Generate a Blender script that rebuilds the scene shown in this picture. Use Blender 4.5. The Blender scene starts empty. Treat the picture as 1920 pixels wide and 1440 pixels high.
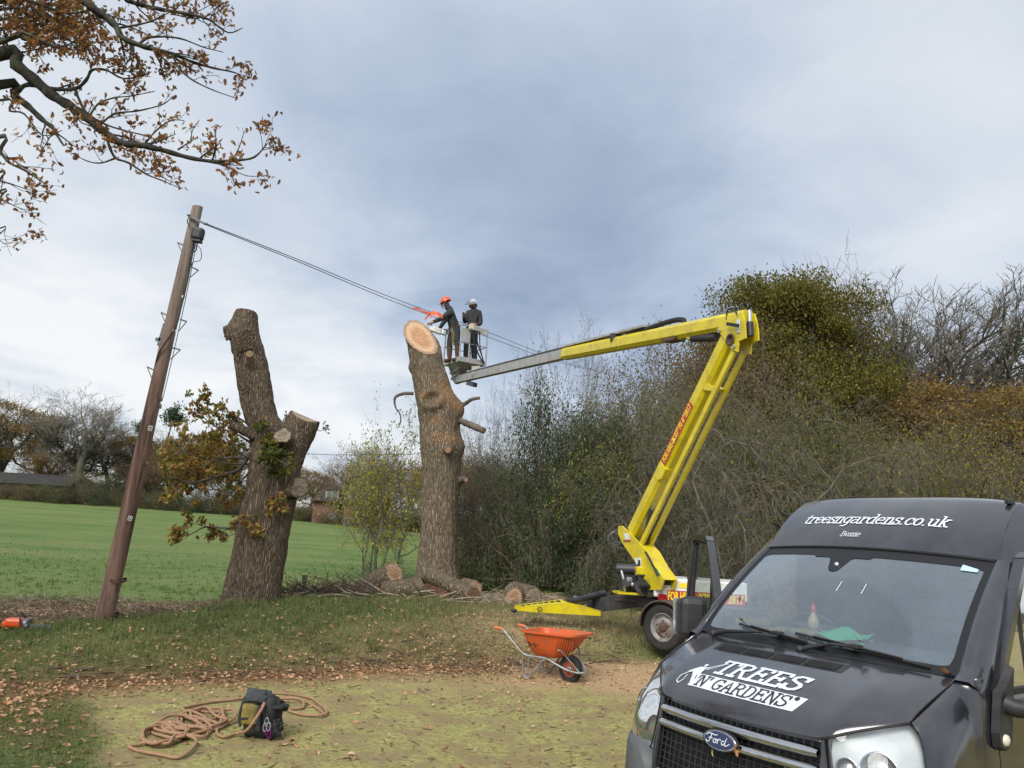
import bpy, bmesh, math, random
import numpy as np
from mathutils import Vector, Matrix, Quaternion

SC = bpy.context.scene
COL = SC.collection
# ------------------------------------------------------------------ camera
FPX, ROLL, PITCH, EYE = 1443.0, 3.2, 10.7, 1.95
_r, _p = math.radians(ROLL), math.radians(PITCH)
CF = np.array([0, math.cos(_p), math.sin(_p)])
_up = np.array([0, -math.sin(_p), math.cos(_p)]); _rt = np.array([1.0, 0, 0])
CR = math.cos(_r) * _rt + math.sin(_r) * _up
CU = -math.sin(_r) * _rt + math.cos(_r) * _up
cd = bpy.data.cameras.new('camera'); cam = bpy.data.objects.new('camera', cd); COL.objects.link(cam)
cd.sensor_width = 36.0; cd.lens = FPX / 1920 * 36.0; cd.clip_start = 0.05; cd.clip_end = 3000
cam.matrix_world = Matrix(((CR[0], CU[0], -CF[0], 0), (CR[1], CU[1], -CF[1], 0), (CR[2], CU[2], -CF[2], EYE), (0, 0, 0, 1)))
SC.camera = cam

def at(px, py, Y):
    """world point on the sight line through photo pixel (px, py) at distance Y in front"""
    d = CF + CR * (px - 960) / FPX + CU * (720 - py) / FPX
    return np.array([0, 0, EYE]) + d * (Y / d[1])
def on_z(px, py, z):
    d = CF + CR * (px - 960) / FPX + CU * (720 - py) / FPX
    return np.array([0, 0, EYE]) + d * ((z - EYE) / d[2])

# ------------------------------------------------------------------ sky, sun, exposure
SUN_EL, SUN_AZ = 42.0, 200.0        # high veiled sun behind the camera, a little to the left
w = bpy.data.worlds.new('World'); SC.world = w; w.use_nodes = True
nt = w.node_tree; nt.nodes.clear()
def N(tree, typ, **kw):
    n = tree.nodes.new(typ)
    for k, v in kw.items():
        if k in n.inputs.keys() if isinstance(k, str) else False: n.inputs[k].default_value = v
        else: setattr(n, k, v)
    return n
out = N(nt, 'ShaderNodeOutputWorld'); bg = N(nt, 'ShaderNodeBackground')
sky = N(nt, 'ShaderNodeTexSky', sky_type='NISHITA', sun_disc=False, sun_elevation=math.radians(SUN_EL), sun_rotation=math.radians(SUN_AZ))
tc = N(nt, 'ShaderNodeTexCoord')
sep = N(nt, 'ShaderNodeSeparateXYZ'); nt.links.new(tc.outputs['Generated'], sep.inputs[0])
def math_n(tree, op, a, b=None, c=None, clamp=False):
    n = tree.nodes.new('ShaderNodeMath'); n.operation = op; n.use_clamp = clamp
    for i, v in enumerate((a, b, c)):
        if v is None: continue
        if hasattr(v, 'links') or hasattr(v, 'is_linked'): tree.links.new(v, n.inputs[i])
        else: n.inputs[i].default_value = v
    return n.outputs[0]
def noise_n(tree, vec, scale, detail=6, rough=.55, dist=0.0, stretch=(1, 1, 1), loc=(0, 0, 0)):
    m = tree.nodes.new('ShaderNodeMapping'); m.inputs['Scale'].default_value = stretch; m.inputs['Location'].default_value = loc
    tree.links.new(vec, m.inputs[0])
    n = tree.nodes.new('ShaderNodeTexNoise'); n.inputs['Scale'].default_value = scale; n.inputs['Detail'].default_value = detail
    n.inputs['Roughness'].default_value = rough; n.inputs['Distortion'].default_value = dist
    tree.links.new(m.outputs[0], n.inputs['Vector']); return n.outputs['Fac']
def ramp_n(tree, fac, stops, interp='LINEAR'):
    n = tree.nodes.new('ShaderNodeValToRGB'); n.color_ramp.interpolation = interp
    e = n.color_ramp.elements
    while len(e) < len(stops): e.new(.5)
    for el, (p, c) in zip(e, stops):
        el.position = p; el.color = (c[0], c[1], c[2], 1) if hasattr(c, '__len__') else (c, c, c, 1)
    if fac is not None: tree.links.new(fac, n.inputs[0])
    return n.outputs['Color']
def mix_n(tree, fac, a, b, blend='MIX'):
    n = tree.nodes.new('ShaderNodeMix'); n.data_type = 'RGBA'; n.blend_type = blend
    for sock, v in ((n.inputs[0], fac), (n.inputs[6], a), (n.inputs[7], b)):
        if hasattr(v, 'links'): tree.links.new(v, sock)
        elif hasattr(v, '__len__'): sock.default_value = (v[0], v[1], v[2], 1)
        else: sock.default_value = v
    return n.outputs[2]
# cloud deck: the direction is flattened towards the horizon so that clouds foreshorten
den = math_n(nt, 'ADD', math_n(nt, 'ABSOLUTE', sep.outputs[2]), .22)
cx = math_n(nt, 'DIVIDE', sep.outputs[0], den); cy = math_n(nt, 'DIVIDE', sep.outputs[1], den)
cmb = N(nt, 'ShaderNodeCombineXYZ'); nt.links.new(cx, cmb.inputs[0]); nt.links.new(cy, cmb.inputs[1]); nt.links.new(sep.outputs[2], cmb.inputs[2])
n_big = noise_n(nt, cmb.outputs[0], 1.05, 3, .5, .3, (1, 1, 1), (3.1, .6, 0))
n_mid = noise_n(nt, cmb.outputs[0], 2.6, 8, .55, .4, (1, 1, 1), (1.7, 5.0, 0))
n_low = noise_n(nt, tc.outputs['Generated'], 5.0, 7, .55, .6, (1, 1, 2.6), (.4, 2.2, .3))
def blob(px, py, sharp):
    d = CF + CR * (px - 960) / FPX + CU * (720 - py) / FPX; d = d / np.linalg.norm(d)
    v = N(nt, 'ShaderNodeVectorMath', operation='DOT_PRODUCT'); nt.links.new(tc.outputs['Generated'], v.inputs[0]); v.inputs[1].default_value = d
    return math_n(nt, 'EXPONENT', math_n(nt, 'MULTIPLY', math_n(nt, 'SUBTRACT', v.outputs['Value'], 1.0), sharp))
val = math_n(nt, 'MULTIPLY_ADD', n_big, .44, .14)
val = math_n(nt, 'MULTIPLY_ADD', n_mid, .46, val)
low = math_n(nt, 'SUBTRACT', 1.0, math_n(nt, 'MULTIPLY', math_n(nt, 'ABSOLUTE', sep.outputs[2]), 2.6), clamp=True)
val = math_n(nt, 'ADD', val, math_n(nt, 'MULTIPLY', math_n(nt, 'MULTIPLY_ADD', n_low, 2.1, -.96), low))
for px, py, sh, amp in ((1010, 440, 20, -.31), (1150, 620, 60, -.08), (650, 330, 30, -.10), (40, 620, 26, .19), (690, 690, 60, .20), (560, 790, 130, .10),
                        (1250, 0, 16, .03), (600, 60, 16, .10), (1850, 330, 26, .08), (200, 300, 30, .02)):
    val = math_n(nt, 'MULTIPLY_ADD', blob(px, py, sh), amp, val)
ccol = ramp_n(nt, val, [(.10, (.24, .31, .42)), (.32, (.36, .44, .57)), (.50, (.52, .59, .705)), (.68, (.69, .735, .79)), (.92, (.86, .875, .89))])
nsky = mix_n(nt, 1.0, sky.outputs[0], (.1, .1, .1), 'MULTIPLY')
fin = mix_n(nt, .9, nsky, ccol)
below = math_n(nt, 'MULTIPLY_ADD', sep.outputs[2], 12.0, 1.0, clamp=True)
fin = mix_n(nt, below, (.10, .12, .08), fin)
nt.links.new(fin, bg.inputs[0]); bg.inputs[1].default_value = 1.0; nt.links.new(bg.outputs[0], out.inputs[0])

sl = bpy.data.lights.new('sun', 'SUN'); sl.energy = 3.4; sl.angle = math.radians(34); sl.color = (1, .965, .91)
sun = bpy.data.objects.new('sun', sl); COL.objects.link(sun)
_az = math.radians(SUN_AZ); _el = math.radians(SUN_EL)
_sd = Vector((math.sin(_az) * math.cos(_el), math.cos(_az) * math.cos(_el), math.sin(_el)))
sun.rotation_euler = _sd.to_track_quat('Z', 'Y').to_euler(); sun.location = (0, -5, 30)
SC.view_settings.view_transform = 'Standard'; SC.view_settings.look = 'None'
SC.view_settings.exposure = 0.18; SC.view_settings.gamma = 1.0; SC.view_settings.use_curve_mapping = False
SC.render.engine = 'CYCLES'
SC.cycles.max_bounces = 6; SC.cycles.diffuse_bounces = 3; SC.cycles.glossy_bounces = 3; SC.cycles.transparent_max_bounces = 8

# ------------------------------------------------------------------ materials
MATS = {}
def srgb(r, g, b): return tuple(((c / 255) / 12.92 if c / 255 <= .04045 else ((c / 255 + .055) / 1.055) ** 2.4) for c in (r, g, b))
def mat(name, c1, c2=None, scale=6.0, stretch=(1, 1, 1), lo=.35, hi=.65, rough=.6, metal=0.0, bump=0.0, bscale=None, c3=None, s3=2.0, coat=0.0, spec=.5, detail=6, rough2=None):
    m = bpy.data.materials.new(name); MATS[name] = m; m.use_nodes = True
    t = m.node_tree; b = t.nodes['Principled BSDF']
    b.inputs['Roughness'].default_value = rough; b.inputs['Metallic'].default_value = metal
    b.inputs['Specular IOR Level'].default_value = spec; b.inputs['Coat Weight'].default_value = coat; b.inputs['Coat Roughness'].default_value = .08
    b.inputs['Base Color'].default_value = (*c1, 1)
    tcn = t.nodes.new('ShaderNodeTexCoord'); vec = tcn.outputs['Object']
    if c2 is not None:
        f = noise_n(t, vec, scale, detail, .6, .2, stretch)
        col = ramp_n(t, f, [(lo, c1), (hi, c2)])
        if c3 is not None:
            f3 = noise_n(t, vec, s3, 5, .65, .4, stretch, (5, 3, 1)); col = mix_n(t, ramp_n(t, f3, [(.5, 0.0), (.64, 1.0)]), col, c3)
        t.links.new(col, b.inputs['Base Color'])
        if rough2 is not None:
            t.links.new(ramp_n(t, f, [(lo, rough), (hi, rough2)]), b.inputs['Roughness'])
    if bump:
        f = noise_n(t, vec, bscale or scale * 3, 8, .62, .1, stretch)
        bn = t.nodes.new('ShaderNodeBump'); bn.inputs['Strength'].default_value = 1.0; bn.inputs['Distance'].default_value = bump
        t.links.new(f, bn.inputs['Height']); t.links.new(bn.outputs[0], b.inputs['Normal'])
    return m
def leaf_mat(name, cols, trans=.35, rough=.6):
    """thin leaves: each leaf takes one of the colours, a part of the light passes through"""
    m = bpy.data.materials.new(name); MATS[name] = m; m.use_nodes = True
    t = m.node_tree; t.nodes.clear(); o = t.nodes.new('ShaderNodeOutputMaterial')
    g = t.nodes.new('ShaderNodeNewGeometry')
    n = len(cols); col = ramp_n(t, g.outputs['Random Per Island'], [(i / max(1, n - 1), c) for i, c in enumerate(cols)])
    tcn = t.nodes.new('ShaderNodeTexCoord'); f = noise_n(t, tcn.outputs['Object'], .8, 3)
    col = mix_n(t, .75, col, ramp_n(t, f, [(.3, .62), (.7, 1.3)]), 'MULTIPLY')
    d = t.nodes.new('ShaderNodeBsdfPrincipled'); d.inputs['Roughness'].default_value = rough; d.inputs['Specular IOR Level'].default_value = .35
    tr = t.nodes.new('ShaderNodeBsdfTranslucent'); mx = t.nodes.new('ShaderNodeMixShader'); mx.inputs[0].default_value = trans
    t.links.new(col, d.inputs['Base Color']); t.links.new(col, tr.inputs[0])
    t.links.new(d.outputs[0], mx.inputs[1]); t.links.new(tr.outputs[0], mx.inputs[2]); t.links.new(mx.outputs[0], o.inputs[0])
    return m

# ------------------------------------------------------------------ object helpers
def tag(o, label=None, cat=None, group=None, kind=None):
    if label: o['label'] = label
    if cat: o['category'] = cat
    if group: o['group'] = group
    if kind: o['kind'] = kind
    return o
def thing(name, label, cat, loc=(0, 0, 0), rz=0.0, group=None, rot=None):
    o = bpy.data.objects.new(name, None); COL.objects.link(o); o.location = loc
    o.rotation_euler = rot if rot is not None else (0, 0, rz); o.empty_display_size = .2
    return tag(o, label, cat, group)
def np_mesh(name, V, quads=None, tris=None, mats=(), smooth=False, mi=None):
    me = bpy.data.meshes.new(name); V = np.asarray(V, dtype=np.float32).reshape(-1, 3)
    loops = []; starts = []; tot = 0
    for F, k in ((quads, 4), (tris, 3)):
        if F is None or len(F) == 0: continue
        F = np.asarray(F, dtype=np.int32).reshape(-1, k); loops.append(F.ravel()); starts.append(tot + np.arange(len(F)) * k); tot += F.size
    L = np.concatenate(loops); S = np.concatenate(starts)
    me.vertices.add(len(V)); me.vertices.foreach_set('co', V.ravel())
    me.loops.add(len(L)); me.loops.foreach_set('vertex_index', L)
    me.polygons.add(len(S)); me.polygons.foreach_set('loop_start', S.astype(np.int32))
    if mi is not None: me.polygons.foreach_set('material_index', np.asarray(mi, dtype=np.int32))
    me.update(calc_edges=True)
    for m in mats: me.materials.append(MATS[m] if isinstance(m, str) else m)
    me.polygons.foreach_set('use_smooth', np.full(len(S), smooth, dtype=bool))
    return me
def link(name, me, parent=None, loc=None, rot=None):
    o = bpy.data.objects.new(name, me); COL.objects.link(o)
    if parent is not None: o.parent = parent
    if loc is not None: o.location = loc
    if rot is not None: o.rotation_euler = rot
    return o
def copy_tree(o, parent=None):
    c = o.copy(); COL.objects.link(c)
    if parent is not None: c.parent = parent
    for ch in list(o.children): copy_tree(ch, c)
    return c

class MB:
    """collects shapes of ONE object"""
    def __init__(s): s.V = []; s.F = []; s.M = []; s.S = []
    def add(s, V, F, m=0, smooth=False):
        o = len(s.V); s.V += [tuple(map(float, v)) for v in V]
        for f in F: s.F.append(tuple(o + i for i in f)); s.M.append(m); s.S.append(smooth)
        return s
    def box(s, c, size, rot=None, m=0, bev=0.0):
        hx, hy, hz = (a / 2 for a in size); R = Matrix.Identity(3) if rot is None else (rot if isinstance(rot, Matrix) else Matrix.Rotation(rot, 3, 'Z'))
        c = Vector(c)
        if bev <= 0:
            P = [c + R @ Vector((x * hx, y * hy, z * hz)) for x in (-1, 1) for y in (-1, 1) for z in (-1, 1)]
            return s.add(P, [(0, 1, 3, 2), (4, 6, 7, 5), (0, 4, 5, 1), (2, 3, 7, 6), (0, 2, 6, 4), (1, 5, 7, 3)], m)
        b = min(bev, hx * .9, hy * .9, hz * .9)
        bm = bmesh.new(); bmesh.ops.create_cube(bm, size=2.0)
        for v in bm.verts: v.co = Vector((v.co.x * hx, v.co.y * hy, v.co.z * hz))
        bmesh.ops.bevel(bm, geom=bm.edges[:], offset=b, segments=2, profile=.5, affect='EDGES')
        for i, v in enumerate(bm.verts): v.index = i
        s.add([c + R @ v.co for v in bm.verts], [[v.index for v in f.verts] for f in bm.faces], m, False); bm.free(); return s
    def tube(s, path, r, n=8, m=0, cap=True, smooth=True, flat=None):
        P = [Vector(p) for p in path]; k = len(P); rr = r if hasattr(r, '__len__') else [r] * k
        T = [(P[min(i + 1, k - 1)] - P[max(i - 1, 0)]).normalized() for i in range(k)]
        a = T[0].orthogonal().normalized() if flat is None else (Vector(flat) - T[0] * T[0].dot(Vector(flat))).normalized()
        V = []
        for i in range(k):
            a = (a - T[i] * a.dot(T[i])).normalized(); b = T[i].cross(a)
            for j in range(n):
                t = 2 * math.pi * j / n; V.append(P[i] + (a * math.cos(t) + b * math.sin(t)) * rr[i])
        F = [(i * n + j, i * n + (j + 1) % n, (i + 1) * n + (j + 1) % n, (i + 1) * n + j) for i in range(k - 1) for j in range(n)]
        s.add(V, F, m, smooth)
        if cap: s.add(V[:n], [tuple(range(n))[::-1]], m); s.add(V[-n:], [tuple(range(n))], m)
        return s
    def beam(s, a, b, wid, hei, up=(0, 0, 1), m=0, w2=None, h2=None):
        """rectangular bar from a to b"""
        a = Vector(a); b = Vector(b); t = (b - a).normalized(); u = Vector(up); sd = t.cross(u).normalized(); u = sd.cross(t).normalized()
        w2 = wid if w2 is None else w2; h2 = hei if h2 is None else h2; V = []
        for p, ww, hh in ((a, wid, hei), (b, w2, h2)):
            for i, j in ((-1, -1), (1, -1), (1, 1), (-1, 1)): V.append(p + sd * (i * ww / 2) + u * (j * hh / 2))
        return s.add(V, [(3, 2, 1, 0), (4, 5, 6, 7), (0, 1, 5, 4), (1, 2, 6, 5), (2, 3, 7, 6), (3, 0, 4, 7)], m)
    def lathe(s, prof, n=24, c=(0, 0, 0), axis='Z', m=0, smooth=True, R=None):
        V = []
        for r, z in prof:
            for j in range(n):
                t = 2 * math.pi * j / n
                v = Vector((r * math.cos(t), r * math.sin(t), z))
                if axis == 'Y': v = Vector((v.x, v.z, v.y))
                if axis == 'X': v = Vector((v.z, v.x, v.y))
                if R is not None: v = R @ v
                V.append(v + Vector(c))
        k = len(prof)
        return s.add(V, [(i * n + j, i * n + (j + 1) % n, (i + 1) * n + (j + 1) % n, (i + 1) * n + j) for i in range(k - 1) for j in range(n)], m, smooth)
    def prism(s, poly, ax, ay, az, depth, c=(0, 0, 0), m=0):
        """polygon in the (ax, ay) plane, thickened by depth along az, centred"""
        ax, ay, az, c = Vector(ax), Vector(ay), Vector(az), Vector(c); k = len(poly)
        V = [c + ax * x + ay * y - az * depth / 2 for x, y in poly] + [c + ax * x + ay * y + az * depth / 2 for x, y in poly]
        F = [tuple(range(k))[::-1], tuple(range(k, 2 * k))] + [(i, (i + 1) % k, k + (i + 1) % k, k + i) for i in range(k)]
        return s.add(V, F, m)
    def grid(s, G, m=0, smooth=True, flip=False):
        nu, nv = len(G), len(G[0]); V = [p for row in G for p in row]
        F = [((i * nv + j), (i + 1) * nv + j, (i + 1) * nv + j + 1, i * nv + j + 1) for i in range(nu - 1) for j in range(nv - 1)]
        if flip: F = [f[::-1] for f in F]
        return s.add(V, F, m, smooth)
    def ball(s, c, r, m=0, n=12, sc=(1, 1, 1), R=None):
        V = []; F = []
        for i in range(n // 2 + 1):
            ph = math.pi * i / (n // 2)
            for j in range(n):
                t = 2 * math.pi * j / n; v = Vector((math.sin(ph) * math.cos(t) * sc[0], math.sin(ph) * math.sin(t) * sc[1], math.cos(ph) * sc[2])) * r
                V.append((R @ v if R is not None else v) + Vector(c))
        for i in range(n // 2):
            for j in range(n): F.append((i * n + j, (i + 1) * n + j, (i + 1) * n + (j + 1) % n, i * n + (j + 1) % n))
        return s.add(V, F, m, True)
    def build(s, name, mats, parent=None, loc=None, rot=None, weld=False):
        me = bpy.data.meshes.new(name); me.from_pydata(s.V, [], s.F)
        if isinstance(mats, str): mats = (mats,)
        for m in mats: me.materials.append(MATS[m])
        me.polygons.foreach_set('material_index', s.M); me.polygons.foreach_set('use_smooth', s.S)
        if weld:
            bm = bmesh.new(); bm.from_mesh(me); bmesh.ops.remove_doubles(bm, verts=bm.verts, dist=1e-4); bmesh.ops.recalc_face_normals(bm, faces=bm.faces); bm.to_mesh(me); bm.free()
        me.update(); return link(name, me, parent, loc, rot)

def catmull(P, k=6):
    P = [Vector(p) for p in P]; out = []
    for i in range(len(P) - 1):
        a, b, c, d = P[max(i - 1, 0)], P[i], P[i + 1], P[min(i + 2, len(P) - 1)]
        for j in range(k):
            t = j / k; out.append(.5 * ((2 * b) + (c - a) * t + (2 * a - 5 * b + 4 * c - d) * t * t + (3 * b - 3 * c + d - a) * t ** 3))
    out.append(P[-1]); return out
def lerp(a, b, t): return a + (b - a) * t
def sstep(a, b, x):
    t = np.clip((x - a) / (b - a), 0, 1); return t * t * (3 - 2 * t)
def vnoise(P, scale, seed=0, octaves=3, gain=.5):
    """vectorised value noise in about -1..1"""
    P = np.asarray(P, dtype=np.float64) * np.asarray(scale); tot = np.zeros(len(P)); amp = 1; s = 0
    for o in range(octaves):
        I = np.floor(P).astype(np.int64); f = P - I; f = f * f * (3 - 2 * f); v = np.zeros(len(P))
        for dx in (0, 1):
            for dy in (0, 1):
                for dz in (0, 1):
                    h = (I[:, 0] + dx) * 374761393 + (I[:, 1] + dy) * 668265263 + (I[:, 2] + dz) * 2147483647 + (seed + o) * 1274126177
                    h = (h ^ (h >> 13)) * 1274126177; h = (h ^ (h >> 16)) & 0xffff
                    wgt = (f[:, 0] if dx else 1 - f[:, 0]) * (f[:, 1] if dy else 1 - f[:, 1]) * (f[:, 2] if dz else 1 - f[:, 2])
                    v += wgt * (h / 32767.5 - 1)
        tot += amp * v; s += amp; amp *= gain; P = P * 2.03
    return tot / s
# ================================================================== GROUND
EX = np.array([-60, -12, -7.5, -4.6, -1.7, .5, 2.1, 4, 8, 60.]); EYv = np.array([2, 6.0, 7.8, 9.2, 11.05, 11.85, 12.0, 12.2, 13, 20.])
def bank_s(x, y): return (y - np.interp(x, EX, EYv)) * .86
def gnd(x, y):
    """height of the ground"""
    x = np.asarray(x, float); y = np.asarray(y, float); s = bank_s(x, y)
    h = np.interp(x, [-12, -9, -6, -4.6, -2, 0, 2, 8, 60], [.03, .08, .20, .42, .50, .46, .30, .28, .25])
    wd = np.interp(x, [-3, 1.8], [2.4, .9])
    z = h * sstep(0, 1, s / wd)
    z = z * (1 - sstep(4.9, 7.6, s) * sstep(1.5, -1.5, x))
    z = z + .10 * sstep(9.3, 12, y) * sstep(-.5, 1.5, x)
    sl = .0185 + .0125 * np.clip((-x - 11) / 52, 0, 1.3)
    yy = np.maximum(y - 18, 0); yy = np.where(yy > 88, 88 + (yy - 88) * .25, yy)
    z = z + yy * sl * sstep(0, 8, y - 18)
    P = np.stack([x.ravel(), y.ravel(), np.zeros(x.size)], 1)
    b = sstep(-.2, 1.2, s)
    z = z + (vnoise(P, .55, 3, 3) * (.02 + .055 * b * sstep(40, 18, y).clip(0, 1)).ravel() + vnoise(P, 2.2, 9, 2) * (.003 + .03 * b * sstep(30, 16, y)).ravel()).reshape(x.shape) * sstep(-1.2, .5, s).clip(.15, 1)
    return z
def gz1(x, y): return float(gnd(np.array([x]), np.array([y]))[0])

def axis_lines(lo, hi, step, far_lo, far_hi, g=1.13):
    m = list(np.arange(lo, hi + 1e-6, step)); a = []; d = step; p = lo
    while p > far_lo: d *= g; p -= d; a.append(p)
    b = []; d = step; p = m[-1]
    while p < far_hi: d *= g; p += d; b.append(p)
    return np.array(a[::-1] + m + b)
gx = axis_lines(-10.5, 8.0, .1, -420, 420); gy = axis_lines(4.5, 19.5, .1, -60, 900)
GX, GY = np.meshgrid(gx, gy, indexing='ij'); GZ = gnd(GX, GY)
gP = np.stack([GX.ravel(), GY.ravel(), GZ.ravel()], 1); S_ = bank_s(GX, GY).ravel(); X_ = gP[:, 0]; Y_ = gP[:, 1]
P2 = gP.copy(); P2[:, 2] = 0
wob = vnoise(P2, .9, 21, 4); wob2 = vnoise(P2, 3.0, 22, 3); wob3 = vnoise(P2, .35, 23, 3)
lx = -4.5 + (8.9 - Y_) * .62          # left border of the mossy drive
m_moss = sstep(-.15, .25, X_ - lx + wob * .35) * sstep(.05, -.25, S_ + wob * .3)
m_field = sstep(16.2, 18.2, Y_ + wob * .8 + (X_ < -4) * (1.2 + (-X_ - 4) * .12)) * sstep(6, 2, X_ + wob)
m_saw = (sstep(1.9, .5, np.hypot((X_ - 1.9) / 1.5, (Y_ - 10.9) * 1.25) + wob * .8) * .95 * sstep(.9, .1, S_) + sstep(1.6, .2, np.hypot(X_ - .4, (Y_ - 13.0) / 1.6) + wob * 1.0) * .5 + sstep(1.8, .3, np.hypot((X_ + .2) / 2.2, (Y_ - 11.2)) + wob) * .35
         + sstep(3.2, .8, np.hypot(X_ + .6, (Y_ - 19) / 1.2) + wob * .6) * .7).clip(0, 1)
litter = (np.exp(-((S_ + .15) / .55) ** 2) * sstep(2.4, -1.0, X_) * .95 + np.exp(-((X_ - lx + .7 + .25 * wob) / .55) ** 2) * sstep(.3, -.3, S_) * sstep(6.0, 8.2, Y_) * .8
          + np.exp(-((S_ - .9) / .8) ** 2) * .3 * sstep(1, -2, X_))
litter = (litter * (.75 + .5 * wob + .3 * wob2)).clip(0, 1)
ditch = sstep(2.9, 3.8, S_ + wob * .4) * sstep(-4.2, -5.4, X_ + wob * .3) * sstep(17.0 , 15.4, Y_ + (X_ + 9) * .2 + wob * .5)
ditch = np.maximum(ditch, sstep(4.6, 5.2, S_ + wob * .4) * sstep(19.5, 18.0, Y_ + wob * .6) * sstep(-5.2, -4.4, X_)) .clip(0, 1)
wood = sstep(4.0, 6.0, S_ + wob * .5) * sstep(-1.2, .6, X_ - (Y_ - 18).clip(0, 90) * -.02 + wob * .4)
straw = sstep(-3.0, .5, X_ + wob * 1.6) * sstep(.2, .9, S_)
def attr(me, name, arr):
    a = me.attributes.new(name, 'FLOAT', 'POINT'); a.data.foreach_set('value', np.asarray(arr, dtype=np.float32))
gm = bpy.data.materials.new('ground_cover'); MATS['ground_cover'] = gm; gm.use_nodes = True
t = gm.node_tree; b = t.nodes['Principled BSDF']; b.inputs['Roughness'].default_value = .9; b.inputs['Specular IOR Level'].default_value = .15
ge = t.nodes.new('ShaderNodeNewGeometry'); pos = ge.outputs['Position']
def A(name):
    n = t.nodes.new('ShaderNodeAttribute'); n.attribute_name = name; return n.outputs['Fac']
nA = noise_n(t, pos, 14, 8, .7); nB = noise_n(t, pos, 2.2, 6, .6, .3); nC = noise_n(t, pos, 45, 5, .7); nF = noise_n(t, pos, .5, 7, .62, .5, (1, 2.6, 1)); nG = noise_n(t, pos, .09, 5, .6, .3, (1, 3.2, 1))
grass = mix_n(t, ramp_n(t, nA, [(.38, 0), (.62, 1)]), (.05, .075, .022), (.14, .175, .055))
grass = mix_n(t, ramp_n(t, nB, [(.48, 0), (.7, .6)]), grass, (.13, .11, .05))
strawc = mix_n(t, ramp_n(t, nC, [(.35, 0), (.65, 1)]), (.15, .13, .055), (.34, .28, .15))
strawc = mix_n(t, ramp_n(t, nA, [(.45, 0), (.6, .65)]), strawc, (.05, .07, .02))
moss = mix_n(t, ramp_n(t, nA, [(.36, 0), (.6, 1)]), (.25, .22, .085), (.45, .42, .16))
moss = mix_n(t, ramp_n(t, nB, [(.40, 0), (.62, .9)]), moss, (.30, .225, .12))
moss = mix_n(t, ramp_n(t, nC, [(.57, 0), (.68, .85)]), moss, (.07, .05, .03))
sawc = mix_n(t, ramp_n(t, nC, [(.4, 0), (.62, 1)]), (.36, .24, .13), (.58, .40, .23))
litc = mix_n(t, ramp_n(t, nC, [(.38, 0), (.62, 1)]), (.10, .055, .028), (.30, .17, .085))
dit = mix_n(t, ramp_n(t, nC, [(.38, 0), (.64, 1)]), (.045, .032, .018), (.19, .13, .07))
fld = mix_n(t, ramp_n(t, nF, [(.36, 0), (.64, 1)]), (.075, .135, .032), (.135, .19, .058))
fld = mix_n(t, ramp_n(t, nG, [(.40, 0), (.62, .75)]), fld, (.17, .20, .07))
fld = mix_n(t, ramp_n(t, noise_n(t, pos, 3.4, 6, .7, 0, (1, 1.8, 1)), [(.58, 0), (.70, .6)]), fld, (.045, .075, .018))
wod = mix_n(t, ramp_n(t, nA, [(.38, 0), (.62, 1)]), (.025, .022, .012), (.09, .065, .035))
c = grass
for mk, cc in (('straw', strawc), ('field', fld), ('moss', moss), ('ditch', dit), ('wood', wod), ('saw', sawc), ('litter', litc)):
    c = mix_n(t, A(mk), c, cc)
t.links.new(c, b.inputs['Base Color'])
bn = t.nodes.new('ShaderNodeBump'); bn.inputs['Distance'].default_value = .05; bn.inputs['Strength'].default_value = .9
hh = math_n(t, 'MULTIPLY_ADD', nC, .35, nA); hh = math_n(t, 'MULTIPLY_ADD', nF, .8, hh)
t.links.new(hh, bn.inputs['Height']); t.links.new(bn.outputs[0], b.inputs['Normal'])
nvx, nvy = len(gx), len(gy)
I, J = np.meshgrid(np.arange(nvx - 1), np.arange(nvy - 1), indexing='ij')
Q = np.stack([I * nvy + J, (I + 1) * nvy + J, (I + 1) * nvy + J + 1, I * nvy + J + 1], -1).reshape(-1, 4)
qc = gP[Q].mean(1); qs = S_[Q].mean(1); qmoss = m_moss[Q].mean(1); qf = m_field[Q].mean(1)
reg = np.where(qf > .5, 2, np.where(qs > .0, 1, np.where(qmoss > .5, 3, 0)))
for k, nm in ((0, 'lawn'), (1, 'grass_bank'), (2, 'field'), (3, 'mossy_drive')):
    q = Q[reg == k]; used, inv = np.unique(q, return_inverse=True)
    me = np_mesh(nm, gP[used], inv.reshape(-1, 4), mats=('ground_cover',), smooth=True)
    for an, ar in (('moss', m_moss), ('field', m_field), ('saw', m_saw), ('litter', litter), ('ditch', ditch), ('wood', wood), ('straw', straw)): attr(me, an, ar[used])
    tag(link(nm, me), kind='structure')

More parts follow.
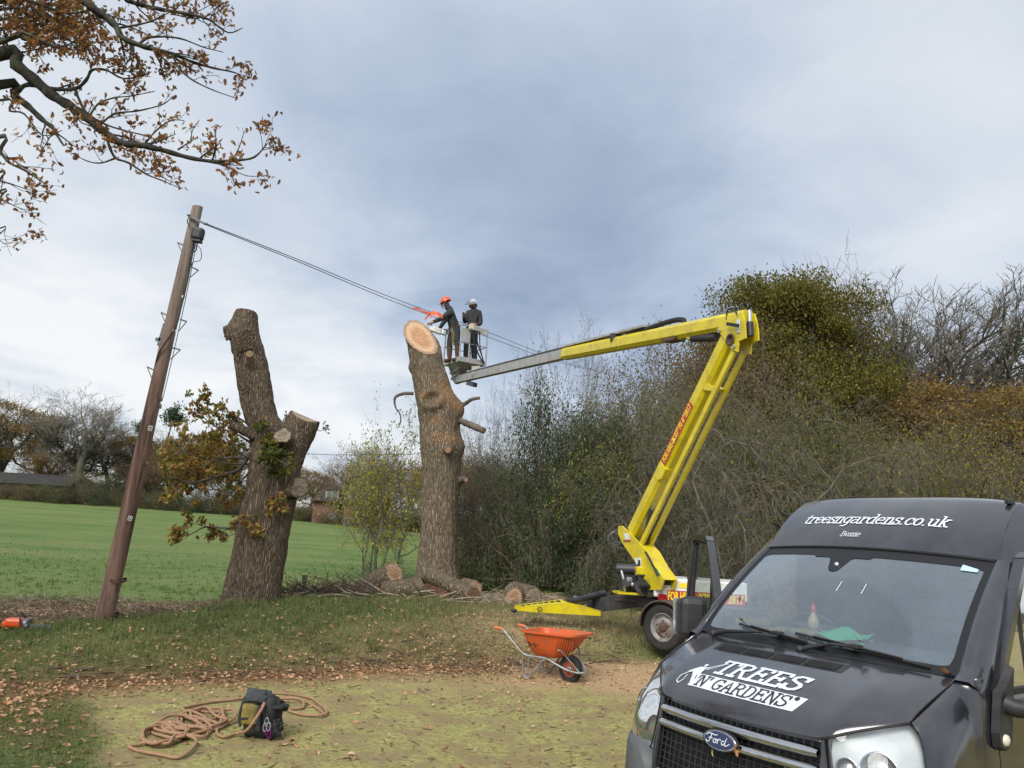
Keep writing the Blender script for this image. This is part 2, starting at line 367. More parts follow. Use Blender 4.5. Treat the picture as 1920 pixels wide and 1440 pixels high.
# grass blades, fallen leaves and twigs -----------------------------------
rng = np.random.default_rng(7)
def samp(arr, x, y):
    i = np.clip(np.searchsorted(gx, x), 0, nvx - 1); j = np.clip(np.searchsorted(gy, y), 0, nvy - 1); return arr.reshape(nvx, nvy)[i, j]
def blades(name, n, box, dens, hlo, hhi, wid, matn, seed, lean=.5):
    r = np.random.default_rng(seed); x = r.uniform(box[0], box[1], n); y = r.uniform(box[2], box[3], n)
    # tufts
    k = n // 14; cxs = r.uniform(box[0], box[1], k); cys = r.uniform(box[2], box[3], k); idx = r.integers(0, k, n)
    tf = r.random(n) < .75; x = np.where(tf, cxs[idx] + r.normal(0, .045, n), x); y = np.where(tf, cys[idx] + r.normal(0, .045, n), y)
    p = dens(x, y); keep = r.random(n) < p; x, y, idx = x[keep], y[keep], idx[keep]; n = len(x); z = gnd(x, y) - .01
    a = r.uniform(0, 2 * np.pi, n); hs = r.uniform(hlo, hhi, n) * (.6 + .8 * r.random(k)[idx]); l = r.uniform(0, lean, n) * hs; b2 = r.uniform(0, 2 * np.pi, k)[idx] + r.normal(0, .9, n)
    wx, wy = np.cos(a) * wid / 2, np.sin(a) * wid / 2; dx, dy = np.cos(b2) * l, np.sin(b2) * l
    B = np.stack([x, y, z], 1); o = np.zeros(n)
    V = np.stack([B + np.stack([-wx, -wy, o], 1), B + np.stack([wx, wy, o], 1), B + np.stack([wx * .7 + dx * .4, wy * .7 + dy * .4, hs * .6], 1),
                  B + np.stack([-wx * .7 + dx * .4, -wy * .7 + dy * .4, hs * .6], 1), B + np.stack([dx * 1.1, dy * 1.1, hs * .95], 1)], 1).reshape(-1, 3)
    i = np.arange(n)[:, None] * 5
    me = np_mesh(name, V, i + np.array([[0, 1, 2, 3]]), i + np.array([[3, 2, 4]]), (matn,)); return tag(link(name, me), kind='stuff')
leaf_mat('grass_green', [(.065, .10, .026), (.11, .155, .04), (.155, .195, .058), (.24, .22, .095)], .3)
leaf_mat('grass_straw', [(.14, .12, .05), (.27, .22, .11), (.38, .30, .17), (.10, .12, .04)], .3)
leaf_mat('field_blade', [(.075, .13, .03), (.11, .165, .045), (.15, .20, .06)], .3)
bank = lambda x, y: sstep(.0, .7, bank_s(x, y)) * (1 - samp(ditch, x, y)) * (1 - samp(m_field, x, y)) * (1 - .8 * samp(wood, x, y)) * (1 - .5 * samp(litter, x, y)) * (1 - .85 * samp(m_saw, x, y))
tag(blades('bank_grass', 120000, (-10, 6, 7, 17.5), lambda x, y: bank(x, y) * (1 - .75 * samp(straw, x, y)), .05, .13, .009, 'grass_green', 1), 'long tufty green grass on the bank in front of the felled oaks', 'grass')
tag(blades('dry_grass', 70000, (-6, 6, 10, 17), lambda x, y: bank(x, y) * (.12 + .88 * samp(straw, x, y)), .04, .12, .008, 'grass_straw', 2, 1.3), 'dry straw coloured grass on the bank behind the wheelbarrow', 'grass')
tag(blades('lawn_grass', 60000, (-7, -1.5, 5, 10), lambda x, y: (1 - samp(m_moss, x, y)) * sstep(.4, -.1, bank_s(x, y)) * (1 - .6 * samp(litter, x, y)), .02, .055, .007, 'grass_green', 3), 'short green lawn grass in the bottom left corner', 'grass')
tag(blades('field_grass', 90000, (-26, 3, 15, 40), lambda x, y: samp(m_field, x, y) * np.clip(1.0 - (y - 15) / 22, 0, 1) ** 1.5, .04, .09, .016, 'field_blade', 4), 'green pasture grass of the field behind the felled oaks', 'grass')

def oak_leaf_template():
    h = [(0, 0), (.05, .12), (.17, .20), (.10, .30), (.27, .42), (.15, .52), (.29, .66), (.16, .74), (.20, .88), (.06, .92), (0, 1.0)]
    pts = h + [(-x, y) for x, y in h[-2:0:-1]]; V = [(x, y - .5, abs(x) * .35) for x, y in pts]; V.append((0, .0, -.02)); c = len(V) - 1
    k = len(pts); return np.array(V), np.array([(i, (i + 1) % k, c) for i in range(k)])
OAKV, OAKF = oak_leaf_template()
SMV = np.array([(0, -.5, 0), (.24, -.15, .1), (.27, .2, .09), (0, .5, 0), (-.27, .2, .1), (-.24, -.15, .09)]); SMF = np.array([(0, 1, 2), (0, 2, 3), (0, 3, 4), (0, 4, 5)])
def scatter(TV, TF, P, size, rx, ry, rz, curl=None):
    """copies of a leaf at points P, turned about x, y, z"""
    n = len(P); V = TV[None] * size[:, None, None]
    if curl is not None: V[:, :, 2] += curl[:, None] * (V[:, :, 1] ** 2) / size[:, None]
    for ax, ang in ((0, rx), (1, ry), (2, rz)):
        c_, s_ = np.cos(ang)[:, None], np.sin(ang)[:, None]; a_, b_ = [(1, 2), (2, 0), (0, 1)][ax]
        Va, Vb = V[:, :, a_].copy(), V[:, :, b_].copy(); V[:, :, a_] = Va * c_ - Vb * s_; V[:, :, b_] = Va * s_ + Vb * c_
    V = V + P[:, None, :]; F = TF[None] + (np.arange(n) * len(TV))[:, None, None]
    return V.reshape(-1, 3), F.reshape(-1, TF.shape[1])
leaf_mat('dead_leaf', [(.16, .08, .04), (.30, .16, .08), (.44, .25, .13), (.56, .36, .22), (.36, .19, .09)], .15, .7)
r = np.random.default_rng(11); n = 90000
x = r.uniform(-9, 6, n); y = r.uniform(5.0, 17, n)
p = (1.0 * samp(litter, x, y) ** 1.0 + .06 * samp(m_moss, x, y) + .13 * (1 - samp(m_moss, x, y)) * (bank_s(x, y) < .2) + .05 * (bank_s(x, y) > .2) * (bank_s(x, y) < 4.5) + .2 * samp(ditch, x, y)) * np.interp(x, [-1, 2.5], [1, .25])
k = r.random(n) < p * .62; x, y = x[k], y[k]; n = len(x)
P = np.stack([x, y, gnd(x, y) + r.uniform(.006, .035, n) + .03 * (bank_s(x, y) > .2)], 1); sz = r.uniform(.03, .078, n)
V, F = scatter(OAKV, OAKF, P, sz, r.normal(0, .35, n), r.normal(0, .35, n), r.uniform(0, 6.28, n), r.uniform(-.5, 1.6, n))
tag(link('fallen_leaves', np_mesh('fallen_leaves', V, None, F, ('dead_leaf',))), 'brown oak leaves fallen on the lawn, the drive and the foot of the bank', 'leaves', kind='stuff')
mat('twig_bark', (.05, .036, .024), (.12, .09, .06), 20, rough=.85)
# debris: short twigs, chips on the drive
n = 2600; x = r.uniform(-5, 4, n); y = r.uniform(5.5, 13, n); k = (samp(m_moss, x, y) > .4); x, y = x[k], y[k]; n = len(x)
L = np.minimum(r.gamma(1.0, .022, n) + .008, .22); a = r.uniform(0, 6.28, n); c0 = np.stack([x, y, gnd(x, y) + .006], 1); dv = np.stack([np.cos(a) * L, np.sin(a) * L, r.normal(0, .006, n)], 1)
def sticks(P0, P1, R0, R1, n=3):
    P0, P1 = np.asarray(P0, float), np.asarray(P1, float); d = P1 - P0; d /= np.linalg.norm(d, axis=1)[:, None] + 1e-9
    ref = np.where(np.abs(d[:, 2:3]) > .9, np.array([[1., 0, 0]]), np.array([[0, 0, 1.]])); a = np.cross(d, ref); a /= np.linalg.norm(a, axis=1)[:, None]; b = np.cross(d, a)
    m = len(P0); V = np.empty((m, 2 * n, 3))
    for j in range(n):
        o = a * math.cos(2 * math.pi * j / n) + b * math.sin(2 * math.pi * j / n); V[:, j] = P0 + o * np.asarray(R0)[:, None]; V[:, n + j] = P1 + o * np.asarray(R1)[:, None]
    Qs = np.array([(j, (j + 1) % n, n + (j + 1) % n, n + j) for j in range(n)]); F = Qs[None] + (np.arange(m) * 2 * n)[:, None, None]
    return V.reshape(-1, 3), F.reshape(-1, 4)
V, F = sticks(c0 - dv / 2, c0 + dv / 2, np.full(n, .004) * (.5 + L * 8), np.full(n, .003))
tag(link('twig_debris', np_mesh('twig_debris', V, F, mats=('twig_bark',))), 'small broken twigs scattered over the mossy drive', 'twigs', kind='stuff')
# ================================================================== VAN
mat('van_paint', (.012, .012, .015), (.030, .029, .033), 3.5, (1, 1, 1), .4, .62, rough=.10, rough2=.22, coat=1.0, spec=.6, bump=.0004, bscale=170)
def _dew_sky_sheen():      # dust and dried dew on what faces up, blued to imitate sky reflection
    m = MATS['van_paint']; t = m.node_tree; b = t.nodes['Principled BSDF']
    ge = t.nodes.new('ShaderNodeNewGeometry'); s = t.nodes.new('ShaderNodeSeparateXYZ'); t.links.new(ge.outputs['Normal'], s.inputs[0])
    tcx = t.nodes.new('ShaderNodeTexCoord')
    n1 = noise_n(t, tcx.outputs['Object'], 9, 8, .7, .3, (1, 1, .5)); n2 = noise_n(t, tcx.outputs['Object'], 130, 3, .6)
    f = math_n(t, 'MULTIPLY', math_n(t, 'MULTIPLY_ADD', s.outputs[2], 1.6, -.25, clamp=True), math_n(t, 'MULTIPLY_ADD', n1, 1.3, math_n(t, 'MULTIPLY_ADD', n2, .5, -.42), clamp=True))
    old = b.inputs['Base Color'].links[0].from_socket
    t.links.new(mix_n(t, math_n(t, 'MULTIPLY', f, .16), old, (.14, .145, .17)), b.inputs['Base Color'])
    t.links.new(math_n(t, 'MULTIPLY_ADD', f, .26, .07), b.inputs['Roughness'])
_dew_sky_sheen()
mat('black_plastic', (.014, .014, .015), (.03, .03, .031), 8, rough=.55, bump=.0006, bscale=200)
mat('grey_plastic', (.07, .075, .082), (.10, .105, .11), 6, rough=.55, bump=.0006, bscale=160)
mat('grille_black', (.006, .006, .007), rough=.4)
mat('chrome', (.62, .62, .63), (.45, .45, .46), 14, (1, .3, 2), rough=.10, rough2=.3, metal=1.0, bump=.004, bscale=9)
mat('rubber', (.012, .012, .012), (.028, .026, .024), 12, rough=.8, bump=.001, bscale=60)
mat('seam', (.003, .003, .003), rough=.6)
mat('decal_white', (.62, .66, .71), rough=.4)
mat('decal_dark', (.02, .02, .024), rough=.4)
mat('badge_blue', (.006, .014, .075), rough=.15, coat=1)
mat('lamp_reflector', (.80, .81, .83), rough=.24, metal=1.0)
mat('lamp_white', (.55, .57, .58), (.42, .44, .45), 6, rough=.35, coat=.2)
mat('amber', (.75, .28, .04), rough=.2)
mat('cream_plastic', (.62, .58, .45), rough=.35)
mat('cab_grey', (.045, .05, .055), (.07, .075, .08), 5, rough=.75)
mat('seat_cloth', (.03, .034, .045), (.05, .052, .06), 30, rough=.95)
mat('cloth_green', (.04, .42, .22), (.06, .50, .29), 6, rough=.8)
mat('glove_yellow', (.32, .28, .10), (.18, .16, .07), 9, rough=.9)
mat('bottle_clear', (.55, .40, .30), rough=.3); mat('red_cap', (.6, .03, .03), rough=.3); mat('turquoise', (.02, .38, .50), rough=.3)
def glass_mat(name, tint, refl, film=0.0, film_col=(.5, .56, .6), wipe=False):
    m = bpy.data.materials.new(name); MATS[name] = m; m.use_nodes = True; t = m.node_tree; t.nodes.clear()
    o = t.nodes.new('ShaderNodeOutputMaterial'); tr = t.nodes.new('ShaderNodeBsdfTransparent'); tr.inputs[0].default_value = (*tint, 1)
    gl = t.nodes.new('ShaderNodeBsdfGlossy'); gl.inputs['Roughness'].default_value = .02; fr = t.nodes.new('ShaderNodeFresnel'); fr.inputs[0].default_value = 1.52
    mx = t.nodes.new('ShaderNodeMixShader'); t.links.new(math_n(t, 'MULTIPLY', fr.outputs[0], refl, clamp=True), mx.inputs[0]); t.links.new(tr.outputs[0], mx.inputs[1]); t.links.new(gl.outputs[0], mx.inputs[2])
    last = mx.outputs[0]
    if film:
        tcx = t.nodes.new('ShaderNodeTexCoord'); n1 = noise_n(t, tcx.outputs['Object'], 38, 4, .5); n2 = noise_n(t, tcx.outputs['Object'], 3, 4, .5)
        f = math_n(t, 'MULTIPLY_ADD', n1, film * .35, math_n(t, 'MULTIPLY_ADD', n2, film * .4, film * .22), clamp=True)
        if wipe:   # clean sector left by the wiper
            s = t.nodes.new('ShaderNodeSeparateXYZ'); t.links.new(tcx.outputs['Object'], s.inputs[0])
            dy = math_n(t, 'ADD', s.outputs[1], .05); dz = math_n(t, 'MULTIPLY', math_n(t, 'SUBTRACT', s.outputs[2], 1.30), 1.45)
            rr = math_n(t, 'SQRT', math_n(t, 'ADD', math_n(t, 'POWER', math_n(t, 'ABSOLUTE', dy), 2.0), math_n(t, 'POWER', math_n(t, 'ABSOLUTE', dz), 2.0)))
            cl = math_n(t, 'MULTIPLY_ADD', rr, -22.0, 15.4, clamp=True)
            f = math_n(t, 'MULTIPLY', f, math_n(t, 'MULTIPLY_ADD', cl, -.22, 1.0))
        df = t.nodes.new('ShaderNodeBsdfDiffuse'); df.inputs[0].default_value = (*film_col, 1)
        m2 = t.nodes.new('ShaderNodeMixShader'); t.links.new(f, m2.inputs[0]); t.links.new(last, m2.inputs[1]); t.links.new(df.outputs[0], m2.inputs[2]); last = m2.outputs[0]
    t.links.new(last, o.inputs[0]); return m
glass_mat('windscreen_glass', (.78, .86, .84), 3.4, .29, (.38, .48, .58), True)
glass_mat('side_glass', (.60, .66, .64), 1.4, .05)
glass_mat('lens_clear', (.93, .95, .95), 1.0, .14, (.60, .64, .66))

VYAW = math.radians(214.38)
van = thing('van', 'black high-roofed panel van with a lettered bonnet, driver door standing open', 'van', (1.244, 4.447, 0), VYAW)
# curves of the front, in van space: x forward, y to the van's left, z up
def hood_front(y):
    a = abs(y)
    if a < .54: x = -.062 - .045 * (a / .54) ** 2; z = 1.005 + .013 * (a / .54) ** 2
    else:
        s = (a - .54) / .29; x = -.107 - .283 * s ** 1.15; z = 1.018 + .117 * (s ** .8)
    return x, z
def hood_rear(y): a = abs(y) / .86; return -.675 - .135 * a ** 2, 1.318 + .006 * (1 - a)
def hood(u, v):       # u -1..1 across, v 0..1 backwards
    yf, yr = .83 * u, .862 * u; xf, zf = hood_front(yf); xr, zr = hood_rear(yr)
    x = lerp(xf, xr, v); y = lerp(yf, yr, v); z = lerp(zf, zr, v)
    a = abs(u); z += (.060 * (1 - a ** 2.2) + .012) * math.sin(math.pi * v ** .62) * (1 - .12 * v)
    z += .012 * math.exp(-((a - .66) / .07) ** 2) * math.sin(math.pi * min(1, v * 1.05)) ** .7   # the two raised creases
    return Vector((x, y, z))
b = MB(); us = np.linspace(-1, 1, 49); vs = np.linspace(0, 1, 25) ** 1.25
b.grid([[hood(u, v) for v in vs] for u in us])
b.grid([[hood(u, 0) + Vector((-.012 * k, 0, -.022 * k)) for k in (1, 0)] for u in us])      # turned-under front lip
bon = b.build('bonnet', 'van_paint', van)
def hood_n(u, v, e=.004):
    p = hood(u, v); du = hood(u + .01, v) - hood(u - .01, v); dv = hood(u, v + .01) - hood(u, v - .01 if v > .01 else v); n = du.cross(dv); n.normalize()
    if n.z < 0: n = -n
    return p + n * e
# cowl panel between bonnet and glass
def ws_base(y): a = abs(y) / .875; return Vector((-.745 - .064 * a ** 2, y, 1.338 - .012 * a ** 2))
def ws_top(y): a = abs(y) / .80; return Vector((-1.40 - .085 * a ** 2, y, 1.952 - .034 * a ** 2))
b = MB(); G = []
for u in np.linspace(-1, 1, 33):
    xr, zr = hood_rear(.862 * u); q = ws_base(.875 * u); G.append([Vector((xr - .004, .862 * u, zr - .03)), Vector((xr - .006, .862 * u, zr - .004)), Vector((lerp(xr, q.x, .6), .868 * u, zr + .000)), q + Vector((.004, 0, -.012)), q + Vector((-.03, 0, -.03))])
b.grid(G); b.build('cowl_panel', 'black_plastic', van)
# windscreen
def wsc(u, v):
    a, c = ws_base(.875 * u), ws_top(.80 * u); p = a.lerp(c, v); k = math.sin(math.pi * v) * .028
    return p + Vector((.72, 0, .69)) * k
b = MB(); b.grid([[wsc(u, v) for v in np.linspace(0, 1, 15)] for u in np.linspace(-.985, .985, 33)]); b.build('windscreen', 'windscreen_glass', van)
# dark enamel band round the glass with the camera pod patch
b = MB(); nW = Vector((.69, 0, .72)).normalized()
def wq(u, v, e=.004): return wsc(u, v) + nW * e
us_ = np.linspace(-.985, .985, 33)
def corner(u): return .05 * max(0, (abs(u) - .86) / .125) ** 2
def top_in(u):
    v = .905 - corner(u)
    v -= .16 * math.exp(-((u + .12) / .075) ** 4) + .025 * (abs(u + .12) < .25)
    return v
uf = np.linspace(-.985, .985, 81)
b.grid([[wq(u, top_in(u)), wq(u, 1.0)] for u in uf], smooth=False)
b.grid([[wq(u, 0), wq(u, .05 + corner(u))] for u in uf], smooth=False)
for s in (-1, 1): b.grid([[wq(s * .985, v), wq(s * (.945 - .03 * max(0, abs(v - .5) - .38) / .12), v)] for v in np.linspace(.03, .97, 21)], smooth=False)
b.build('windscreen_border', 'grille_black', van)
b = MB(); b.tube([wq(-.985 + 1.97 * i / 32, 1.0, .006) for i in range(33)], .009, 6); b.build('windscreen_seal', 'seam', van)
b = MB(); b.ball(wq(-.12, .80, .0), .018, 0, 10); b.build('rain_sensor', 'lamp_reflector', van)
b = MB(); b.grid([[wq(.80 + .11 * i, .86 + .06 * j * (1 - .5 * i), .008) for j in (0, 1)] for i in (0, 1)]); b.build('window_sticker', 'sticker_blue' if 'sticker_blue' in MATS else mat('sticker_blue', (.45, .68, .76), rough=.5).name, van, )
for u in (.02, .22):
    b = MB(); b.grid([[wq(u + .006 * i, .52 + .10 * j, .006) for j in (0, 1)] for i in (0, 1)]); b.build('tape_strip', 'decal_white', van)
# A pillars
def pillar(s):
    b = MB(); G = []
    for v in np.linspace(-.06, 1, 15):
        q = wsc(s * .985, max(v, 0)) if v >= 0 else wsc(s * .985, 0) + Vector((.05, 0, -.02)); out_ = lerp(.968, .885, max(v, 0)) ; dx = lerp(-.055, -.06, v)
        G.append([q + Vector((-.004, 0, -.004)), q + Vector((.012, s * .012, .012)), Vector((q.x - .01, s * (abs(q.y) + (out_ - abs(q.y)) * .7), q.z + .008)), Vector((q.x + dx, s * out_, q.z - .035)), Vector((q.x + dx - .03, s * (out_ + .004), q.z - .075))])
    b.grid(G); b.build('windscreen_pillar', 'van_paint', van)
for s in (-1, 1): pillar(s)
# roof cap: lettered front, crown, flat roof
def crown(y): a = abs(y) / .751; return Vector((-1.845 - .048 * a ** 2.5, y, 2.308 - .022 * a ** 4))
def cap(u, v):
    a, c = ws_top(.80 * u) + Vector((-.004, 0, .014)), crown(.765 * u); p = a.lerp(c, v); return p + Vector((.60, 0, .80)) * (.035 * math.sin(math.pi * v))
b = MB(); NU = np.linspace(-1, 1, 41)
def capcol(u):
    col = [cap(u, v) for v in np.linspace(0, 1, 13)]
    c = col[-1]
    for k, (dx, dz) in enumerate(((-.04, .014), (-.10, .024), (-.22, .03), (-.6, .034), (-1.5, .036), (-3.0, .03), (-3.62, .01), (-3.66, -.05))): col.append(Vector((c.x + dx, c.y * (1 + .10 * min(1, -dx * 1.2)), c.z + dz * (1 - .7 * abs(u) ** 6))))
    return col
b.grid([capcol(u) for u in NU]); b.build('roof', 'van_paint', van)
# sides: windscreen-top height to roof, with the shoulder
for s in (-1, 1):
    b = MB(); L0 = [capcol(s * 1.0)[i] for i in (0, 4, 8, 12, 13, 14, 15, 16, 17, 18, 19)]
    G = []
    for i, p in enumerate(L0):
        zlow = 1.90; ylow = .90 + .03 * min(1, max(0, (-1.5 - p.x) / .5)); xl = p.x - (.02 if i < 4 else 0)
        q = Vector((min(p.x, -1.52) if i < 4 else p.x, s * ylow, min(p.z - .02, zlow)))
        G.append([p, p + Vector((-.008, s * .028, -.02)), p.lerp(q, .45) + Vector((0, s * .035, 0)), q])
    b.grid(G, flip=(s > 0)); b.build('roof_side', 'van_paint', van)
b = MB(); b.tube([(-1.88, .72, 2.29), (-1.89, .72, 2.325), (-2.0, .72, 2.36)], .006, 6); b.box((-1.88, .72, 2.297), (.09, .03, .03), bev=.006); b.build('aerial_base', 'black_plastic', van)
# lower sides with wings ----------------------------------------------------
def lamp_outer(v):     # outer edge of headlight, v 0 bottom .. 1 tip
    P = catmull([(-.262, .938, .715), (-.30, .945, .83), (-.345, .925, .96), (-.385, .885, 1.075), (-.392, .835, 1.132)], 6); k = v * (len(P) - 1); i = min(int(k), len(P) - 2); return P[i].lerp(P[i + 1], k - i)
def side_col(x, s):
    """points from shoulder down for station x (negative backwards)"""
    if x > -.81: ti = (x + .39) / (-.81 + .39); top = Vector((x, .862 if False else lerp(.835, .866, ti), lerp(1.134, 1.322, ti)))
    else: top = Vector((x, lerp(.95, .93, min(1, (-x - .81) / .8)), 1.33 + .04 * min(1, (-x - .81) / .4)))
    k = 1 if x > -.81 else 0; sh = .066
    if x > -.81: pts = [top, top + Vector((-.004, .020, .006)), top + Vector((-.01, .052, -.016)), top + Vector((-.012, .075, -.065)), Vector((x - .012, .962, top.z - .16))]
    else: pts = [top, top + Vector((0, .012, -.01)), Vector((x, .962, top.z - .05)), Vector((x, .972, top.z - .12)), Vector((x, .978, top.z - .22))]
    pts += [Vector((x, .984, .95)), Vector((x, .985, .80)), Vector((x, .982, .65)), Vector((x, .972, .5)), Vector((x, .955, .36))]
    return pts
for s in (-1, 1):
    b = MB(); G = []
    o = [lamp_outer(v) for v in (1, .93, .82, .66, .5, .34, .17, 0)] + [Vector((-.27, .94, .5)), Vector((-.28, .93, .36))]; G.append(list(o))
    o2 = side_col(-.43, s); G.append([o[i].lerp(o2[i], .6) + Vector((0, .004, 0)) for i in range(10)])
    for x in (-.46, -.52, -.6, -.7, -.80, -.815, -.9, -.945): G.append(side_col(x, s))
    G = [[Vector((p.x, p.y * s, p.z)) for p in c] for c in G]
    b.grid(G, flip=(s > 0)); b.build('front_wing', 'van_paint', van)
    # body side behind the doors
    xs = [-2.02, -2.1, -2.6, -3.2, -4.0, -4.8, -5.18, -5.22]; b = MB()
    def colb(x):
        c = side_col(x, s)[::-1]; return [Vector((p.x, p.y * s, p.z)) for p in c] + [Vector((x, s * .955, 1.6)), Vector((x, s * .93, 1.9)), Vector((x, s * .86, 2.2)), Vector((x, s * .80, 2.30))]
    b.grid([colb(x) for x in xs], flip=(s < 0)); b.build('side_panel', 'van_paint', van)
    b = MB(); b.box((-3.1, s * .975, .55), (1.9, .04, .12), bev=.015); b.build('side_moulding', 'black_plastic', van)
b = MB(); b.grid([[Vector((-5.22, y, z)) for z in (.36, 1.0, 1.9, 2.30)] for y in (-.95, -.3, .3, .95)]); b.build('rear_doors', 'van_paint', van)
b = MB(); b.box((-2.7, 0, .42), (4.7, 1.7, .12)); b.box((-.5, 0, .5), (.5, 1.2, .4)); b.build('chassis', 'grille_black', van)
b = MB(); b.tube([hood(-1, v) + Vector((0, -.004, .0005)) for v in np.linspace(0, 1, 13)], .004, 6); b.tube([hood(1, v) + Vector((0, .004, .0005)) for v in np.linspace(0, 1, 13)], .004, 6)
b.tube([hood(u, 0) + Vector((.0, 0, -.006)) for u in np.linspace(.62, 1, 12)], .005, 6); b.tube([hood(u, 0) + Vector((.0, 0, -.006)) for u in np.linspace(-.62, -1, 12)], .005, 6)
b.build('bonnet_gap', 'seam', van)['kind'] = 'stuff'
# wheels
def wheel(parent, c, r, wd, s, name='wheel', rim='steel_rim', hub='hub_rust', ry=None):
    w_ = bpy.data.objects.new(name, None); COL.objects.link(w_); w_.parent = parent; w_.location = c
    if ry is not None: w_.rotation_euler = ry
    b = MB(); pr_ = []
    for t_ in np.linspace(0, 1, 13): a = math.pi * t_; pr_.append((r - (r * .17) * (1 - math.sin(a) ** .5) , -wd / 2 * math.cos(a)))
    pr_ = [(r * .60, -wd * .40)] + pr_ + [(r * .60, wd * .40)]
    b.lathe(pr_, 40, axis='Y')
    for k in range(40):      # tread blocks
        a = 2 * math.pi * k / 40; R = Matrix.Rotation(-a, 3, 'Y'); b.box(R @ Vector((r - .001, 0, 0)), (.012, wd * .62, r * .09), R)
    b.build('tyre', 'rubber', w_)
    b = MB(); y = s * wd * .36
    b.lathe([(r * .61, s * wd * .41), (r * .585, s * wd * .44), (r * .57, s * wd * .36), (r * .53, s * wd * .30), (r * .5, s * wd * .16), (r * .44, s * wd * .12), (r * .40, s * wd * .28), (r * .24, s * wd * .34), (r * .2, s * wd * .30), (.001, s * wd * .30)], 32, axis='Y'); b.build('rim', rim, w_)
    b = MB(); b.lathe([(r * .20, s * wd * .28), (r * .19, s * wd * .46), (r * .13, s * wd * .52), (.001, s * wd * .53)], 14, axis='Y')
    for k in range(5):
        a = 2 * math.pi * k / 5 + .3; b.lathe([(.014, s * wd * .28), (.014, s * wd * .42), (.001, s * wd * .43)], 6, c=(r * .29 * math.cos(a), 0, r * .29 * math.sin(a)), axis='Y')
    b.build('hub', hub, w_); return w_
mat('steel_rim', (.27, .265, .26), (.13, .075, .05), 7, lo=.42, hi=.62, rough=.5, metal=.3, bump=.001, bscale=30)
mat('hub_rust', (.12, .06, .04), (.05, .035, .03), 20, rough=.8, bump=.002, bscale=40)
for s in (-1, 1):
    for x in (-.98, -4.28): wheel(van, (x, s * .84, .335), .335, .215, s)
    b = MB(); b.lathe([(.43, s * .80), (.43, s * .986), (.40, s * .986)], 32, c=(-.98, 0, .36), axis='Y'); b.build('wheel_arch', 'black_plastic', van)
# headlights ----------------------------------------------------------------
def lamp_in(v): return Vector((lerp(-.085, -.112, v), lerp(.615, .560, v ** .8), lerp(.700, 1.010, v)))
def lamp_pt(u, v, s, e=0.0):
    """u 0 inner .. 1 outer, v 0 bottom .. 1 top"""
    i = lamp_in(v); o = lamp_outer(v * .999); tx, tz = hood_front(lerp(.56, .83, u)); top = Vector((tx + .002, lerp(.56, .83, u), tz - .010)); bot = lamp_in(0).lerp(lamp_outer(0), u) + Vector((.06 * math.sin(math.pi * u), .02 * math.sin(math.pi * u), 0))
    p = i.lerp(o, u) + (lerp(bot, top, v) if False else bot.lerp(top, v)) - (lamp_in(0).lerp(lamp_outer(0), u)).lerp(lamp_in(1).lerp(lamp_outer(.999), u), v)
    p += Vector((.035, .02, .01)) * (math.sin(math.pi * u) * math.sin(math.pi * v)); n = Vector((.85, .45, .25)).normalized(); p = p + n * e
    return Vector((p.x, p.y * s, p.z))
for s in (-1, 1):
    hl = bpy.data.objects.new('headlight', None); COL.objects.link(hl); hl.parent = van
    b = MB(); b.grid([[lamp_pt(u, v, s) for v in np.linspace(0, 1, 13)] for u in np.linspace(0, 1, 13)], flip=(s > 0)); b.build('lens', 'lens_clear', hl)
    b = MB(); b.grid([[lamp_pt(u, v, s, -.05 - .03 * math.sin(math.pi * u) * math.sin(math.pi * v)) for v in np.linspace(.02, .98, 9)] for u in np.linspace(.02, .98, 9)], flip=(s > 0))
    for e0, e1 in ((0, -.05),):
        ring = [(u, 0) for u in np.linspace(0, 1, 9)] + [(1, v) for v in np.linspace(0, 1, 9)] + [(u, 1) for u in np.linspace(1, 0, 9)] + [(0, v) for v in np.linspace(1, 0, 9)]
        b.grid([[lamp_pt(u, v, s, e0 - .001), lamp_pt(u * .96 + .02, v * .96 + .02, s, e1 - .01)] for u, v in ring], flip=(s < 0))
    b.build('lamp_bowl', 'lamp_white', hl)
    nrm = Vector((.93, .30 * s, .2)).normalized(); R = nrm.to_track_quat('Z', 'Y').to_matrix()
    for (u, v, rr) in ((.55, .50, .088), (.20, .56, .052)):
        c = lamp_pt(u, v, s, -.055); b = MB(); b.lathe([(rr * .3, -.03), (rr * .8, -.01), (rr, .02), (rr * 1.02, .03), (rr * .95, .03)], 22, c=c, R=R); b.build('reflector', 'lamp_reflector', hl)
        b = MB(); b.ball(c + nrm * .0, rr * .72, 0, 14, (1, 1, .55), R); b.build('projector_lens', 'chrome', hl)
    for uu, vv, du, dv, mm, nm in ((.10, .08, .75, .12, 'lamp_reflector', 'reflector'),):
        b = MB(); b.grid([[lamp_pt(uu + du * i / 4, vv + dv * j / 2, s, -.03) for j in range(3)] for i in range(5)], flip=(s > 0)); b.build(nm, mm, hl)
    b = MB(); b.tube([lamp_pt(u, v, s, .001) for u, v in ring], .005, 6); b.build('lamp_seal', 'seam', hl)
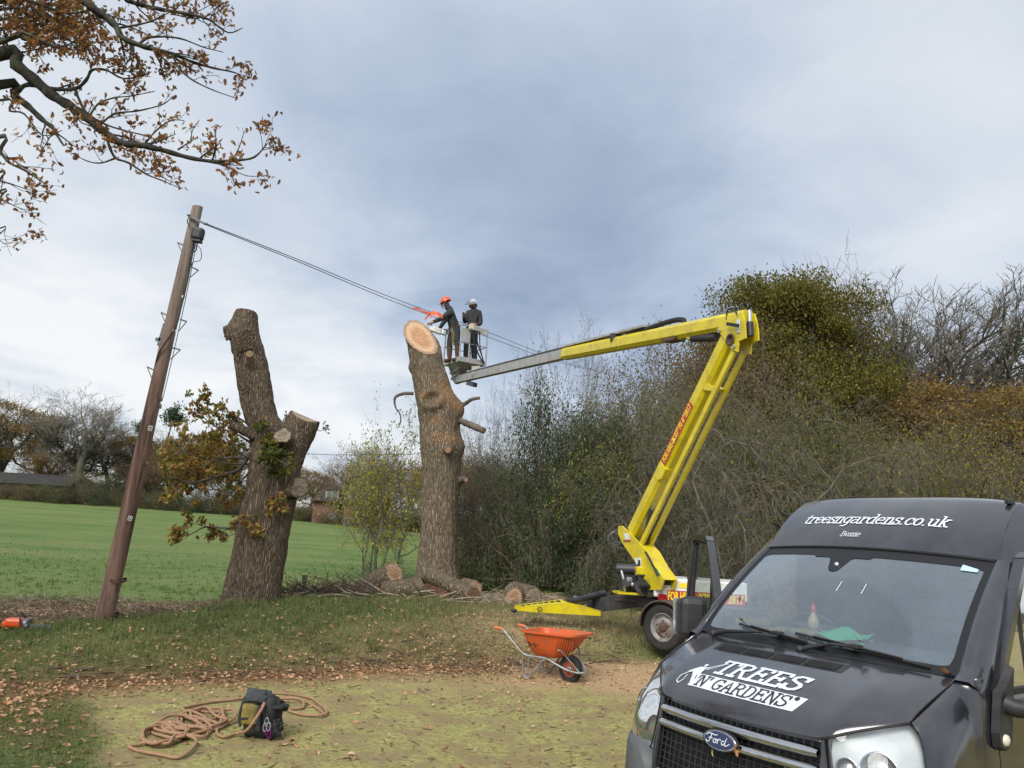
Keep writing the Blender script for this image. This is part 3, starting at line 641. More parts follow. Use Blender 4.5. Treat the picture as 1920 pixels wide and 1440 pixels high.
# grille --------------------------------------------------------------------
def gf(y, z): a = abs(y) / .55; return Vector((lerp(.005, -.052, (z - .70) / .31) - .055 * a ** 2, y, z))
b = MB(); b.grid([[gf(y, z) + Vector((-.05, 0, 0)) for z in (.60, .8, .94, 1.01)] for y in np.linspace(-.56, .56, 13)]); b.build('grille_backing', 'grille_black', van)
b = MB()
for i in range(25):
    y = -.52 + i * 1.04 / 24; b.tube([gf(y, z) + Vector((-.028, 0, 0)) for z in (.62, .8, .99)], .0042, 4, smooth=False)
for z in np.arange(.64, 1.0, .036): b.tube([gf(y, z) + Vector((-.028, 0, 0)) for y in np.linspace(-.53, .53, 13)], .0042, 4, smooth=False)
b.build('grille_mesh', 'black_plastic', van)
for z in (.945, .868):
    b = MB(); G = []
    for y in np.linspace(-.525, .525, 25):
        p = gf(y, z); k = 1 - .25 * (abs(y) > .51); G.append([p + Vector((-.025, 0, .026 * k)), p + Vector((.0, 0, .024 * k)), p + Vector((.015, 0, .012)), p + Vector((.018, 0, -.003)), p + Vector((.010, 0, -.020 * k)), p + Vector((-.022, 0, -.024 * k))])
    b.grid(G); b.build('chrome_bar', 'chrome', van)
for s in (-1, 1):
    b = MB(); G = []
    for z in np.linspace(.58, 1.012, 7): p = gf(s * .535, z); q = lamp_in(max(0, min(1, (z - .70) / .31))); G.append([p + Vector((-.05, 0, 0)), p + Vector((.004, 0, 0)), p + Vector((.006, s * .012, 0)), Vector((q.x + .004, s * (q.y - .012), z)), Vector((q.x - .03, s * q.y, z))])
    b.grid(G, flip=(s < 0)); b.build('grille_surround', 'van_paint', van)
# badge: blue oval with the maker's script
bc = gf(-.01, .888) + Vector((.030, 0, 0)); Rb = Vector((1, 0, .16)).normalized().to_track_quat('Z', 'Y').to_matrix()
bx_ = Vector((0, 1, 0)); by_ = Vector((-.16, 0, 1)).normalized(); bn_ = bx_.cross(by_).normalized()
badge = bpy.data.objects.new('maker_badge', None); COL.objects.link(badge); badge.parent = van
def oval(a, bb, h, m, name, mt, z0=0):
    b = MB(); V = [bc + bx_ * a * math.cos(t_) + by_ * bb * math.sin(t_) + bn_ * z0 for t_ in np.linspace(0, 2 * math.pi, 41)[:-1]]; W_ = [p + bn_ * h - (p - bc - bn_ * z0) * .05 for p in V]
    b.add(V + W_, [(i, (i + 1) % 40, 40 + (i + 1) % 40, 40 + i) for i in range(40)] + [tuple(range(40, 80))]); return b.build(name, mt, badge)
oval(.122, .060, .012, 0, 'badge_base', 'seam', -.006); oval(.111, .052, .006, 0, 'badge_ring', 'chrome', .006); oval(.099, .043, .002, 0, 'badge_face', 'badge_blue', .012)
def stroke(b, pts, w_, h, k=5):
    P = catmull(pts, k) if len(pts) > 2 else [Vector(p) for p in pts]; b.tube(P, w_, 5, cap=True, flat=h)
scr = [[(-.052, .010), (-.044, .017), (-.030, .018), (-.014, .016), (-.006, .020)], [(-.030, .017), (-.034, .004), (-.041, -.010), (-.050, -.012), (-.053, -.006)], [(-.042, .002), (-.034, .004), (-.026, .003)],
       [(-.017, .004), (-.022, -.002), (-.020, -.009), (-.013, -.009), (-.010, -.001), (-.015, .004), (-.009, .002), (-.003, .004)], [(-.003, .004), (-.004, -.004), (-.005, -.010)], [(-.0045, -.003), (-.001, .003), (.005, .006), (.009, .003)],
       [(.024, .004), (.016, .003), (.013, -.005), (.017, -.010), (.024, -.005), (.029, .005), (.034, .017)], [(.030, .006), (.026, -.004), (.028, -.010), (.036, -.008), (.046, .000)]]
b = MB()
for st in scr: stroke(b, [bc + bx_ * (x * 1.6) + by_ * (y * 1.5 - .003) + bn_ * .015 for x, y in st], .0030, bn_)
b.build('badge_script', 'decal_white', badge)
b = MB(); c = gf(.40, .835) + Vector((-.005, 0, 0)); b.box(c, (.01, .085, .022), m=0); b.box(c + Vector((.006, -.02, 0)), (.004, .035, .016), m=1); b.build('trim_badge', ('lamp_white', 'decal_dark'), van)
# bumper
b = MB(); G = []
for y in np.linspace(-.955, .955, 33):
    a = abs(y) / .955; x0 = .045 - .10 * a ** 2 - .22 * a ** 9
    top = .60 + .125 * sstep(.55, .66, abs(y)); G.append([Vector((x0 - .09, y * .97, top)), Vector((x0 - .015, y, top - .004)), Vector((x0, y, top - .035)), Vector((x0 + .015, y, .50)), Vector((x0 + .005, y, .36)), Vector((x0 - .05, y * .98, .26))])
b.grid(G)
for s in (-1, 1):
    b.grid([[Vector((-.265, s * .935, z)), Vector((-.30, s * .972, z)), Vector((-.60, s * .985, z))] for z in (.72, .6, .45, .3)], flip=(s > 0))
b.build('bumper', 'grey_plastic', van)
# bonnet air vent
b = MB(); U0, U1, V0, V1 = -.60, .40, .70, .80
def hv(u, v, e=.002): return hood_n(u, v + .035 * (u - U0), e)
V0, V1 = .735, .865
b.grid([[hv(u, v, .0015) for v in np.linspace(V0 - .02, V1 + .02, 5)] for u in np.linspace(U0 - .03, U1 + .03, 21)])
b.build('vent_panel', 'black_plastic', van)
for k in range(4):
    u0 = U0 + k * .25 + .012; b = MB()
    b.grid([[hv(u, v, .0035) for v in (V0, V1)] for u in (u0, u0 + .11, u0 + .222)], m=0)
    for j in range(4):
        v = V0 + (V1 - V0) * (j + .5) / 4; b.tube([hv(u0 + .222 * i / 5, v, .006) for i in range(6)], .0045, 4, m=1, smooth=False)
    for i in range(14):
        u = u0 + .222 * (i + .5) / 14; b.tube([hv(u, V0, .005), hv(u, V1, .005)], .002, 3, m=1, smooth=False)
    b.build('vent_grille', ('grille_black', 'black_plastic'), van)
# wipers
def wiper(pts_arm, blade, name='wiper'):
    wp = bpy.data.objects.new(name, None); COL.objects.link(wp); wp.parent = van
    b = MB(); b.tube([wq(u, v, e) for u, v, e in pts_arm], [.017, .014, .010, .008][:len(pts_arm)], 6); b.ball(wq(*pts_arm[0]), .024); b.build('wiper_arm', 'black_plastic', wp)
    b = MB(); n = 12; P = [(lerp(blade[0][0], blade[1][0], i / n), lerp(blade[0][1], blade[1][1], i / n) - .018 * math.sin(math.pi * i / n) * 0) for i in range(n + 1)]
    b.tube([wq(u, v, .020) for u, v in P], .008, 6); b.tube([wq(u, v, .034) for u, v in P[2:11]], .006, 5)
    m_ = P[6]; b.box(wq(m_[0], m_[1], .036), (.06, .07, .022), bev=.006); b.build('wiper_blade', 'rubber', wp)
wiper([(.0, -.035, .03), (.10, -.005, .045), (.22, .035, .045), (.36, .045, .040)], ((-.10, .095), (.84, .015)))
wiper([(-.80, -.03, .03), (-.68, -.005, .045), (-.50, .020, .045), (-.36, .042, .040)], ((-.62, .10), (.16, .015)))
# cab ----------------------------------------------------------------------
b = MB(); b.grid([[Vector((lerp(-.80, -1.30, v), y, 1.285 + .115 * v ** .8 - .05 * (v > .9))) for v in np.linspace(0, 1, 7)] for y in np.linspace(-.83, .83, 9)])
b.box((-1.30, 0, 1.12), (.22, 1.66, .50), bev=.05); b.box((-1.27, -.38, 1.40), (.18, .42, .07), bev=.03); b.build('dashboard', 'cab_grey', van)
b = MB(); Rw = Matrix.Rotation(math.radians(-58), 3, 'Y'); c = Vector((-1.48, -.38, 1.33)); b.tube([c + Rw @ Vector((.19 * math.cos(a), .19 * math.sin(a), 0)) for a in np.linspace(0, 2 * math.pi, 25)], .014, 6)
b.tube([c + Rw @ Vector((-.18, 0, 0)), c + Rw @ Vector((.18, 0, 0))], .018, 6); b.ball(c, .06, 0, 12, (1, 1, .5), Rw); b.build('steering_wheel', 'black_plastic', van)
for y in (-.42, .12, .55):
    b = MB(); b.box((-1.95, y, .98), (.5, .44, .16), bev=.05); b.box((-2.2, y, 1.35), (.16, .44, .64), bev=.06); b.box((-2.2, y, 1.74), (.11, .26, .18), bev=.04); b.build('seat', 'seat_cloth', van)
b = MB(); b.box((-2.48, 0, 1.3), (.03, 1.80, 1.75)); b.box((-2.0, 0, .62), (1.9, 1.8, .04)); b.box((-1.05, 0, .82), (.04, 1.7, .6)); b.build('bulkhead', 'cab_grey', van)
b = MB(); b.box((-1.45, .04, 1.84), (.03, .24, .07), bev=.012); b.build('rear_view_mirror', 'black_plastic', van)
# things lying on the dashboard
g = MB(); G = []
for i in range(9):
    G.append([Vector((-1.0 - .24 * j / 6, -.13 + .30 * i / 8 + .02 * math.sin(j), 1.395 + .03 * j / 6 + .014 * math.sin(i * .9 + j) + .035 * math.sin(math.pi * j / 6) * math.sin(math.pi * i / 8) + .008 * math.cos(j * 1.7 + i))) for j in range(7)])
g.grid(G); g.grid([[p - Vector((0, 0, .035)) for p in row] for row in G], flip=True)
g.build('cloth', 'cloth_green', None); clo = bpy.data.objects['cloth']; clo.location = van.location; clo.rotation_euler = van.rotation_euler; tag(clo, 'crumpled green cloth lying on the dashboard behind the windscreen', 'cloth')
for k, (x, y, a) in enumerate(((-.98, -.33, .4), (-1.04, -.22, 1.3))):
    g = MB(); c = Vector((x, y, 1.40)); R = Matrix.Rotation(a, 3, 'Z'); g.box(c, (.12, .09, .035), R, bev=.014)
    for f in range(4): g.tube([c + R @ Vector((.05, -.033 + .022 * f, 0)), c + R @ Vector((.10, -.038 + .025 * f, .008)), c + R @ Vector((.135, -.042 + .028 * f, -.004))], [.013, .012, .009], 7)
    g.tube([c + R @ Vector((.0, .045, 0)), c + R @ Vector((.05, .085, .0))], [.014, .010], 7); g.tube([c + R @ Vector((-.05, 0, 0)), c + R @ Vector((-.11, 0, 0))], [.04, .046], 9, m=1)
    o = g.build('work_glove', ('glove_yellow', 'seat_cloth')); o.location = van.location; o.rotation_euler = van.rotation_euler
    tag(o, ('yellow and grey work glove on the dashboard, farther from the green cloth', 'yellow and grey work glove on the dashboard touching the green cloth')[k], 'glove')
g = MB(); g.lathe([(.001, 0), (.036, .002), (.038, .07), (.034, .09), (.013, .13), (.013, .14)], 14, c=(-1.20, -.24, 1.385)); g.lathe([(.017, .138), (.016, .175), (.006, .18), (.005, .20), (.001, .20)], 12, c=(-1.20, -.24, 1.385), m=1)
o = g.build('spray_bottle', ('bottle_clear', 'red_cap')); o.location = van.location; o.rotation_euler = van.rotation_euler; tag(o, 'small bottle with a red cap standing on the dashboard', 'bottle')
# doors ----------------------------------------------------------------------
def make_door(s, hinge, ang, at_=None):
    """door mesh built closed, then swung about its hinge"""
    d = bpy.data.objects.new('cab_door', None); COL.objects.link(d); d.parent = van; d.location = at_ or hinge; d.rotation_euler = (0, 0, ang)
    H = Vector(hinge)
    def P(x, y, z): return Vector((x, s * y, z)) - Vector((H.x, H.y, 0)) - Vector((0, 0, H.z))
    b = MB()      # outer skin below the window
    rows = (.42, .55, .7, .85, 1.0, 1.12, 1.20, 1.24); yy = (.962, .976, .983, .985, .983, .978, .972, .962)
    b.grid([[P(x, y, z) for z, y in zip(rows, yy)] for x in (-.955, -1.2, -1.6, -2.0)], flip=(s < 0)); b.grid([[P(x, y - .06, z) for z, y in zip(rows, yy)] for x in (-.955, -1.2, -1.6, -2.0)], flip=(s > 0))
    for x in (-.955, -2.0): b.grid([[P(x, y, z) for z, y in zip(rows, yy)], [P(x, y - .06, z) for z, y in zip(rows, yy)]])
    b.build('door_panel', 'van_paint', d)
    fr = [(-.985, .955, 1.24), (-1.10, .95, 1.40), (-1.38, .92, 1.76), (-1.53, .905, 1.93), (-1.60, .895, 1.965), (-1.95, .895, 1.975), (-2.0, .90, 1.94), (-2.0, .955, 1.24)]
    b = MB()
    for i in range(7): b.beam(P(*fr[i]), P(*fr[i + 1]), .05, .06, up=(0, 1, 0))
    b.build('window_frame', 'van_paint', d)
    b = MB()
    inn = [(-1.07, .945, 1.25), (-1.15, .94, 1.38), (-1.42, .915, 1.74), (-1.56, .90, 1.915), (-1.62, .895, 1.93), (-1.93, .895, 1.94), (-1.965, .90, 1.91), (-1.965, .95, 1.25)]
    for i in range(7): b.beam(P(*inn[i]), P(*inn[i + 1]), .022, .03, up=(0, 1, 0))
    b.beam(P(-1.965, .95, 1.245), P(-1.02, .952, 1.245), .03, .03, up=(0, 1, 0)); b.beam(P(-1.40, .94, 1.25), P(-1.42, .915, 1.74), .016, .02, up=(0, 1, 0)); b.build('window_rubber', 'rubber', d)
    b = MB(); pts = [P(x, y - .002, z) for x, y, z in inn]; b.add(pts, [tuple(range(len(pts)))]); b.build('window_pane', 'side_glass', d)
    b = MB(); b.grid([[P(-1.0 - .98 * i / 4, .915 - .01 * j, .5 + .36 * j) for j in range(3)] for i in range(5)]); b.build('door_lining', 'cab_grey', d)
    # handle
    b = MB(); b.box(P(-1.83, .988, 1.02), (.20, .012, .075), bev=.02); b.box(P(-1.83, 1.006, 1.03), (.16, .02, .026), bev=.008); b.build('handle', 'black_plastic', d)
    # mirror on a black foot
    b = MB(); poly = [(-.90, 1.275), (-.955, 1.30), (-1.06, 1.40), (-1.03, 1.22), (-.99, 1.02), (-.93, .985), (-.865, 1.01), (-.855, 1.08), (-.88, 1.2)]
    k = len(poly); V = [P(x, .990, z) for x, z in poly] + [P(x * .985 - .014, 1.030, lerp(z, 1.15, .06)) for x, z in poly]; b.add(V, [tuple(range(k, 2 * k))] + [(i, (i + 1) % k, k + (i + 1) % k, k + i) for i in range(k)]); b.build('mirror_foot', 'black_plastic', d)
    b = MB(); b.tube([P(-.955, 1.02, 1.215), P(-.965, 1.07, 1.20), P(-.98, 1.15, 1.205), P(-.985, 1.19, 1.25)], [.05, .045, .042, .045], 8); b.build('mirror_arm', 'black_plastic', d)
    b = MB(); b.box(P(-.985, 1.235 - (.05 if s < 0 else 0), 1.39), (.11, .20, .30), bev=.05); b.build('mirror_housing', 'black_plastic', d)
    b = MB(); b.box(P(-1.043, 1.235, 1.39), (.004, .165, .26), bev=.001); b.build('mirror_glass', 'lamp_reflector', d)
    if s > 0:
        b = MB(); b.lathe([(.030, 0), (.027, .012), (.015, .019), (.001, .021)], 16, c=P(-.915, 1.028, 1.045), R=Matrix.Rotation(math.radians(-90), 3, 'X')); b.build('side_repeater', 'cream_plastic', d)
    return d
make_door(1, (-.955, .962, 0), 0.0)
make_door(-1, (-.955, -.962, 0), math.radians(57), (-1.10, -.905, 0))
# turquoise air freshener hanging at the near door window
b = MB(); c = Vector((-1.05, .90, 1.40)); b.ball(c, .022, 0, 10); b.ball(c - Vector((0, 0, .05)), .03, 0, 10, (.7, .9, 1.3)); b.tube([c - Vector((0, 0, .08)), c - Vector((0, 0, .15))], .004, 5)
o = b.build('air_freshener', 'turquoise'); o.location = van.location; o.rotation_euler = van.rotation_euler; tag(o, 'turquoise toy-like air freshener at the side window of the van', 'air freshener')
# dead leaves caught on the van
def van_leaf(p, lab, size=.07, m='dead_leaf', rz=0., tilt=(0, 0)):
    V, F = scatter(OAKV, OAKF, np.array([[0, 0, 0]]), np.array([size]), np.array([tilt[0]]), np.array([tilt[1]]), np.array([rz]), np.array([.8]))
    o = link('oak_leaf', np_mesh('oak_leaf', V, None, F, (m,))); o.location = van.matrix_basis @ Vector(p) if False else Matrix.Translation(van.location) @ Matrix.Rotation(VYAW, 4, 'Z') @ Vector(p); tag(o, lab, 'leaf')
mat('leaf_brown', (.36, .18, .08), (.24, .10, .04), 40, rough=.8); mat('leaf_yellow', (.55, .50, .22), rough=.8)
van_leaf(wsc(.40, .08) + nW * .06, 'curled brown leaf caught on the wiper in front of the green cloth', .07, 'leaf_brown', 1.0, (.5, .2))
van_leaf(hood(.95, .985) + Vector((0, 0, .02)), 'orange brown leaf at the foot of the near windscreen pillar', .09, 'leaf_brown', 2.0, (.4, .3))
van_leaf(wsc(-.80, .35) + nW * .01, 'small brown leaf stuck to the far side of the windscreen', .05, 'leaf_brown', .5, (-.7, 0))
van_leaf(wsc(-.62, .13) + nW * .02, 'orange leaf behind the far wiper at the bottom of the windscreen', .06, 'leaf_brown', 2.5, (.3, 0))
van_leaf(gf(.10, .865) + Vector((.035, 0, 0)), 'brown oak leaf hanging on the lower chrome bar right of the badge', .065, 'leaf_brown', .3, (1.4, 0))
van_leaf(gf(-.06, .815) + Vector((.03, 0, 0)), 'pale yellow leaf in the grille just under the oval badge', .05, 'leaf_yellow', .9, (1.3, .3))

# lettering: slab serif italics drawn with strokes ----------------------------
GL = {  # strokes on a 0..1 high, ~.7 wide cell; last item = advance
 'T': ([[(0, 1), (.72, 1)], [(.36, 1), (.36, 0)], [(.18, 0), (.54, 0)], [(0, 1), (0, .84)], [(.72, 1), (.72, .84)]], .80),
 'R': ([[(.12, 0), (.12, 1)], [(0, 1), (.42, 1), (.6, .88), (.6, .66), (.42, .52), (.12, .52)], [(.38, .52), (.62, 0), (.74, 0)], [(0, 0), (.27, 0)]], .84),
 'E': ([[(.12, 0), (.12, 1)], [(0, 1), (.62, 1), (.62, .84)], [(.12, .52), (.48, .52)], [(.48, .6), (.48, .43)], [(0, 0), (.64, 0), (.64, .17)]], .77),
 'S': ([[(.56, .74), (.56, .96)], [(.56, .85), (.42, .99), (.2, .99), (.06, .85), (.08, .66), (.28, .54), (.5, .45), (.6, .3), (.54, .1), (.36, .01), (.18, .03), (.04, .16)], [(.04, .04), (.04, .27)]], .72),
 'N': ([[(.12, 0), (.12, 1)], [(0, 1), (.14, 1), (.62, 0)], [(.62, 0), (.62, 1)], [(.5, 1), (.76, 1)], [(0, 0), (.25, 0)]], .84),
 'G': ([[(.62, .8), (.62, .96)], [(.62, .84), (.46, .99), (.24, .97), (.07, .78), (.03, .5), (.09, .2), (.26, .02), (.46, .02), (.62, .14), (.62, .42)], [(.42, .42), (.74, .42)]], .82),
 'A': ([[(.1, 0), (.38, 1), (.66, 0)], [(.19, .34), (.58, .34)], [(0, 0), (.2, 0)], [(.54, 0), (.78, 0)]], .82),
 'D': ([[(.12, 0), (.12, 1)], [(0, 1), (.38, 1), (.6, .82), (.66, .5), (.6, .18), (.38, 0), (0, 0)]], .80),
 'B': ([[(.12, 0), (.12, 1)], [(0, 1), (.4, 1), (.54, .88), (.54, .66), (.4, .53), (.12, .53)], [(.4, .53), (.6, .4), (.6, .14), (.42, 0), (0, 0)]], .72),
 "'": ([[(.1, 1), (.06, .74)]], .22),
 't': ([[(.2, .9), (.2, .16), (.3, .01), (.44, .06)], [(.04, .66), (.42, .66)]], .46),
 'r': ([[(.14, 0), (.14, .66)], [(.02, .66), (.14, .66)], [(.14, .44), (.26, .62), (.42, .66), (.44, .52)], [(.02, 0), (.30, 0)]], .50),
 'e': ([[(.05, .36), (.5, .36), (.46, .58), (.28, .68), (.1, .58), (.04, .34), (.1, .1), (.28, 0), (.48, .1)]], .56),
 's': ([[(.42, .5), (.42, .66)], [(.42, .58), (.26, .68), (.08, .62), (.08, .44), (.26, .35), (.42, .27), (.42, .08), (.26, 0), (.06, .06)], [(.06, 0), (.06, .2)]], .50),
 'n': ([[(.14, 0), (.14, .66)], [(.02, .66), (.14, .66)], [(.14, .48), (.28, .66), (.44, .64), (.48, .48), (.48, 0)], [(.02, 0), (.26, 0)], [(.38, 0), (.60, 0)]], .62),
 'g': ([[(.44, .58), (.26, .68), (.08, .58), (.05, .36), (.12, .12), (.28, .06), (.46, .18)], [(.46, .66), (.46, -.1), (.34, -.28), (.12, -.26)], [(.46, .66), (.58, .66)]], .60),
 'a': ([[(.1, .6), (.28, .68), (.44, .6), (.46, .1), (.58, 0)], [(.46, .4), (.2, .38), (.05, .24), (.08, .06), (.24, 0), (.46, .14)]], .60),
 'd': ([[(.46, .58), (.28, .68), (.1, .58), (.04, .34), (.1, .1), (.26, 0), (.46, .12)], [(.34, 1), (.47, 1), (.47, 0), (.6, 0)]], .62),
 '.': ([[(.08, .03), (.14, .03)]], .26),
 'c': ([[(.42, .5), (.42, .62)], [(.44, .58), (.26, .68), (.1, .58), (.04, .34), (.1, .1), (.28, 0), (.46, .1)]], .52),
 'o': ([[(.27, .68), (.1, .58), (.04, .34), (.1, .1), (.27, 0), (.44, .1), (.5, .34), (.44, .58), (.27, .68)]], .58),
 'u': ([[(.02, .66), (.14, .66), (.14, .2), (.24, .01), (.38, .04), (.5, .2)], [(.38, .66), (.5, .66), (.5, 0), (.62, 0)]], .64),
 'k': ([[(.02, 1), (.14, 1), (.14, 0)], [(.46, .66), (.16, .32)], [(.24, .4), (.48, 0), (.60, 0)], [(.36, .66), (.56, .66)], [(.02, 0), (.26, 0)]], .62),
 'i': ([[(.02, .66), (.14, .66), (.14, 0)], [(.02, 0), (.26, 0)], [(.13, .88), (.15, .9)]], .30),
 'h': ([], .5), ' ': ([], .35)}
def lettering(b, text, f, h, wt, shear=.2, thin=.75, xs=1.0, m=0):
    """f(x, y) -> 3D point; x to the right, y up, in metres on the surface"""
    x = 0
    for ch in text:
        st, adv = GL[ch]
        for pl in st:
            P = [np.array([x + (px_ * xs + shear * py_) * h, py_ * h]) for px_, py_ in pl]
            P = [P[0]] + [q for a_, b_ in zip(P[:-1], P[1:]) for q in ((a_ + b_) / 2, b_)]
            d = [P[min(i + 1, len(P) - 1)] - P[max(i - 1, 0)] for i in range(len(P))]; V = []
            P[0] = P[0] - d[0] / np.linalg.norm(d[0]) * wt * .45; P[-1] = P[-1] + d[-1] / np.linalg.norm(d[-1]) * wt * .45
            for p, dd in zip(P, d):
                dd = dd / (np.linalg.norm(dd) + 1e-9); nn = np.array([-dd[1], dd[0]]); ww = wt * (thin if abs(dd[0]) > .8 else 1) / 2; V += [f(*(p - nn * ww)), f(*(p + nn * ww))]
            b.add(V, [(2 * i, 2 * i + 2, 2 * i + 3, 2 * i + 1) for i in range(len(P) - 1)], m)
        x += adv * h * xs
    return x
def text_w(text, h): return sum(GL[c][1] for c in text) * h
# bonnet logo.  viewer's right = van +y
def hood_f(x0, y0, e):
    return lambda x, y: hood_n((x0 + x) / .84, np.interp(y0 + y, [0, .62], [0, 1]), e)
b = MB(); lettering(b, 'TREES', hood_f(-.31, .203, .0035), .135, .024, .2, .8, 1.12); b.build('logo_lettering', 'decal_white', van)
b = MB(); fpl = hood_f(-.40, .075, .003); W_ = .735
nP = 24; top_ = [fpl(.03 + W_ * i / nP, .094) for i in range(nP + 1)]; bot_ = [fpl(W_ * i / nP, 0) for i in range(nP + 1)]
b.add(bot_ + top_, [(i, i + 1, nP + 2 + i, nP + 1 + i) for i in range(nP)]); b.build('logo_banner', 'decal_white', van)
b = MB(); wN = text_w("'N' GARDENS", .072); lettering(b, "'N' GARDENS", hood_f(-.37, .086, .0055), .072, .0105, .2, .7, .655 / wN)
for k in range(5):
    a = math.pi * k / 5; f_ = hood_f(.315, .152, .0055); V = []; dx, dy = .014 * math.cos(a), .014 * math.sin(a); nx, ny = -dy * .22, dx * .22
    b.add([f_(-dx - nx, -dy - ny), f_(dx - nx, dy - ny), f_(dx + nx, dy + ny), f_(-dx + nx, -dy + ny)], [(0, 1, 2, 3)])
b.build('banner_lettering', 'decal_dark', van)['kind'] = 'stuff'
b = MB(); f_ = hood_f(-.475, .07, .0035)       # climber on a rope
sil = [[(.060, .185), (.072, .195), (.088, .19), (.09, .175), (.076, .165), (.064, .17)], [(.045, .155), (.085, .165), (.10, .14), (.10, .10), (.125, .06), (.12, .035), (.105, .05), (.085, .085), (.075, .10), (.095, .04), (.11, .005), (.095, .0), (.075, .03), (.055, .07), (.03, .10), (.02, .13)],
       [(.085, .155), (.12, .17), (.125, .16), (.092, .143)], [(.02, .13), (-.005, .10), (.0, .085), (.03, .105)]]
for s_ in sil: b.add([f_(x, y) for x, y in s_], [tuple(range(len(s_)))])
for pl in ([(.10, .155), (.20, .235)], [(.11, .135), (.21, .24)], [(.0, .09), (-.03, .05), (-.03, .01), (-.005, .0), (.015, .03), (.01, .07)]):
    for (x0, y0), (x1, y1) in zip(pl[:-1], pl[1:]):
        dx, dy = x1 - x0, y1 - y0; l_ = math.hypot(dx, dy); nx, ny = -dy / l_ * .003, dx / l_ * .003; b.add([f_(x0 - nx, y0 - ny), f_(x1 - nx, y1 - ny), f_(x1 + nx, y1 + ny), f_(x0 + nx, y0 + ny)], [(0, 1, 2, 3)])
b.build('logo_climber', 'decal_white', van)
def cap_f(x0, y0): return lambda x, y: cap((x0 + x) / .79, (y0 + y) / .56) + Vector((.7, 0, .7)) * .005
b = MB(); wl = text_w('treesngardens.co.uk', 1.0); lettering(b, 'treesngardens.co.uk', cap_f(-.585, .215), 1.06 / wl, .0130); b.build('roof_lettering', 'decal_white', van)
b = MB(); wl = text_w('Bessie', 1.0); lettering(b, 'Bessie', cap_f(-.20, .085), .145 / wl, .0048); b.build('name_lettering', 'decal_white', van)
# ================================================================== FELLED OAKS
def bark_mat(name, dark, mid, light, sc=1.0, disp=.03, tint=(.30, .28, .20)):
    m = bpy.data.materials.new(name); MATS[name] = m; m.use_nodes = True; t = m.node_tree; b = t.nodes['Principled BSDF']; b.inputs['Roughness'].default_value = .92; b.inputs['Specular IOR Level'].default_value = .15
    tcx = t.nodes.new('ShaderNodeTexCoord'); vec = tcx.outputs['Object']
    nz = noise_n(t, vec, 2.5, 4, .6); 
    mp = t.nodes.new('ShaderNodeMapping'); mp.inputs['Scale'].default_value = (1, 1, .105); t.links.new(vec, mp.inputs[0])
    nw = t.nodes.new('ShaderNodeTexNoise'); nw.inputs['Scale'].default_value = 5; nw.inputs['Detail'].default_value = 4; t.links.new(mp.outputs[0], nw.inputs['Vector'])
    va = t.nodes.new('ShaderNodeVectorMath'); va.operation = 'MULTIPLY_ADD'; va.inputs[1].default_value = (.16, .16, .16); t.links.new(nw.outputs['Color'], va.inputs[0]); t.links.new(mp.outputs[0], va.inputs[2])
    vo = t.nodes.new('ShaderNodeTexVoronoi'); vo.feature = 'DISTANCE_TO_EDGE'; vo.inputs['Scale'].default_value = 34 * sc; t.links.new(va.outputs[0], vo.inputs['Vector'])
    crack = ramp_n(t, vo.outputs['Distance'], [(.0, 0.0), (.30, 1.0)])
    fine = noise_n(t, vec, 26 * sc, 6, .7, .2, (1, 1, .22))
    col = ramp_n(t, math_n(t, 'MULTIPLY', math_n(t, 'MULTIPLY_ADD', fine, .7, .25), math_n(t, 'MULTIPLY_ADD', crack, .60, .40)), [(.12, dark), (.34, mid), (.62, light)])
    col = mix_n(t, ramp_n(t, nz, [(.45, 0), (.75, .45)]), col, tint, 'MIX')
    sa = t.nodes.new('ShaderNodeAttribute'); sa.attribute_name = 'sawdust'
    sw = math_n(t, 'MULTIPLY', sa.outputs['Fac'], math_n(t, 'MULTIPLY_ADD', crack, .55, math_n(t, 'MULTIPLY_ADD', fine, 1.2, -.15)), clamp=True)
    col = mix_n(t, sw, col, (.40, .235, .125)); t.links.new(col, b.inputs['Base Color'])
    bn = t.nodes.new('ShaderNodeBump'); bn.inputs['Distance'].default_value = disp; t.links.new(math_n(t, 'MULTIPLY_ADD', fine, .45, crack), bn.inputs['Height']); t.links.new(bn.outputs[0], b.inputs['Normal'])
    return m
bark_mat('oak_bark', (.045, .034, .024), (.19, .148, .10), (.36, .29, .205), 1.0, .03, (.30, .235, .155))
bark_mat('oak_bark_dark', (.035, .026, .019), (.15, .112, .08), (.28, .22, .16), 1.1, .03, (.21, .16, .11))
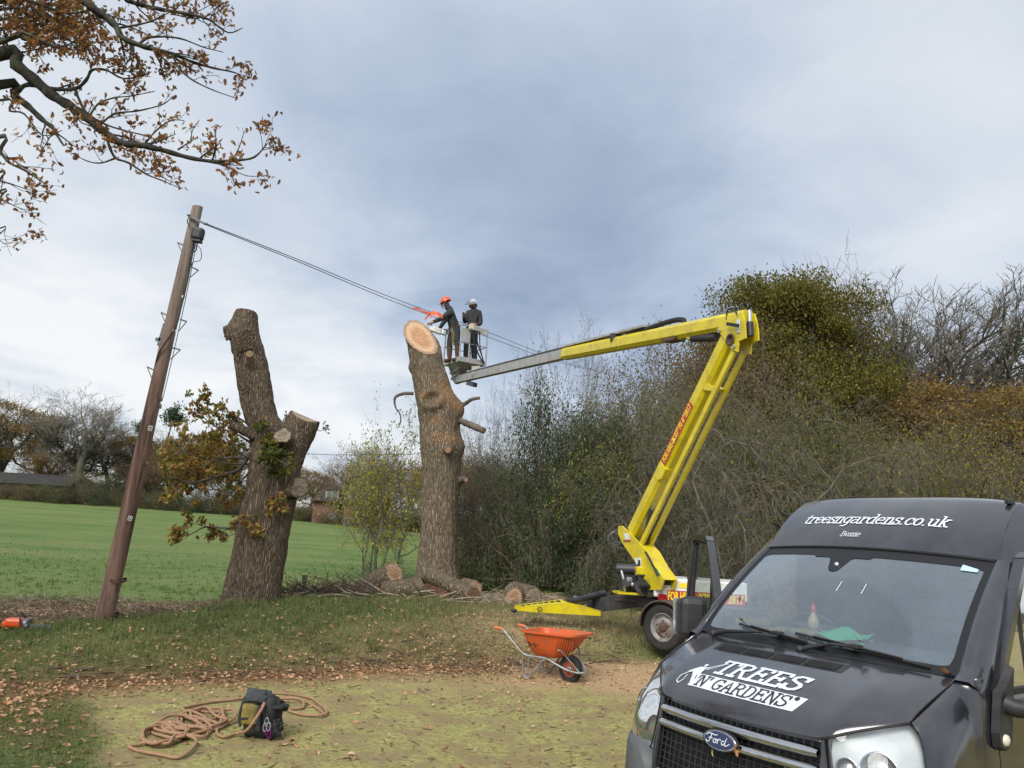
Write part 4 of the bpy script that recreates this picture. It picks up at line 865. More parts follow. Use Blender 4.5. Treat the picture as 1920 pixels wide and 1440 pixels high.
def cutwood(name, heart, sap, dark=(.28, .19, .12)):
    m = bpy.data.materials.new(name); MATS[name] = m; m.use_nodes = True; t = m.node_tree; b = t.nodes['Principled BSDF']; b.inputs['Roughness'].default_value = .8; b.inputs['Specular IOR Level'].default_value = .2
    ra = t.nodes.new('ShaderNodeAttribute'); ra.attribute_name = 'ring'; tcx = t.nodes.new('ShaderNodeTexCoord'); nn = noise_n(t, tcx.outputs['Object'], 5, 6, .6)
    rr = math_n(t, 'MULTIPLY_ADD', nn, .16, ra.outputs['Fac'])
    col = ramp_n(t, rr, [(.0, heart), (.55, heart), (.84, sap), (1.0, dark)])
    rings = math_n(t, 'SINE', math_n(t, 'MULTIPLY', rr, 90.0)); col = mix_n(t, math_n(t, 'MULTIPLY_ADD', rings, .10, .10), col, (.20, .12, .065))
    saw = noise_n(t, tcx.outputs['Object'], 9, 3, .5, .2, (1, 1, 6)); col = mix_n(t, ramp_n(t, saw, [(.5, 0), (.62, .35)]), col, (.72, .52, .34))
    t.links.new(col, b.inputs['Base Color']); bn = t.nodes.new('ShaderNodeBump'); bn.inputs['Distance'].default_value = .006; t.links.new(math_n(t, 'ADD', saw, noise_n(t, tcx.outputs['Object'], 40, 5, .7)), bn.inputs['Height']); t.links.new(bn.outputs[0], b.inputs['Normal'])
cutwood('cut_fresh', (.42, .225, .12), (.58, .39, .245)); cutwood('cut_weathered', (.26, .20, .145), (.36, .29, .20), (.12, .09, .06)); cutwood('cut_grey', (.17, .15, .12), (.24, .21, .16), (.09, .07, .05))
cutwood('cut_log', (.27, .15, .085), (.38, .25, .155), (.16, .10, .065))
def trunk(name, path, radii, bark, cut, parent, nu=72, seg=.035, amp=.028, seed=1, cutn=None, bumps=(), sawd=(), hollows=(), cap=True, flare=None, ang_amp=.07, cutname='cut_face'):
    """displaced bark tube along a path; the end is cut by a plane (normal cutn through the last point) and capped with wood"""
    P = [Vector(p) for p in catmull(path, 8)]; k0 = len(path); R0 = np.interp(np.linspace(0, k0 - 1, len(P)), np.arange(k0), radii)
    Ls = np.concatenate([[0], np.cumsum([(P[i + 1] - P[i]).length for i in range(len(P) - 1)])]); n = max(6, int(Ls[-1] / seg)); tt = np.linspace(0, Ls[-1], n)
    C = np.stack([np.interp(tt, Ls, [p[i] for p in P]) for i in range(3)], 1); R = np.interp(tt, Ls, R0)
    T = np.gradient(C, axis=0); T /= np.linalg.norm(T, axis=1)[:, None]; a = np.cross(T[0], [0, 1, .01]); a /= np.linalg.norm(a); Aa = []; Bb = []
    for i in range(n): a = a - T[i] * a.dot(T[i]); a /= np.linalg.norm(a); Aa.append(a); Bb.append(np.cross(T[i], a))
    Aa, Bb = np.array(Aa), np.array(Bb); th = np.linspace(0, 2 * np.pi, nu, endpoint=False)
    D = Aa[:, None] * np.cos(th)[None, :, None] + Bb[:, None] * np.sin(th)[None, :, None]
    rad = R[:, None] * (1 + ang_amp * np.cos(2 * th + seed)[None] * 1.0 + ang_amp * .6 * np.cos(3 * th + seed * 2.1 + tt[:, None] * .5))
    if flare is not None: rad = rad * (1 + flare * np.exp(-tt / .35)[:, None] * (1 + .5 * np.cos(5 * th + seed)[None]))
    V = C[:, None] + D * rad[..., None]; Pn = V.reshape(-1, 3)
    ridg = vnoise(Pn, (15, 15, 2.3), seed, 2, .5); ridg = np.abs(ridg); mm = vnoise(Pn, (2.2, 2.2, 1.3), seed + 5, 3)
    off = (amp * (.5 - np.clip(ridg * 2.4, 0, 1)) * -1 + mm * amp * 1.3).reshape(n, nu)
    for (bp, br, ba) in bumps: d = np.linalg.norm(V - np.array(bp), axis=2); off = off + ba * np.exp(-(d / br) ** 2)
    for (bp, br, ba) in hollows: d = np.linalg.norm(V - np.array(bp), axis=2); off = off - ba * np.exp(-(d / br) ** 4) + ba * .45 * np.exp(-((d - br * 1.35) / (br * .35)) ** 2)
    V = V + D * off[..., None]
    sw = np.zeros((n, nu))
    for (bp, br) in sawd: d = np.linalg.norm((V - np.array(bp)) / np.array(br), axis=2); sw = np.maximum(sw, np.clip(1.5 - d + .5 * vnoise(V.reshape(-1, 3), 4, 33, 3).reshape(n, nu), 0, 1))
    end = V[-1].mean(0)
    if cutn is not None:
        cn = np.array(cutn, float); cn /= np.linalg.norm(cn); q = np.array(path[-1], float) ; ax = T[-1]
        dd = (V - q) @ cn; V = np.where(dd[..., None] > 0, V - ax * (dd / (ax @ cn))[..., None], V); end = V[-1].mean(0)
    me_V = V.reshape(-1, 3); i, j = np.meshgrid(np.arange(n - 1), np.arange(nu), indexing='ij'); F = np.stack([i * nu + j, i * nu + (j + 1) % nu, (i + 1) * nu + (j + 1) % nu, (i + 1) * nu + j], -1).reshape(-1, 4)
    me = np_mesh(name, me_V, F, mats=(bark,), smooth=True); attr(me, 'sawdust', sw.ravel()); o = link(name, me, parent)
    if cap:
        ring = V[-1]; K = 8; CV = [end + (ring - end) * (kk / K) for kk in range(K, 0, -1)]; CV = np.concatenate(CV); nz_ = vnoise(CV, 7, seed, 3)[:, None] * .006; CV = CV + (np.array(cutn) / np.linalg.norm(cutn) if cutn is not None else T[-1]) * nz_
        CV = np.concatenate([CV, [end]]); rg = np.concatenate([np.full(nu, kk / K) for kk in range(K, 0, -1)] + [[0]])
        Fq = [(kk * nu + j, kk * nu + (j + 1) % nu, (kk + 1) * nu + (j + 1) % nu, (kk + 1) * nu + j) for kk in range(K - 1) for j in range(nu)]; Ft = [((K - 1) * nu + j, (K - 1) * nu + (j + 1) % nu, K * nu) for j in range(nu)]
        cm = np_mesh(cutname, CV, Fq, Ft, (cut,), smooth=False); attr(cm, 'ring', rg); link(cutname, cm, parent)
    return o
def outline(rows, Y, dY=0):
    C, R = [], []
    for k, (y, l, r) in enumerate(rows): C.append(at((l + r) / 2, y, Y + dY * k)); R.append((r - l) / 2 / FPX * (Y + dY * k) * 1.0)
    return C, R
mat('branch_bark', (.075, .06, .045), (.15, .125, .10), 14, (1, 1, .3), rough=.9, bump=.004, bscale=30)
mat('hollow_wood', (.02, .01, .006), (.14, .055, .03), 12, (1, 1, .4), rough=.9, bump=.01, bscale=20)
# --- middle oak, cut today --------------------------------------------------
T2Y = 20.6; rows = [(1128, 768, 886), (1105, 774, 872), (1080, 779, 864), (1040, 783, 861), (980, 788, 861), (920, 789, 862), (870, 788, 865), (830, 784, 866), (790, 782, 863), (765, 778, 862), (745, 775, 852), (720, 771, 843), (690, 766, 834), (650, 761, 827), (600, 756, 824)]
C, R = outline(rows, T2Y); C[0][2] = gz1(C[0][0], T2Y) - .15
oak2 = thing('felled_oak', 'tall topped oak trunk with a fresh sloping cut beside the lift basket', 'tree trunk', (0, 0, 0), group='oaks reduced to standing trunks')
R[-1] *= .98
qv = at(786, 634, T2Y); C[-1] = at(784, 590, T2Y)
bp = lambda x, y, dy=-.45: at(x, y, T2Y + dy)
C2 = list(C)
o = trunk('trunk', C2, R, 'oak_bark', 'cut_fresh', oak2, nu=110, seg=.04, amp=.022, seed=3, cap=False,
      bumps=[(bp(866, 768, 0), .26, .17), (bp(862, 838, 0), .26, .10), (bp(840, 838), .22, .10), (bp(868, 905, 0), .14, .10), (bp(768, 690, 0), .13, .06), (bp(855, 715, 0), .12, .06), (bp(765, 745, 0), .12, .04)],
      hollows=[(bp(812, 752), .20, .17), (bp(828, 760), .09, .06)],
      sawd=[(bp(838, 735), (.30, .5, .42)), (bp(858, 762, -.1), (.22, .6, .22)), (bp(795, 742), (.24, .4, .08)), (bp(840, 820), (.34, .5, .16)), (bp(820, 790), (.22, .5, .10)), (bp(868, 898, -.1), (.12, .4, .10))])
# clip with the sloping saw cut
me = o.data; cn = np.array([.42, -.95, .95]); cn /= np.linalg.norm(cn); q = at(795, 636, T2Y)
nv = len(me.vertices); V = np.empty(nv * 3); me.vertices.foreach_get('co', V); V = V.reshape(-1, 3); dd = (V - q) @ cn; ax = np.array([-.17, 0, 1.]); 
V = np.where(dd[:, None] > 0, V - ax * (dd / (ax @ cn))[:, None], V); top = V.reshape(-1, 110, 3)[-1]; me.vertices.foreach_set('co', V.ravel()); me.update()
end = top.mean(0); K = 10; rings_ = [end + (top - end) * (kk / K) * (1 if kk < K else .998) for kk in range(K, 0, -1)]; CV = np.concatenate(rings_ + [[end]]); CV = CV + cn * (.004 + vnoise(CV, 6, 4, 3)[:, None] * .006)
nu = 110; Fq = [(kk * nu + j, kk * nu + (j + 1) % nu, (kk + 1) * nu + (j + 1) % nu, (kk + 1) * nu + j) for kk in range(K - 1) for j in range(nu)]; Ft = [((K - 1) * nu + j, (K - 1) * nu + (j + 1) % nu, K * nu) for j in range(nu)]
cm = np_mesh('cut_face', CV, Fq, Ft, ('cut_fresh',)); attr(cm, 'ring', np.concatenate([np.full(nu, kk / K) for kk in range(K, 0, -1)] + [[0]])); link('cut_face', cm, oak2)
b = MB(); h = bp(814, 752, -.30); b.ball(h, .17, 0, 14, (1, .5, .75)); b.build('hollow', 'hollow_wood', oak2)
def limb(pts, rads, parent, name='branch_stump', m='branch_bark', capm=None, Y=None, n=9):
    P = catmull([at(x, y, Y_) for x, y, Y_ in pts], 5); rr = np.interp(np.linspace(0, 1, len(P)), np.linspace(0, 1, len(rads)), rads); rr = rr * (1 + .10 * np.sin(np.arange(len(P)) * 2.3))
    b = MB(); b.tube(P, rr, n, 0, cap=False); k = len(P); b.add([v for v in b.V[-n:]], [tuple(range(n))], 1); b.add([v for v in b.V[:n]], [tuple(range(n))[::-1]], 0); return b.build(name, (m, capm or m), parent)
Y = T2Y
limb([(775, 738, Y), (758, 738, Y), (742, 744, Y - .1), (740, 757, Y - .1), (745, 772, Y - .1)], [.05, .045, .04, .028, .012], oak2)
limb([(745, 768, Y - .1), (751, 780, Y - .1), (750, 796, Y), (744, 804, Y)], [.02, .018, .013, .006], oak2)
limb([(862, 760, Y), (872, 757, Y), (884, 749, Y - .1), (900, 746, Y - .1)], [.09, .055, .05, .042], oak2)
limb([(852, 784, Y), (868, 791, Y - .1), (885, 798, Y - .3), (908, 808, Y - .5)], [.10, .085, .095, .085], oak2, capm='cut_fresh')
limb([(836, 838, Y - .3), (838, 842, Y - .62), (840, 844, Y - .75)], [.12, .10, .09], oak2, capm='cut_fresh')
limb([(858, 903, Y), (868, 899, Y - .1), (874, 900, Y - .2)], [.10, .09, .07], oak2, capm='cut_fresh')
limb([(843, 700, Y), (850, 697, Y), (862, 688, Y)], [.03, .025, .01], oak2); limb([(846, 712, Y), (852, 705, Y), (858, 704, Y)], [.04, .03, .02], oak2)
# split sapwood at its foot and felled pieces
def log(name, label, a, c_, r, cut='cut_log', bark='oak_bark', seed=1, cat='log', group='oak logs lying by the foot of the trunk', sawd=(), wedge=None):
    L_ = thing(name, label, cat, tuple(a), group=group); a = np.array(a, float); c_ = np.array(c_, float); d = c_ - a
    pts = [np.zeros(3) + d * 0.0, d * .33, d * .66, d]; oo = trunk('bark', pts, [r, r * 1.02, r * .98, r * .95], bark, cut, L_, nu=48, seg=.05, amp=.02, seed=seed, ang_amp=.08)
    ring = [v.co.copy() for v in oo.data.vertices[:48]]; e = sum(ring, Vector()) / 48; CV = [list(e + (v - e) * k) for k in (1, .66, .33) for v in ring] + [list(e)]
    Fq = [(k * 48 + (j + 1) % 48, k * 48 + j, (k + 1) * 48 + j, (k + 1) * 48 + (j + 1) % 48) for k in range(2) for j in range(48)]; Ft = [(96 + (j + 1) % 48, 96 + j, 144) for j in range(48)]
    cm = np_mesh('cut_face', CV, Fq, Ft, (cut,)); attr(cm, 'ring', np.array([1.] * 48 + [.66] * 48 + [.33] * 48 + [0])); link('cut_face', cm, L_)
    return L_
def G3(px, py, Y, dz=0): p = at(px, py, Y); return np.array([p[0], p[1], gz1(p[0], p[1]) + dz])
a = G3(676, 1135, 16.9, .12); c_ = G3(736, 1118, 16.4, .40); log('log', 'thickest oak log, pale cut end tilted up to the right, near the bramble bush', a, c_, .27, seed=2)
a = G3(716, 1135, 16.0, .12); c_ = G3(786, 1130, 16.3, .16); log('log', 'oak log lying lengthwise with bark showing, directly in front of the middle trunk foot', a, c_, .19, seed=3)
a = G3(800, 1128, 17.0, .38); c_ = G3(884, 1150, 16.2, .10); log('log', 'dark red split oak slab leaning against the foot of the middle trunk', a, c_, .21, seed=4, bark='oak_bark')
a = G3(887, 1140, 16.9, .22); c_ = G3(868, 1136, 17.5, .24); log('log', 'short upright-cut oak round just right of the middle trunk foot', a, c_, .17, seed=5)
a = G3(962, 1150, 16.2, .10); c_ = G3(968, 1142, 16.9, .12); log('log', 'flat oak disc lying left of the yellow outrigger', a, c_, .20, seed=6)
a = G3(1000, 1143, 16.9, .10); c_ = G3(960, 1130, 17.8, .15); log('log', 'grey oak round behind the flat disc by the yellow outrigger', a, c_, .22, seed=7, cut='cut_grey')
a = G3(597, 1130, 17.2, .10); c_ = G3(575, 1133, 16.8, .12); log('log', 'broken reddish log lying right beside the little fence post', a, c_, .14, seed=8)
b = MB()
def splinter(x0, y0, Y0, x1, y1, Y1, r0, m=0):
    P = catmull([at(x0, y0, Y0), at((x0 + x1) / 2, (y0 + y1) / 2 - 2, (Y0 + Y1) / 2), at(x1, y1, Y1)], 3); b.tube(P, np.linspace(r0, r0 * .4, len(P)), 5, m)
# split red heartwood wedge under the trunk
b = MB(); V_ = [at(795, 1098, 16.7), at(822, 1104, 16.5), at(858, 1122, 16.2), at(892, 1146, 16.0), at(870, 1148, 16.1), at(838, 1140, 16.3), at(806, 1128, 16.5)]
b.add(V_ + [v + np.array([.05, .25, .1]) for v in V_], [tuple(range(7)), tuple(range(7, 14))[::-1]] + [(i, (i + 1) % 7, 7 + (i + 1) % 7, 7 + i) for i in range(7)])
mat('split_wood', (.06, .025, .014), (.15, .065, .038), 7, (1, 1, .3), rough=.85, bump=.02, bscale=14)
tag(b.build('split_slab', 'split_wood'), 'reddish brown split slab of heartwood across the foot of the middle trunk', 'wood slab')
# --- left oak ----------------------------------------------------------------
T1Y = 14.5; oak1 = thing('felled_oak', 'forked topped oak trunk with brown leafy side shoots, nearest the telegraph pole', 'tree trunk', (0, 0, 0), group='oaks reduced to standing trunks')
rows = [(1142, 413, 520), (1110, 421, 524), (1070, 431, 530), (1020, 442, 540), (980, 449, 546), (940, 459, 555), (905, 466, 563), (870, 470, 566), (840, 470, 556), (815, 468, 540), (790, 463, 524), (755, 453, 516), (720, 446, 510), (685, 441, 502), (655, 437, 494), (630, 432, 486), (608, 432, 483), (584, 441, 482)]
C, R = outline(rows, T1Y); C[0][2] = gz1(C[0][0], T1Y) - .12; b1 = lambda x, y, dy=-.4: at(x, y, T1Y + dy)
trunk('trunk', C, R, 'oak_bark_dark', 'cut_weathered', oak1, nu=110, seg=.03, amp=.02, seed=8, cutn=(.1, .35, .93), bumps=[(b1(428, 620, 0), .15, .10), (b1(436, 655, 0), .1, .03), (b1(465, 672), .12, .09)])
rows = [(905, 500, 560), (870, 505, 566), (840, 516, 576), (815, 526, 588), (795, 536, 596), (780, 546, 600)]
C, R = outline(rows, T1Y - .15); R = [r * .96 for r in R]
trunk('limb', C, R, 'oak_bark_dark', 'cut_weathered', oak1, nu=80, seg=.03, amp=.018, seed=12, cutn=(.35, -.35, .86))
C = [at(528, 925, T1Y), at(545, 918, T1Y - .2), at(562, 914, T1Y - .35)]; trunk('limb_stub', C, [.26, .22, .20], 'oak_bark_dark', 'cut_grey', oak1, nu=60, seg=.03, amp=.015, seed=15, cutn=(.78, -.60, .05))
C = [at(527, 835, T1Y - .2), at(530, 824, T1Y - .5), at(531, 817, T1Y - .66)]; trunk('limb_stub', C, [.17, .15, .14], 'oak_bark_dark', 'cut_grey', oak1, nu=50, seg=.025, amp=.02, seed=16, cutn=(.1, -.9, .3))
C = [at(478, 818, T1Y - .2), at(455, 806, T1Y - .3), at(434, 796, T1Y - .35)]; trunk('limb_stub', C, [.10, .085, .07], 'oak_bark_dark', 'cut_grey', oak1, nu=36, seg=.03, amp=.008, seed=17, cutn=(-.9, -.3, .3))
C = [at(437, 632, T1Y), at(428, 620, T1Y - .05), at(418, 617, T1Y - .1)]; trunk('limb_stub', C, [.13, .11, .05], 'oak_bark_dark', 'cut_grey', oak1, nu=36, seg=.03, amp=.02, seed=18, cutn=(-.8, -.3, -.2))
def ledge(x0, y0, x1, y1, hgt, dy):
    """pale sawn step standing proud of the bark"""
    c = (at(x0, y0, T1Y + dy) + at(x1, y1, T1Y + dy)) / 2; u = at(x1, y1, T1Y + dy) - at(x0, y0, T1Y + dy); L_ = np.linalg.norm(u) / 2; u = Vector(u / np.linalg.norm(u)); v = Vector((0, .25, -.50)); bb = MB(); n = 20
    top = [Vector(c) + u * (L_ * math.cos(t_)) + v * (.11 * math.sin(t_)) for t_ in np.linspace(0, 2 * math.pi, n + 1)[:-1]]; bot = [p + Vector((.01, .12, -hgt)) - u * 0 for p in top]
    bb.add(top + bot, [tuple(range(n))], 0); bb.add(top + bot, [(i, (i + 1) % n, n + (i + 1) % n, n + i) for i in range(n)], 1); return bb.build('sawn_step', ('sawn_pale', 'oak_bark_dark'), oak1)
mat('sawn_pale', (.52, .40, .25), (.40, .28, .16), 12, (1, 1, 1), rough=.8)
ledge(443, 629, 477, 621, .35, -.44); ledge(461, 664, 475, 663, .2, -.50)
# leafy shoots on the left oak
def shoots(base_list, parent, name, leafm, seed, lsz=(.07, .12), gen=3, dens=1.0, spread=.35, bark='branch_bark', leafT=(OAKV, OAKF), rmin=.003):
    """base_list: polylines (list of points, r0, r1). grows side twigs with leaves"""
    rg = random.Random(seed); S0, S1, A0, A1 = [], [], [], []; LP = []
    b = MB()
    def grow(P, r0, r1, lev):
        n = len(P)
        for i in range(n - 1):
            ra, rb = lerp(r0, r1, i / (n - 1)), lerp(r0, r1, (i + 1) / (n - 1))
            if lev == 0: pass
            else: S0.append(P[i]); S1.append(P[i + 1]); A0.append(ra); A1.append(rb)
        Ltot = sum((P[i + 1] - P[i]).length for i in range(n - 1))
        if lev >= gen or Ltot < .08:
            for i in range(1, n):
                for _ in (range(1 if rg.random() < .95 * dens else 0) if i < n - 1 else range(2)): LP.append(P[i] + Vector([rg.gauss(0, .03) for _ in range(3)]))
            return
        m = max(3, int(Ltot / (.14 if lev == 0 else .10 if lev == 1 else .08) * dens))
        for c in range(m):
            f = rg.uniform(.12, 1.0); i = min(int(f * (n - 1)), n - 2); p = P[i].lerp(P[i + 1], f * (n - 1) - i); d = (P[i + 1] - P[i]).normalized()
            ax = d.orthogonal().normalized(); ax = Quaternion(d, rg.uniform(0, 6.28)) @ ax; d2 = (Quaternion(ax, rg.uniform(.4, 1.15)) @ d); L2 = Ltot * rg.uniform(.22, .48) * (1.1 - .5 * f); L2 = min(L2, spread * (1.4 - .35 * lev)); L2 = max(L2, .06)
            k = 4 if L2 > .15 else 3; Q = [p]
            for s_ in range(k): d2 = (d2 + Vector([rg.gauss(0, .17) for _ in range(3)]) + Vector((0, 0, .04))).normalized(); Q.append(Q[-1] + d2 * (L2 / k))
            rr = min(.012 if lev == 0 else .006, max(rmin, lerp(r0, r1, f) * .5)); grow(Q, rr, max(rmin * .7, rr * .45), lev + 1)
    for pts, r0, r1 in base_list:
        P = catmull(pts, 4); b = MB(); b.tube(P, np.linspace(r0, r1, len(P)) * (1 + .12 * np.sin(np.arange(len(P)) * 1.7)), 8, 0); b.build('branch', bark, parent); grow(P, r0, r1, 0)
    V, F = sticks([list(p) for p in S0], [list(p) for p in S1], A0, A1, 4); link('twigs', np_mesh('twigs', V, F, mats=(bark,)), parent)['kind'] = 'stuff'
    LP = np.array([list(p) for p in LP]); rr = np.random.default_rng(seed); n = len(LP); V, F = scatter(*leafT, LP, rr.uniform(*lsz, n), rr.normal(1.2, .7, n), rr.normal(0, .8, n), rr.uniform(0, 6.28, n), rr.uniform(-1, 2, n))
    link('leaves', np_mesh('leaves', V, None, F, (leafm,)), parent)['kind'] = 'stuff'; return n
leaf_mat('autumn_oak', [(.30, .15, .04), (.42, .23, .06), (.24, .12, .035), (.46, .34, .08), (.16, .18, .035), (.12, .15, .03), (.34, .19, .055)], .4)
leaf_mat('green_oak_leaf', [(.05, .09, .015), (.09, .13, .02), (.14, .15, .03), (.26, .17, .03)], .4)
Y = T1Y; bl = []
def br(pts, r0, r1, dY=0, Y0=None): return ([Vector(at(x, y, (Y0 or Y) + dY * i)) for i, (x, y) in enumerate(pts)], r0, r1)
n1 = shoots([br([(470, 850), (448, 880), (425, 888), (395, 897), (350, 905), (312, 890)], .045, .008, -.12), br([(465, 860), (430, 858), (400, 868), (360, 878), (330, 862)], .03, .006, .1), br([(470, 830), (440, 812), (405, 800), (378, 778), (370, 755)], .022, .005, -.1), br([(465, 845), (430, 830), (390, 838), (345, 835)], .022, .005, .2),
             br([(468, 800), (450, 785), (430, 790), (415, 770)], .02, .005, -.1), br([(472, 880), (450, 905), (430, 930), (405, 945)], .02, .005, .05), br([(475, 865), (445, 845), (415, 815), (395, 815)], .02, .005, -.25), br([(470, 870), (430, 870), (385, 860), (340, 850), (318, 862)], .02, .005, -.2)], oak1, 'x', 'autumn_oak', 5, (.075, .125), 3, 1.0, .55)
n2 = shoots([br([(462, 985), (425, 990), (385, 988), (350, 1005), (325, 1000)], .022, .004, -.05), br([(458, 985), (440, 1000), (420, 1010)], .012, .004, -.1)], oak1, 'x', 'autumn_oak', 6, (.08, .13), 3, .9, .34)
n3 = shoots([br([(480, 870), (500, 855), (520, 862), (545, 875)], .015, .004, -.15, Y - .55), br([(490, 885), (510, 880), (530, 888)], .012, .004, -.1, Y - .55), br([(470, 810), (486, 800), (498, 812)], .012, .004, 0, Y - .5)], oak1, 'x', 'green_oak_leaf', 7, (.08, .14), 3, 1.5, .3)
n4 = shoots([br([(500, 900), (490, 940), (470, 975), (480, 995)], .012, .004, 0, Y - .55), br([(520, 900), (515, 940), (500, 975)], .012, .004, 0, Y - .58)], oak1, 'x', 'autumn_oak', 9, (.07, .13), 3, 1.4, .28)
n5 = shoots([br([(585, 800), (600, 808), (612, 800)], .008, .003, 0), br([(540, 790), (533, 782)], .006, .003, 0)], oak1, 'x', 'green_oak_leaf', 19, (.05, .08), 2, .7, .15)
print('shoot leaves', n1, n2, n3, n4)
# ================================================================== OVERHANGING OAK (top left)
nearoak = thing('oak_tree', 'oak reaching in from the top left with brown autumn leaves on dark branches', 'tree', (-9.2, 7.0, 0))
nearoak.location = (0, 0, 0)
mat('dark_bark', (.020, .018, .015), (.055, .05, .04), 12, rough=.9, c3=(.08, .09, .06), s3=5, bump=.003, bscale=40)
def zc(pts, Yv): return [Vector(at(x * .3055, y * .3055, Yv + dy)) for x, y, dy in pts]
NY = 7.4
trk = [Vector((-9.6, 6.6, -.2)), Vector((-9.5, 6.7, 1.5)), Vector((-9.3, 6.8, 3.2)), Vector((-9.2, 7.0, 5.0)), Vector((-9.1, 7.1, 7.5)), Vector((-9.0, 7.2, 10)), Vector((-8.8, 7.3, 12.5))]
trunk('trunk', trk, [.55, .48, .44, .40, .33, .24, .10], 'oak_bark_dark', 'cut_grey', nearoak, nu=48, seg=.12, amp=.03, seed=30, cap=False)
def fromtrunk(z, pts): return [Vector((-9.2, 7.0, z)), (Vector((-9.2, 7.0, z)).lerp(pts[0], .55) + Vector((0, 0, .15)))] + pts
BL = [
 (fromtrunk(4.0, zc([(0, 330, 0), (100, 400, .05), (210, 490, .1), (330, 590, .1), (430, 650, .05), (540, 730, 0), (640, 810, -.05), (740, 875, -.1), (880, 895, -.1), (1010, 925, -.05), (1150, 965, 0), (1300, 990, .05), (1440, 985, .05), (1560, 965, .05), (1640, 880, .05)], NY)), .075, .006),
 (fromtrunk(3.8, zc([(0, 520, .2), (90, 590, .3), (170, 650, .3), (260, 735, .25), (320, 780, .2), (350, 830, .2), (392, 895, .2)], NY)), .06, .008),
 (fromtrunk(5.6, zc([(300, -120, -.3), (420, -60, -.3), (510, 0, -.3), (570, 50, -.3), (640, 100, -.25), (710, 160, -.2), (750, 230, -.2), (850, 275, -.15), (950, 305, -.1), (1060, 330, -.05), (1180, 380, 0), (1300, 415, .05), (1420, 440, .1), (1480, 460, .1)], NY)), .06, .005),
 (zc([(1060, 335, -.05), (1100, 420, -.1), (1180, 490, -.1), (1300, 550, -.1), (1440, 600, -.1)], NY), .014, .004),
 (zc([(740, 170, -.2), (830, 155, -.3), (930, 130, -.35), (1000, 95, -.4), (1080, 60, -.4)], NY), .012, .004),
 (zc([(850, 272, -.15), (930, 228, -.1), (1100, 235, 0), (1250, 290, .1), (1370, 320, .1)], NY), .014, .004),
 (fromtrunk(6.2, zc([(600, -80, .2), (780, 0, .2), (870, 30, .2), (1000, 60, .2), (1150, 85, .2), (1280, 120, .2), (1400, 200, .2), (1490, 170, .2)], NY)), .04, .004),
 (fromtrunk(3.0, zc([(-60, 850, 0), (0, 930, 0), (60, 1000, 0), (150, 1045, 0), (280, 1130, 0)], NY)), .03, .006),
 (zc([(655, 835, 0), (672, 900, 0), (710, 970, 0), (790, 1000, -.05), (900, 1070, -.1), (1000, 1110, -.1), (1120, 1160, -.1)], NY), .018, .004),
 (zc([(710, 970, 0), (620, 1000, .05), (540, 990, .1), (460, 950, .1)], NY), .010, .004),
 (zc([(110, 560, .2), (170, 520, .15), (320, 545, .1), (460, 545, .1), (530, 490, .1), (565, 430, .1), (650, 430, .1), (750, 480, .1), (850, 470, .1), (930, 440, .1)], NY), .026, .005),
 (zc([(460, 548, .1), (490, 620, .1), (530, 690, .05), (640, 760, 0), (760, 800, 0), (900, 835, 0), (1020, 880, 0)], NY), .016, .005),
 (zc([(1090, 920, 0), (1150, 880, 0), (1215, 840, 0)], NY), .010, .004), (zc([(1170, 860, 0), (1185, 790, 0), (1225, 735, 0)], NY), .006, .003),
 (fromtrunk(2.4, zc([(-80, 1080, 0), (0, 1110, 0), (70, 1130, 0), (160, 1160, 0)], NY)), .02, .004), (fromtrunk(2.3, zc([(-60, 1190, 0), (0, 1215, 0), (60, 1250, 0), (140, 1285, 0)], NY)), .015, .003),
 (fromtrunk(1.8, zc([(-60, 1420, 0), (-20, 1460, 0), (30, 1500, 0)], NY)), .012, .003),
 (fromtrunk(5.5, zc([(0, 10, .2), (200, 20, .2), (350, 25, .2), (500, 15, .2), (620, -30, .2)], NY)), .03, .012),
 (fromtrunk(4.8, zc([(0, 180, .6), (130, 120, .6), (260, 100, .6), (400, 130, .5), (500, 200, .5)], NY)), .03, .005), (fromtrunk(4.6, zc([(0, 260, -.5), (120, 200, -.5), (240, 240, -.5), (350, 290, -.5), (470, 250, -.5)], NY)), .03, .005),
 (fromtrunk(5.6, zc([(0, -40, -.4), (140, -10, -.4), (280, 40, -.4), (420, 80, -.4), (520, 70, -.4)], NY)), .03, .005), (fromtrunk(3.9, zc([(-40, 620, -.2), (60, 680, -.2), (150, 700, -.2), (260, 830, -.2), (380, 800, -.2)], NY)), .018, .004),
 (zc([(540, 730, 0), (600, 640, 0), (700, 600, 0), (800, 590, 0), (950, 560, 0)], NY), .012, .004), (zc([(600, 780, 0), (700, 700, .1), (850, 680, .1), (1000, 640, .1), (1060, 590, .1)], NY), .012, .004), (zc([(880, 895, 0), (960, 800, .1), (1050, 740, .1), (1130, 740, .1)], NY), .010, .004),
 (zc([(930, 900, 0), (950, 980, 0), (980, 1070, 0), (1060, 1120, 0)], NY), .008, .003), (zc([(1300, 990, 0), (1400, 1030, 0), (1520, 1080, 0), (1640, 1075, 0)], NY), .007, .003), (zc([(1440, 1060, 0), (1430, 1110, 0), (1490, 1140, 0)], NY), .005, .003),
]
leaf_mat('near_oak_leaf', [(.22, .085, .03), (.34, .15, .05), (.16, .07, .035), (.42, .22, .06), (.28, .12, .04), (.20, .17, .05)], .45)
SPARSE = {1, 7, 14, 15, 16, 21}
n6 = shoots([q_ for i_, q_ in enumerate(BL) if i_ not in SPARSE], nearoak, 'x', 'near_oak_leaf', 40, (.045, .08), 3, .42, .24, 'dark_bark', rmin=.0022)
shoots([q_ for i_, q_ in enumerate(BL) if i_ in SPARSE], nearoak, 'x', 'near_oak_leaf', 43, (.045, .08), 2, .22, .22, 'dark_bark', rmin=.0022)
